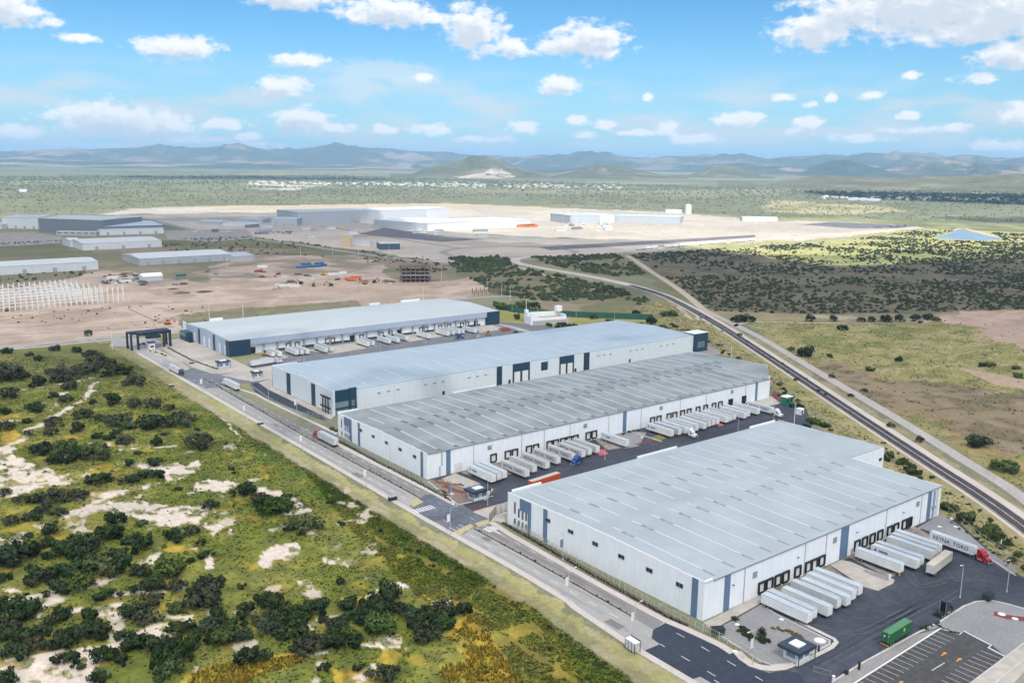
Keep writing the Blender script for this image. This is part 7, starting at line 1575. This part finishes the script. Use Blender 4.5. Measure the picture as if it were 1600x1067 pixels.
for i in range(0, nC-6, 2):
    x = ln*i/(nC-1); g = G()
    for j in range(4): g.bar((x,rows[j],12.6),(x,(rows[j]+rows[j+1])/2,13.9),.4,.6).bar((x,(rows[j]+rows[j+1])/2,13.9),(x,rows[j+1],12.6),.4,.6)
    ob('rafter', g.mesh('rafter', STL), sf)
for i in (1,4,7,10,13,17,20):
    x0, x1 = ln*i/(nC-1), ln*(i+1)/(nC-1); ob('cross_brace', G().bar((x0,0,.5),(x1,0,12),.2).bar((x0,0,12),(x1,0,.5),.2).mesh('cross_brace', STL), sf)
def machine(label, px, py, colr, rot):
    p = at(px, py); t = thing('excavator', label, 'excavator', (p.x,p.y,0), rot); m_ = mat('digger_'+colr, {'orange':(.5,.16,.04),'yellow':(.55,.36,.05),'dark':(.05,.045,.04)}[colr], .6, .1, 1)
    for s_ in (-1.3,1.3): ob('track', G().box(-2.2,2.2,s_-.35,s_+.35,0,1.0).mesh('track', MBK), t)
    ob('body', G().box(-2.2,1.4,-1.4,1.4,1.1,2.6).mesh('body', m_), t); ob('cab', G().box(.2,1.5,.3,1.4,2.61,3.6).mesh('cab', MGL), t)
    ob('boom', G().bar((1.2,-.2,2.2),(4.4,-.2,5.2),.5).bar((4.4,-.2,5.2),(7.0,-.2,2.4),.4).bar((7.0,-.2,2.4),(6.6,-.2,.6),.7,.9).mesh('boom', m_), t)
for x, y, c, r, l_ in ((262,507,'orange',.4,'orange excavator on the terraced dirt beyond the far warehouse'),(570,444,'orange',2.2,'orange excavator beside the concrete frame building'),(585,442,'dark',.3,'dark excavator nearest the concrete frame building'),(490,448,'dark',1.0,'dark excavator among the stacked materials'),(517,447,'dark',2.8,'dark excavator at the end of the stacked materials'),(505,430,'yellow',.5,'yellow excavator behind the excavated strip'),(470,444,'dark',3.5,'dark machine by the white containers'),(12,486,'orange',.2,'orange excavator at the foot of the white steel frame')): machine(l_, x, y, c, r)
def heap(label, px, py, w, h, m_):
    p = at(px, py); V, F = blob_proto(int(px)); V = V*np.array([w/2,w/2.6,h]); tag(ob('material_heap', npmesh('material_heap', V, F, m_), None, p), label, 'heap')
heap('heap of dark excavated soil by the stacked materials', 455, 441, 14, 3, mat('dark_soil', (.12,.09,.07), .95, .3, .4)); heap('orange heap of sheets beside the excavator', 550, 439, 14, 5, mat('orange_sheet', (.45,.13,.05), .8, .3, .4))
heap('long dark heap of materials behind the concrete frame', 610, 441, 16, 2.5, MATS['dark_soil']); heap('pale earth heap on the site edge', 430, 452, 10, 2.2, DIRT); heap('dark rubbish heap in the middle of the dirt', 285, 458, 18, 1.6, MATS['dark_soil']); heap('second dark rubbish heap in the middle of the dirt', 320, 456, 20, 1.6, MATS['dark_soil']); heap('low dark heap by the excavated pit', 270, 452, 12, 1.5, MATS['dark_soil'])
rc = random.Random(9)
for k in range(46):
    x, y = rc.choice([(rc.uniform(425,560), rc.uniform(428,452)), (rc.uniform(270,420), rc.uniform(418,446)), (rc.uniform(160,230), rc.uniform(428,446)), (rc.uniform(560,625), rc.uniform(434,446))])
    p = at(x, y); c_ = rc.choice(['dark_soil','raw_concrete','rust_formwork','far_white_wall','far_grey_wall']); g = G()
    for j in range(rc.randint(2,4)): a_ = rc.uniform(-3,3); b_ = rc.uniform(-2,2); w_ = rc.uniform(1,4); g.box(a_-w_,a_+w_,b_-.8,b_+.8,j*.02,rc.uniform(.5,2.2))
    o = ob('material_stack', g.mesh('material_stack', MATS[c_]), None, (p.x,p.y,0), rc.uniform(0,3)); tag(o, 'low %s stack of building material on the dirt site' % {'dark_soil':'dark','raw_concrete':'grey brown','rust_formwork':'rusty','far_white_wall':'white','far_grey_wall':'dark grey'}[c_], 'stack', 'material stacks of the building site')
# precast stumps in rows at the edge of the dirt
pm = G().box(-.35,.35,-.35,.35,0,5.5).mesh('concrete_stump', mat('stump_brown', (.18,.12,.09), .9, .2, 1))
for k in range(18):
    x, y = 738+k*3.1, 462-(k*.25)-(0 if k%2 else 3); p = at(x, y); t = ob('concrete_stump', pm, None, p); tag(t, 'brown precast stump standing in the row at the edge of the dirt ground', 'post', 'row of precast stumps')
# poles
pl = G().cyl((0,0,0),(0,0,14),.22,6,0,.12).mesh('pole', MWM); pa = G().box(-1.2,1.2,-.1,.1,13.6,13.8).mesh('crossarm', MST)
for k, (x, y, l_) in enumerate(((761,455,'by the row of precast stumps'),(797,470,'behind the green trees'),(784,462,'on the road behind the far warehouse'),(176,545,'at the outer side of the entrance portal'),(248,525,'behind the entrance portal'),(380,497,'behind the far warehouse roof'),(661,470,'at the far end of the far warehouse'),(327,498,'behind the near end of the far warehouse'),(560,404,'on the strip before the blue test building'),(690,440,'on the verge of the ring road'),(608,400,'beside the blue test building'),(470,402,'above the building site'),(520,398,'above the building site towards the plant'),(355,420,'by the long white shed canopy'),(1240,672,'by the small white hut'),(1142,560,'on the strip behind the grey roof'))):
    p = at(x, y); t = thing('utility_pole', 'thin pale utility pole '+l_, 'pole', (p.x,p.y,0), 0, 'utility poles of the industrial park'); ob('pole', pl, t); ob('crossarm', pa, t)
# white freight wagons standing on the far track
P = [Vector(at(*q).xy) for q in [(1000,390.5),(1060,385.5),(1120,381),(1190,375.5)]]; sp = smooth_line(P, 6); wag = (G().box(-7.5,7.5,-1.4,1.4,1.2,4.6).mesh('wagon_body', MWM), G().box(-7.3,7.3,-1.1,1.1,.75,1.19).mesh('wagon_frame', CHS))
acc = 0; nxt = 0; kk = 0
for a, b in zip(sp[:-1], sp[1:]):
    d = (b-a).normalized(); ln = (b-a).length; t_ = nxt
    while t_ < ln:
        if kk % 5 != 3:
            c = a+d*t_; t = thing('freight_wagon', 'white freight wagon of the train standing beside the plant', 'wagon', (c.x,c.y,.05), math.atan2(d.y,d.x), 'train of white freight wagons'); ob('wagon_body', wag[0], t); ob('wagon_frame', wag[1], t)
            for x in (-5.5,5.5): ob('bogie', tm(('bog',), lambda: G().box(-1.3,1.3,-1,1,.02,.74).mesh('bogie', CHS)), t, (x,0,0))
        t_ += 17.5; kk += 1
    nxt = t_-ln
# plant masts and tank
tk = at(1075,334); t = thing('water_tank', 'pale domed water tank at the far side of the plant', 'tank', (tk.x,tk.y,0)); ob('tank_shell', G().cyl((0,0,0),(0,0,22),9,14).mesh('tank_shell', FW_), t); ob('tank_dome', G().cyl((0,0,22.01),(0,0,26),9.2,14,0,2).mesh('tank_dome', FW_), t)
for x, y, h_ in ((880,352,32),(893,352,34),(905,356,20),(996,338,38),(598,352,24),(420,345,14)):
    p = at(x, y); t = thing('mast', 'thin mast standing on the plant ground %s' % {880:'before the blue grey hall',893:'beside the first mast of the pair',905:'at the orange stacks',996:'behind the sunlit halls, the tallest',598:'before the long hall',420:'by the grey low block'}[x], 'mast', (p.x,p.y,0), 0, 'masts of the plant'); ob('pole', G().cyl((0,0,0),(0,0,h_),.7,6,0,.4).mesh('pole', MST), t)
rp = random.Random(3)
for k in range(34):
    x, y = rp.choice([(rp.uniform(300,460), rp.uniform(340,368)), (rp.uniform(470,600), rp.uniform(352,372)), (rp.uniform(860,1000), rp.uniform(350,362)), (rp.uniform(640,760), rp.uniform(355,372))])
    p = at(x, y); ln_ = rp.uniform(10,30); o = ob('storage_hut', G().box(-ln_/2,ln_/2,-3,3,0,rp.uniform(3,5)).box(-ln_/2-.3,ln_/2+.3,-3.3,3.3,5.01,5.3).mesh('storage_hut', MATS[rp.choice(['far_white_wall','far_pale_wall','far_grey_wall','far_white_roof'])]), None, (p.x,p.y,0), rp.uniform(-.4,.6)); tag(o, 'low %s hut or trailer %s' % ({'far_white_wall':'white','far_pale_wall':'pale grey','far_grey_wall':'dark grey','far_white_roof':'off white'}[o.data.materials[0].name], 'among the car parks by the grey factory' if x < 462 else 'on the grey ground before the long hall' if x < 640 else 'beside the white flat roofed hall' if x < 800 else 'before the sunlit blue grey halls'), 'hut', 'huts and trailers on the plant ground')
g = G()
for k in range(26):
    x, y = 812+k*.9, 355-(k%3)*.4; p = at(x, y); g.box(p.x-6,p.x+6,p.y-6,p.y+6,0,5)
tag(ob('orange_stacks', g.mesh('orange_stacks', mat('stack_orange', (.5,.17,.06), .8, .2, .05))), kind='stuff')
# the distant town: white specks nobody could count
g = G(); r = random.Random(5)
for k in range(260):
    x = r.choice([r.uniform(540,800), r.uniform(800,970), r.uniform(390,540), r.uniform(600,760)]); y = r.gauss(291, 1.6)+(x-800)*.0118*1.0
    p = at(x, y); w_ = r.uniform(6,24); h_ = r.uniform(4,8); g.box(p.x-w_/2,p.x+w_/2,p.y-r.uniform(5,10),p.y+8,0,h_)
for k in range(60):
    x = r.uniform(1280,1560); p = at(x, 309+r.gauss(0,1.2)+(x-1280)*.012); w_ = r.uniform(6,18); g.box(p.x-w_/2,p.x+w_/2,p.y-5,p.y+5,0,r.uniform(5,9))
tag(ob('distant_town', g.mesh('distant_town', mat('town_white', (.60,.58,.55), .8, .25, .02))), kind='stuff')

# ---- hills and ranges
HILLM = mat_attr('hill_soil', .95, .22, .004, 0, scale2=.02, var2=.25)
def hill(name, sky_px, D, depth, base, pale, seed, back=.8, rows=34, cols=None, pale_amt=.5, rough=.45, scar=None):
    xs_ = np.array([p[0] for p in sky_px], float); ys_ = np.array([p[1] for p in sky_px], float)
    n = cols or int((xs_[-1]-xs_[0])/2.5)+2; px = np.linspace(xs_[0], xs_[-1], n); py = np.interp(px, xs_, ys_)
    py = py+(fbm(px, px*0, 14, 4, seed)-.5)*1.6
    crest = np.array([at_dist(x, y, D)[:] for x, y in zip(px, py)])
    edge = np.minimum(np.arange(n), np.arange(n)[::-1])/max(1, n*.04); crest[:,2] = np.maximum(crest[:,2], 4)*np.clip(edge, 0, 1)
    rd = crest[:,:2]/np.hypot(crest[:,0], crest[:,1])[:,None]
    T = np.concatenate([np.linspace(-1, 0, rows), np.linspace(.08, 1, 8)]); V = []; C = []
    for t in T:
        off = t*depth*(1 if t < 0 else back); xy = crest[:,:2]+rd*off
        k = (1-abs(t)); prof = k**1.25*.75+.25*k*k*(3-2*k)
        rg = 1-np.abs(2*fbm(xy[:,0], xy[:,1], depth*.32, 5, seed+3)-1); rg2 = fbm(xy[:,0], xy[:,1], depth*.10, 4, seed+9)
        amp = rough*4*abs(t)*(1-abs(t))
        h = crest[:,2]*prof*(1+amp*((rg-.75)*2.0+(rg2-.5)*1.5))
        h = np.where(abs(t) > .999, -2, np.maximum(h, -1))
        V.append(np.stack([xy[:,0], xy[:,1], h], 1))
        f = sstep(.48,.68,fbm(xy[:,0], xy[:,1], depth*.22, 5, seed+5))*pale_amt  # pale noise patches stand for sunlit slopes, painted into the colour
        c = np.array(base)[None]*(1-f[:,None])+np.array(pale)[None]*f[:,None]
        c *= (.75+.5*fbm(xy[:,0], xy[:,1], depth*.06, 4, seed+7))[:,None]
        if scar:
            sx, sy = to_px(xy[:,0], xy[:,1], np.maximum(h, 0)); m_ = inpoly(sx+(rg2-.5)*14, sy+(rg-.75)*5, scar); m_ = m_ & (rg2 > .42); c = np.where(m_[:,None], np.array([[.36,.30,.25]])*(.7+.6*rg2)[:,None], c)
        C.append(c)
    m_ = len(T); V = np.vstack(V); C = np.vstack(C); i = np.arange(m_-1)[:,None]; j = np.arange(n-1)[None,:]
    F = np.stack([i*n+j, i*n+j+1, (i+1)*n+j+1, (i+1)*n+j], -1).reshape(-1,4)
    tag(ob(name, npmesh(name, V, F, HILLM, None, True, C)), kind='structure')
OL = (.065,.080,.055); OL2 = (.10,.105,.06); PA = (.34,.25,.19); PG = (.21,.20,.12)
hill('mountain_range', [(-320,246),(-200,243),(-60,239),(0,237.5),(60,236.5),(110,233),(150,234),(200,232.5),(255,228.5),(300,231.5),(340,229.5),(372,224.5),(400,231),(425,236.5),(470,233.5),(515,226.5),(560,231),(620,235),(680,238),(720,241.5),(760,243.5),(830,246),(920,246),(1000,249),(1100,251)], 22000, 4000, OL, PA, 1, pale_amt=.55, rough=.75)
hill('mountain_range', [(780,250),(820,246),(841,240.5),(873,243.5),(900,240),(927,237.5),(950,239),(972,244.5),(1020,248),(1042,244.5),(1074,245),(1106,241),(1135,243.5),(1160,242),(1179,245),(1200,248.5),(1232,245),(1280,243),(1305,241.5),(1327,245),(1353,238.5),(1385,240.5),(1420,238.5),(1455,240.5),(1477,245),(1506,241.5),(1550,246.5),(1600,246.5),(1700,244),(1800,250),(1900,255)], 20000, 3600, OL, PA, 2, pale_amt=.45, rough=.75)
hill('mountain_range', [(-300,258),(-100,251),(20,249),(110,252),(180,250),(260,255),(340,256),(420,253),(480,257),(560,255),(640,258),(700,262)], 17000, 3400, OL, PA, 3, pale_amt=.75, rough=.6)
hill('mountain_range', [(1090,268),(1130,258),(1170,255),(1215,258),(1250,262),(1290,259),(1330,264),(1420,258),(1455,253),(1490,251),(1510,254),(1540,258),(1580,257),(1640,262),(1760,262)], 14500, 2200, OL, PA, 4, pale_amt=.6, rough=.6)
hill('hill', [(1225,271),(1262,262),(1300,251),(1322,250),(1345,256),(1370,263),(1400,270)], 14000, 1500, (.045,.060,.045), (.07,.075,.05), 5, pale_amt=.3)  # cloud shadow on this hill painted in as a darker base
hill('hill', [(1500,272),(1515,259),(1530,255),(1548,262),(1570,270)], 13500, 900, (.06,.07,.05), PA, 15, pale_amt=.3)
hill('hill', [(610,281),(640,274),(662,264),(690,258),(715,252),(735,245),(755,243.5),(775,248),(795,256),(815,263),(840,270),(870,279)], 9000, 1300, OL2, PA, 6, pale_amt=.25, rough=.55, scar=[(700,277),(735,274),(760,270),(768,264),(782,264),(800,272),(806,278),(770,281),(735,280)])
hill('hill', [(840,280),(870,272),(900,266),(925,259),(945,257),(975,261),(1000,267),(1030,273),(1075,283)], 9400, 1300, OL2, PA, 7, pale_amt=.55, rough=.55)
hill('hill', [(800,271),(830,263),(860,266),(905,262),(960,268)], 12500, 1200, OL, PA, 17, pale_amt=.4)
hill('hill', [(630,268),(655,251),(690,252),(720,262)], 16000, 1400, OL, PA, 27, pale_amt=.3)
hill('hill', [(1040,288),(1080,272),(1115,256),(1150,259),(1180,272),(1210,284)], 11000, 1300, OL2, PG, 8, pale_amt=.45, rough=.55)
hill('low_ridge', [(1120,299),(1180,291),(1230,279),(1290,274),(1340,276),(1400,279),(1450,275),(1520,276),(1580,272),(1660,270),(1760,272),(1850,285)], 7000, 1300, (.13,.125,.075), PG, 9, pale_amt=.65, rough=.4, rows=30)
hill('low_ridge', [(-300,266),(-120,263),(40,262),(130,266),(230,262),(330,266),(400,262),(480,268),(560,272)], 15000, 2600, OL2, PG, 19, pale_amt=.5, rough=.4, rows=30)

# ---- clouds overhead (out of the picture) that shade the park
CLM = bpy.data.materials.new('cloud_vapour'); CLM.use_nodes = True; t = CLM.node_tree; t.nodes.clear()
tr = N('ShaderNodeBsdfTranslucent', t); tr.inputs['Color'].default_value = (.97,.97,.97,1); df = N('ShaderNodeBsdfDiffuse', t); df.inputs['Color'].default_value = (.9,.9,.9,1)
tp = N('ShaderNodeBsdfTransparent', t)
mx = N('ShaderNodeMixShader', t); mx.inputs[0].default_value = .10; L(tr.outputs[0], mx.inputs[1], t); L(df.outputs[0], mx.inputs[2], t)
mx2 = N('ShaderNodeMixShader', t); mx2.inputs[0].default_value = .47; L(mx.outputs[0], mx2.inputs[1], t); L(tp.outputs[0], mx2.inputs[2], t)
mo = N('ShaderNodeOutputMaterial', t); L(mx2.outputs[0], mo.inputs['Surface'], t)
def cloud(label, poly_world, thick, step, seed, warp=120, BASE=1700.0):
    P = np.array(poly_world, float); sh = np.array([SUN_DIR.x, SUN_DIR.y])/SUN_DIR.z*BASE; P = P+sh
    lo, hi = P.min(0)-step*4, P.max(0)+step*4; xs_ = np.arange(lo[0], hi[0], step); ys_ = np.arange(lo[1], hi[1], step); X, Y = np.meshgrid(xs_, ys_, indexing='ij'); sp_ = X.shape
    X = X.ravel(); Y = Y.ravel(); wx = X+(fbm(X, Y, warp*2.2, 4, seed)-.5)*warp*2; wy = Y+(fbm(X, Y, warp*2.2, 4, seed+5)-.5)*warp*2
    ins = inpoly(wx, wy, [tuple(p) for p in P]).astype(float); m2 = ins.reshape(sp_)
    k = m2.copy()
    for _ in range(6): k = (k+np.roll(k,1,0)+np.roll(k,-1,0)+np.roll(k,1,1)+np.roll(k,-1,1))/5
    k = (k*m2).ravel(); on = ins > .5
    top = BASE+thick*np.sqrt(np.clip(k,0,1))*(.45+1.1*fbm(X, Y, warp*1.4, 5, seed+8)); bot = BASE-40*np.clip(k,0,1)*fbm(X, Y, warp, 4, seed+11)
    idx = np.arange(len(X)).reshape(sp_); on2 = on.reshape(sp_); q = on2[:-1,:-1]&on2[1:,:-1]&on2[1:,1:]&on2[:-1,1:]
    a, b, c, d = idx[:-1,:-1][q], idx[1:,:-1][q], idx[1:,1:][q], idx[:-1,1:][q]; n = len(X)
    F = np.vstack([np.stack([a,b,c,d],1), np.stack([a+n,d+n,c+n,b+n],1)]); V = np.vstack([np.stack([X,Y,top],1), np.stack([X,Y,bot],1)])
    used_, inv = np.unique(F, return_inverse=True); o = ob('cloud', npmesh('cloud', V[used_], inv.reshape(F.shape), CLM, None, True)); tag(o, label, 'cloud', kind='structure')
SHADE = [at(x, y).xy[:] for x, y in [(-150,352),(0,347),(190,340),(300,340),(400,338),(470,336),(560,343),(600,350),(700,373),(800,378),(900,383),(1000,390),(1060,387),(1150,395),(1250,412),(1330,417),(1420,413),(1500,406),(1640,403),(1800,404)]]
SHADE += [(2600,-300),(1500,-1400),(-200,-1600),(-1500,-900),(-1900,700),(-1200,2400)]
cloud('broad white cloud hanging over the warehouse park', SHADE, 300, 26, 1, 60, 800.0)
cloud('small white cloud over the shaded strip of the far valley', [at(x, y).xy[:] for x, y in [(1240,300),(1420,303),(1700,307),(1800,326),(1560,321),(1400,315),(1290,307)]], 260, 60, 2, 120)
cloud('thin white cloud over the plain beyond the pond', [at(x, y).xy[:] for x, y in [(1505,341),(1580,342),(1750,342),(1750,353),(1600,350),(1520,347)]], 160, 30, 3, 60)
cloud('long white cloud over the far plain', [at(x, y).xy[:] for x, y in [(150,277),(330,276),(560,278),(640,282),(420,282),(220,280)]], 300, 110, 4, 200)
# ---- the air
hz = bpy.data.materials.new('haze_air'); hz.use_nodes = True; t = hz.node_tree; t.nodes.clear(); pv = N('ShaderNodeVolumePrincipled', t); pv.inputs['Color'].default_value = (.42,.68,1.0,1); pv.inputs['Density'].default_value = 4.2e-5; pv.inputs['Anisotropy'].default_value = .1
o_ = N('ShaderNodeOutputMaterial', t); L(pv.outputs[0], o_.inputs['Volume'], t)
hb = G().box(-50000,50000,-50000,50000,-4,640).mesh('haze', hz); tag(ob('haze', hb), kind='stuff')

# ---- labels: alike neighbours are told apart by their order
def order_labels():
    words_ = ['first','second','third','fourth','fifth','sixth','seventh','eighth','ninth','tenth','eleventh','twelfth']
    by = {}
    for o in SC.objects:
        if o.parent is None and 'label' in o and o.get('category') in ('shrub','plant','tree'): by.setdefault(o['label'], []).append(o)
    for lab, os_ in by.items():
        if len(os_) < 2: continue
        far_side = lab.split()[0] in ('very','large','medium','small')
        key = (lambda o: -o.location.x) if far_side else (lambda o: -o.location.y)
        os_.sort(key=key); tail = 'from the avenue' if far_side else 'from the far end'
        for k, o in enumerate(os_):
            if k < 12: o['label'] = lab+', '+words_[k]+' '+tail
            elif k < 24: o['label'] = lab+', '+words_[min(len(os_)-1-k, 11)]+' from the '+('outer edge' if far_side else 'near end')
order_labels()
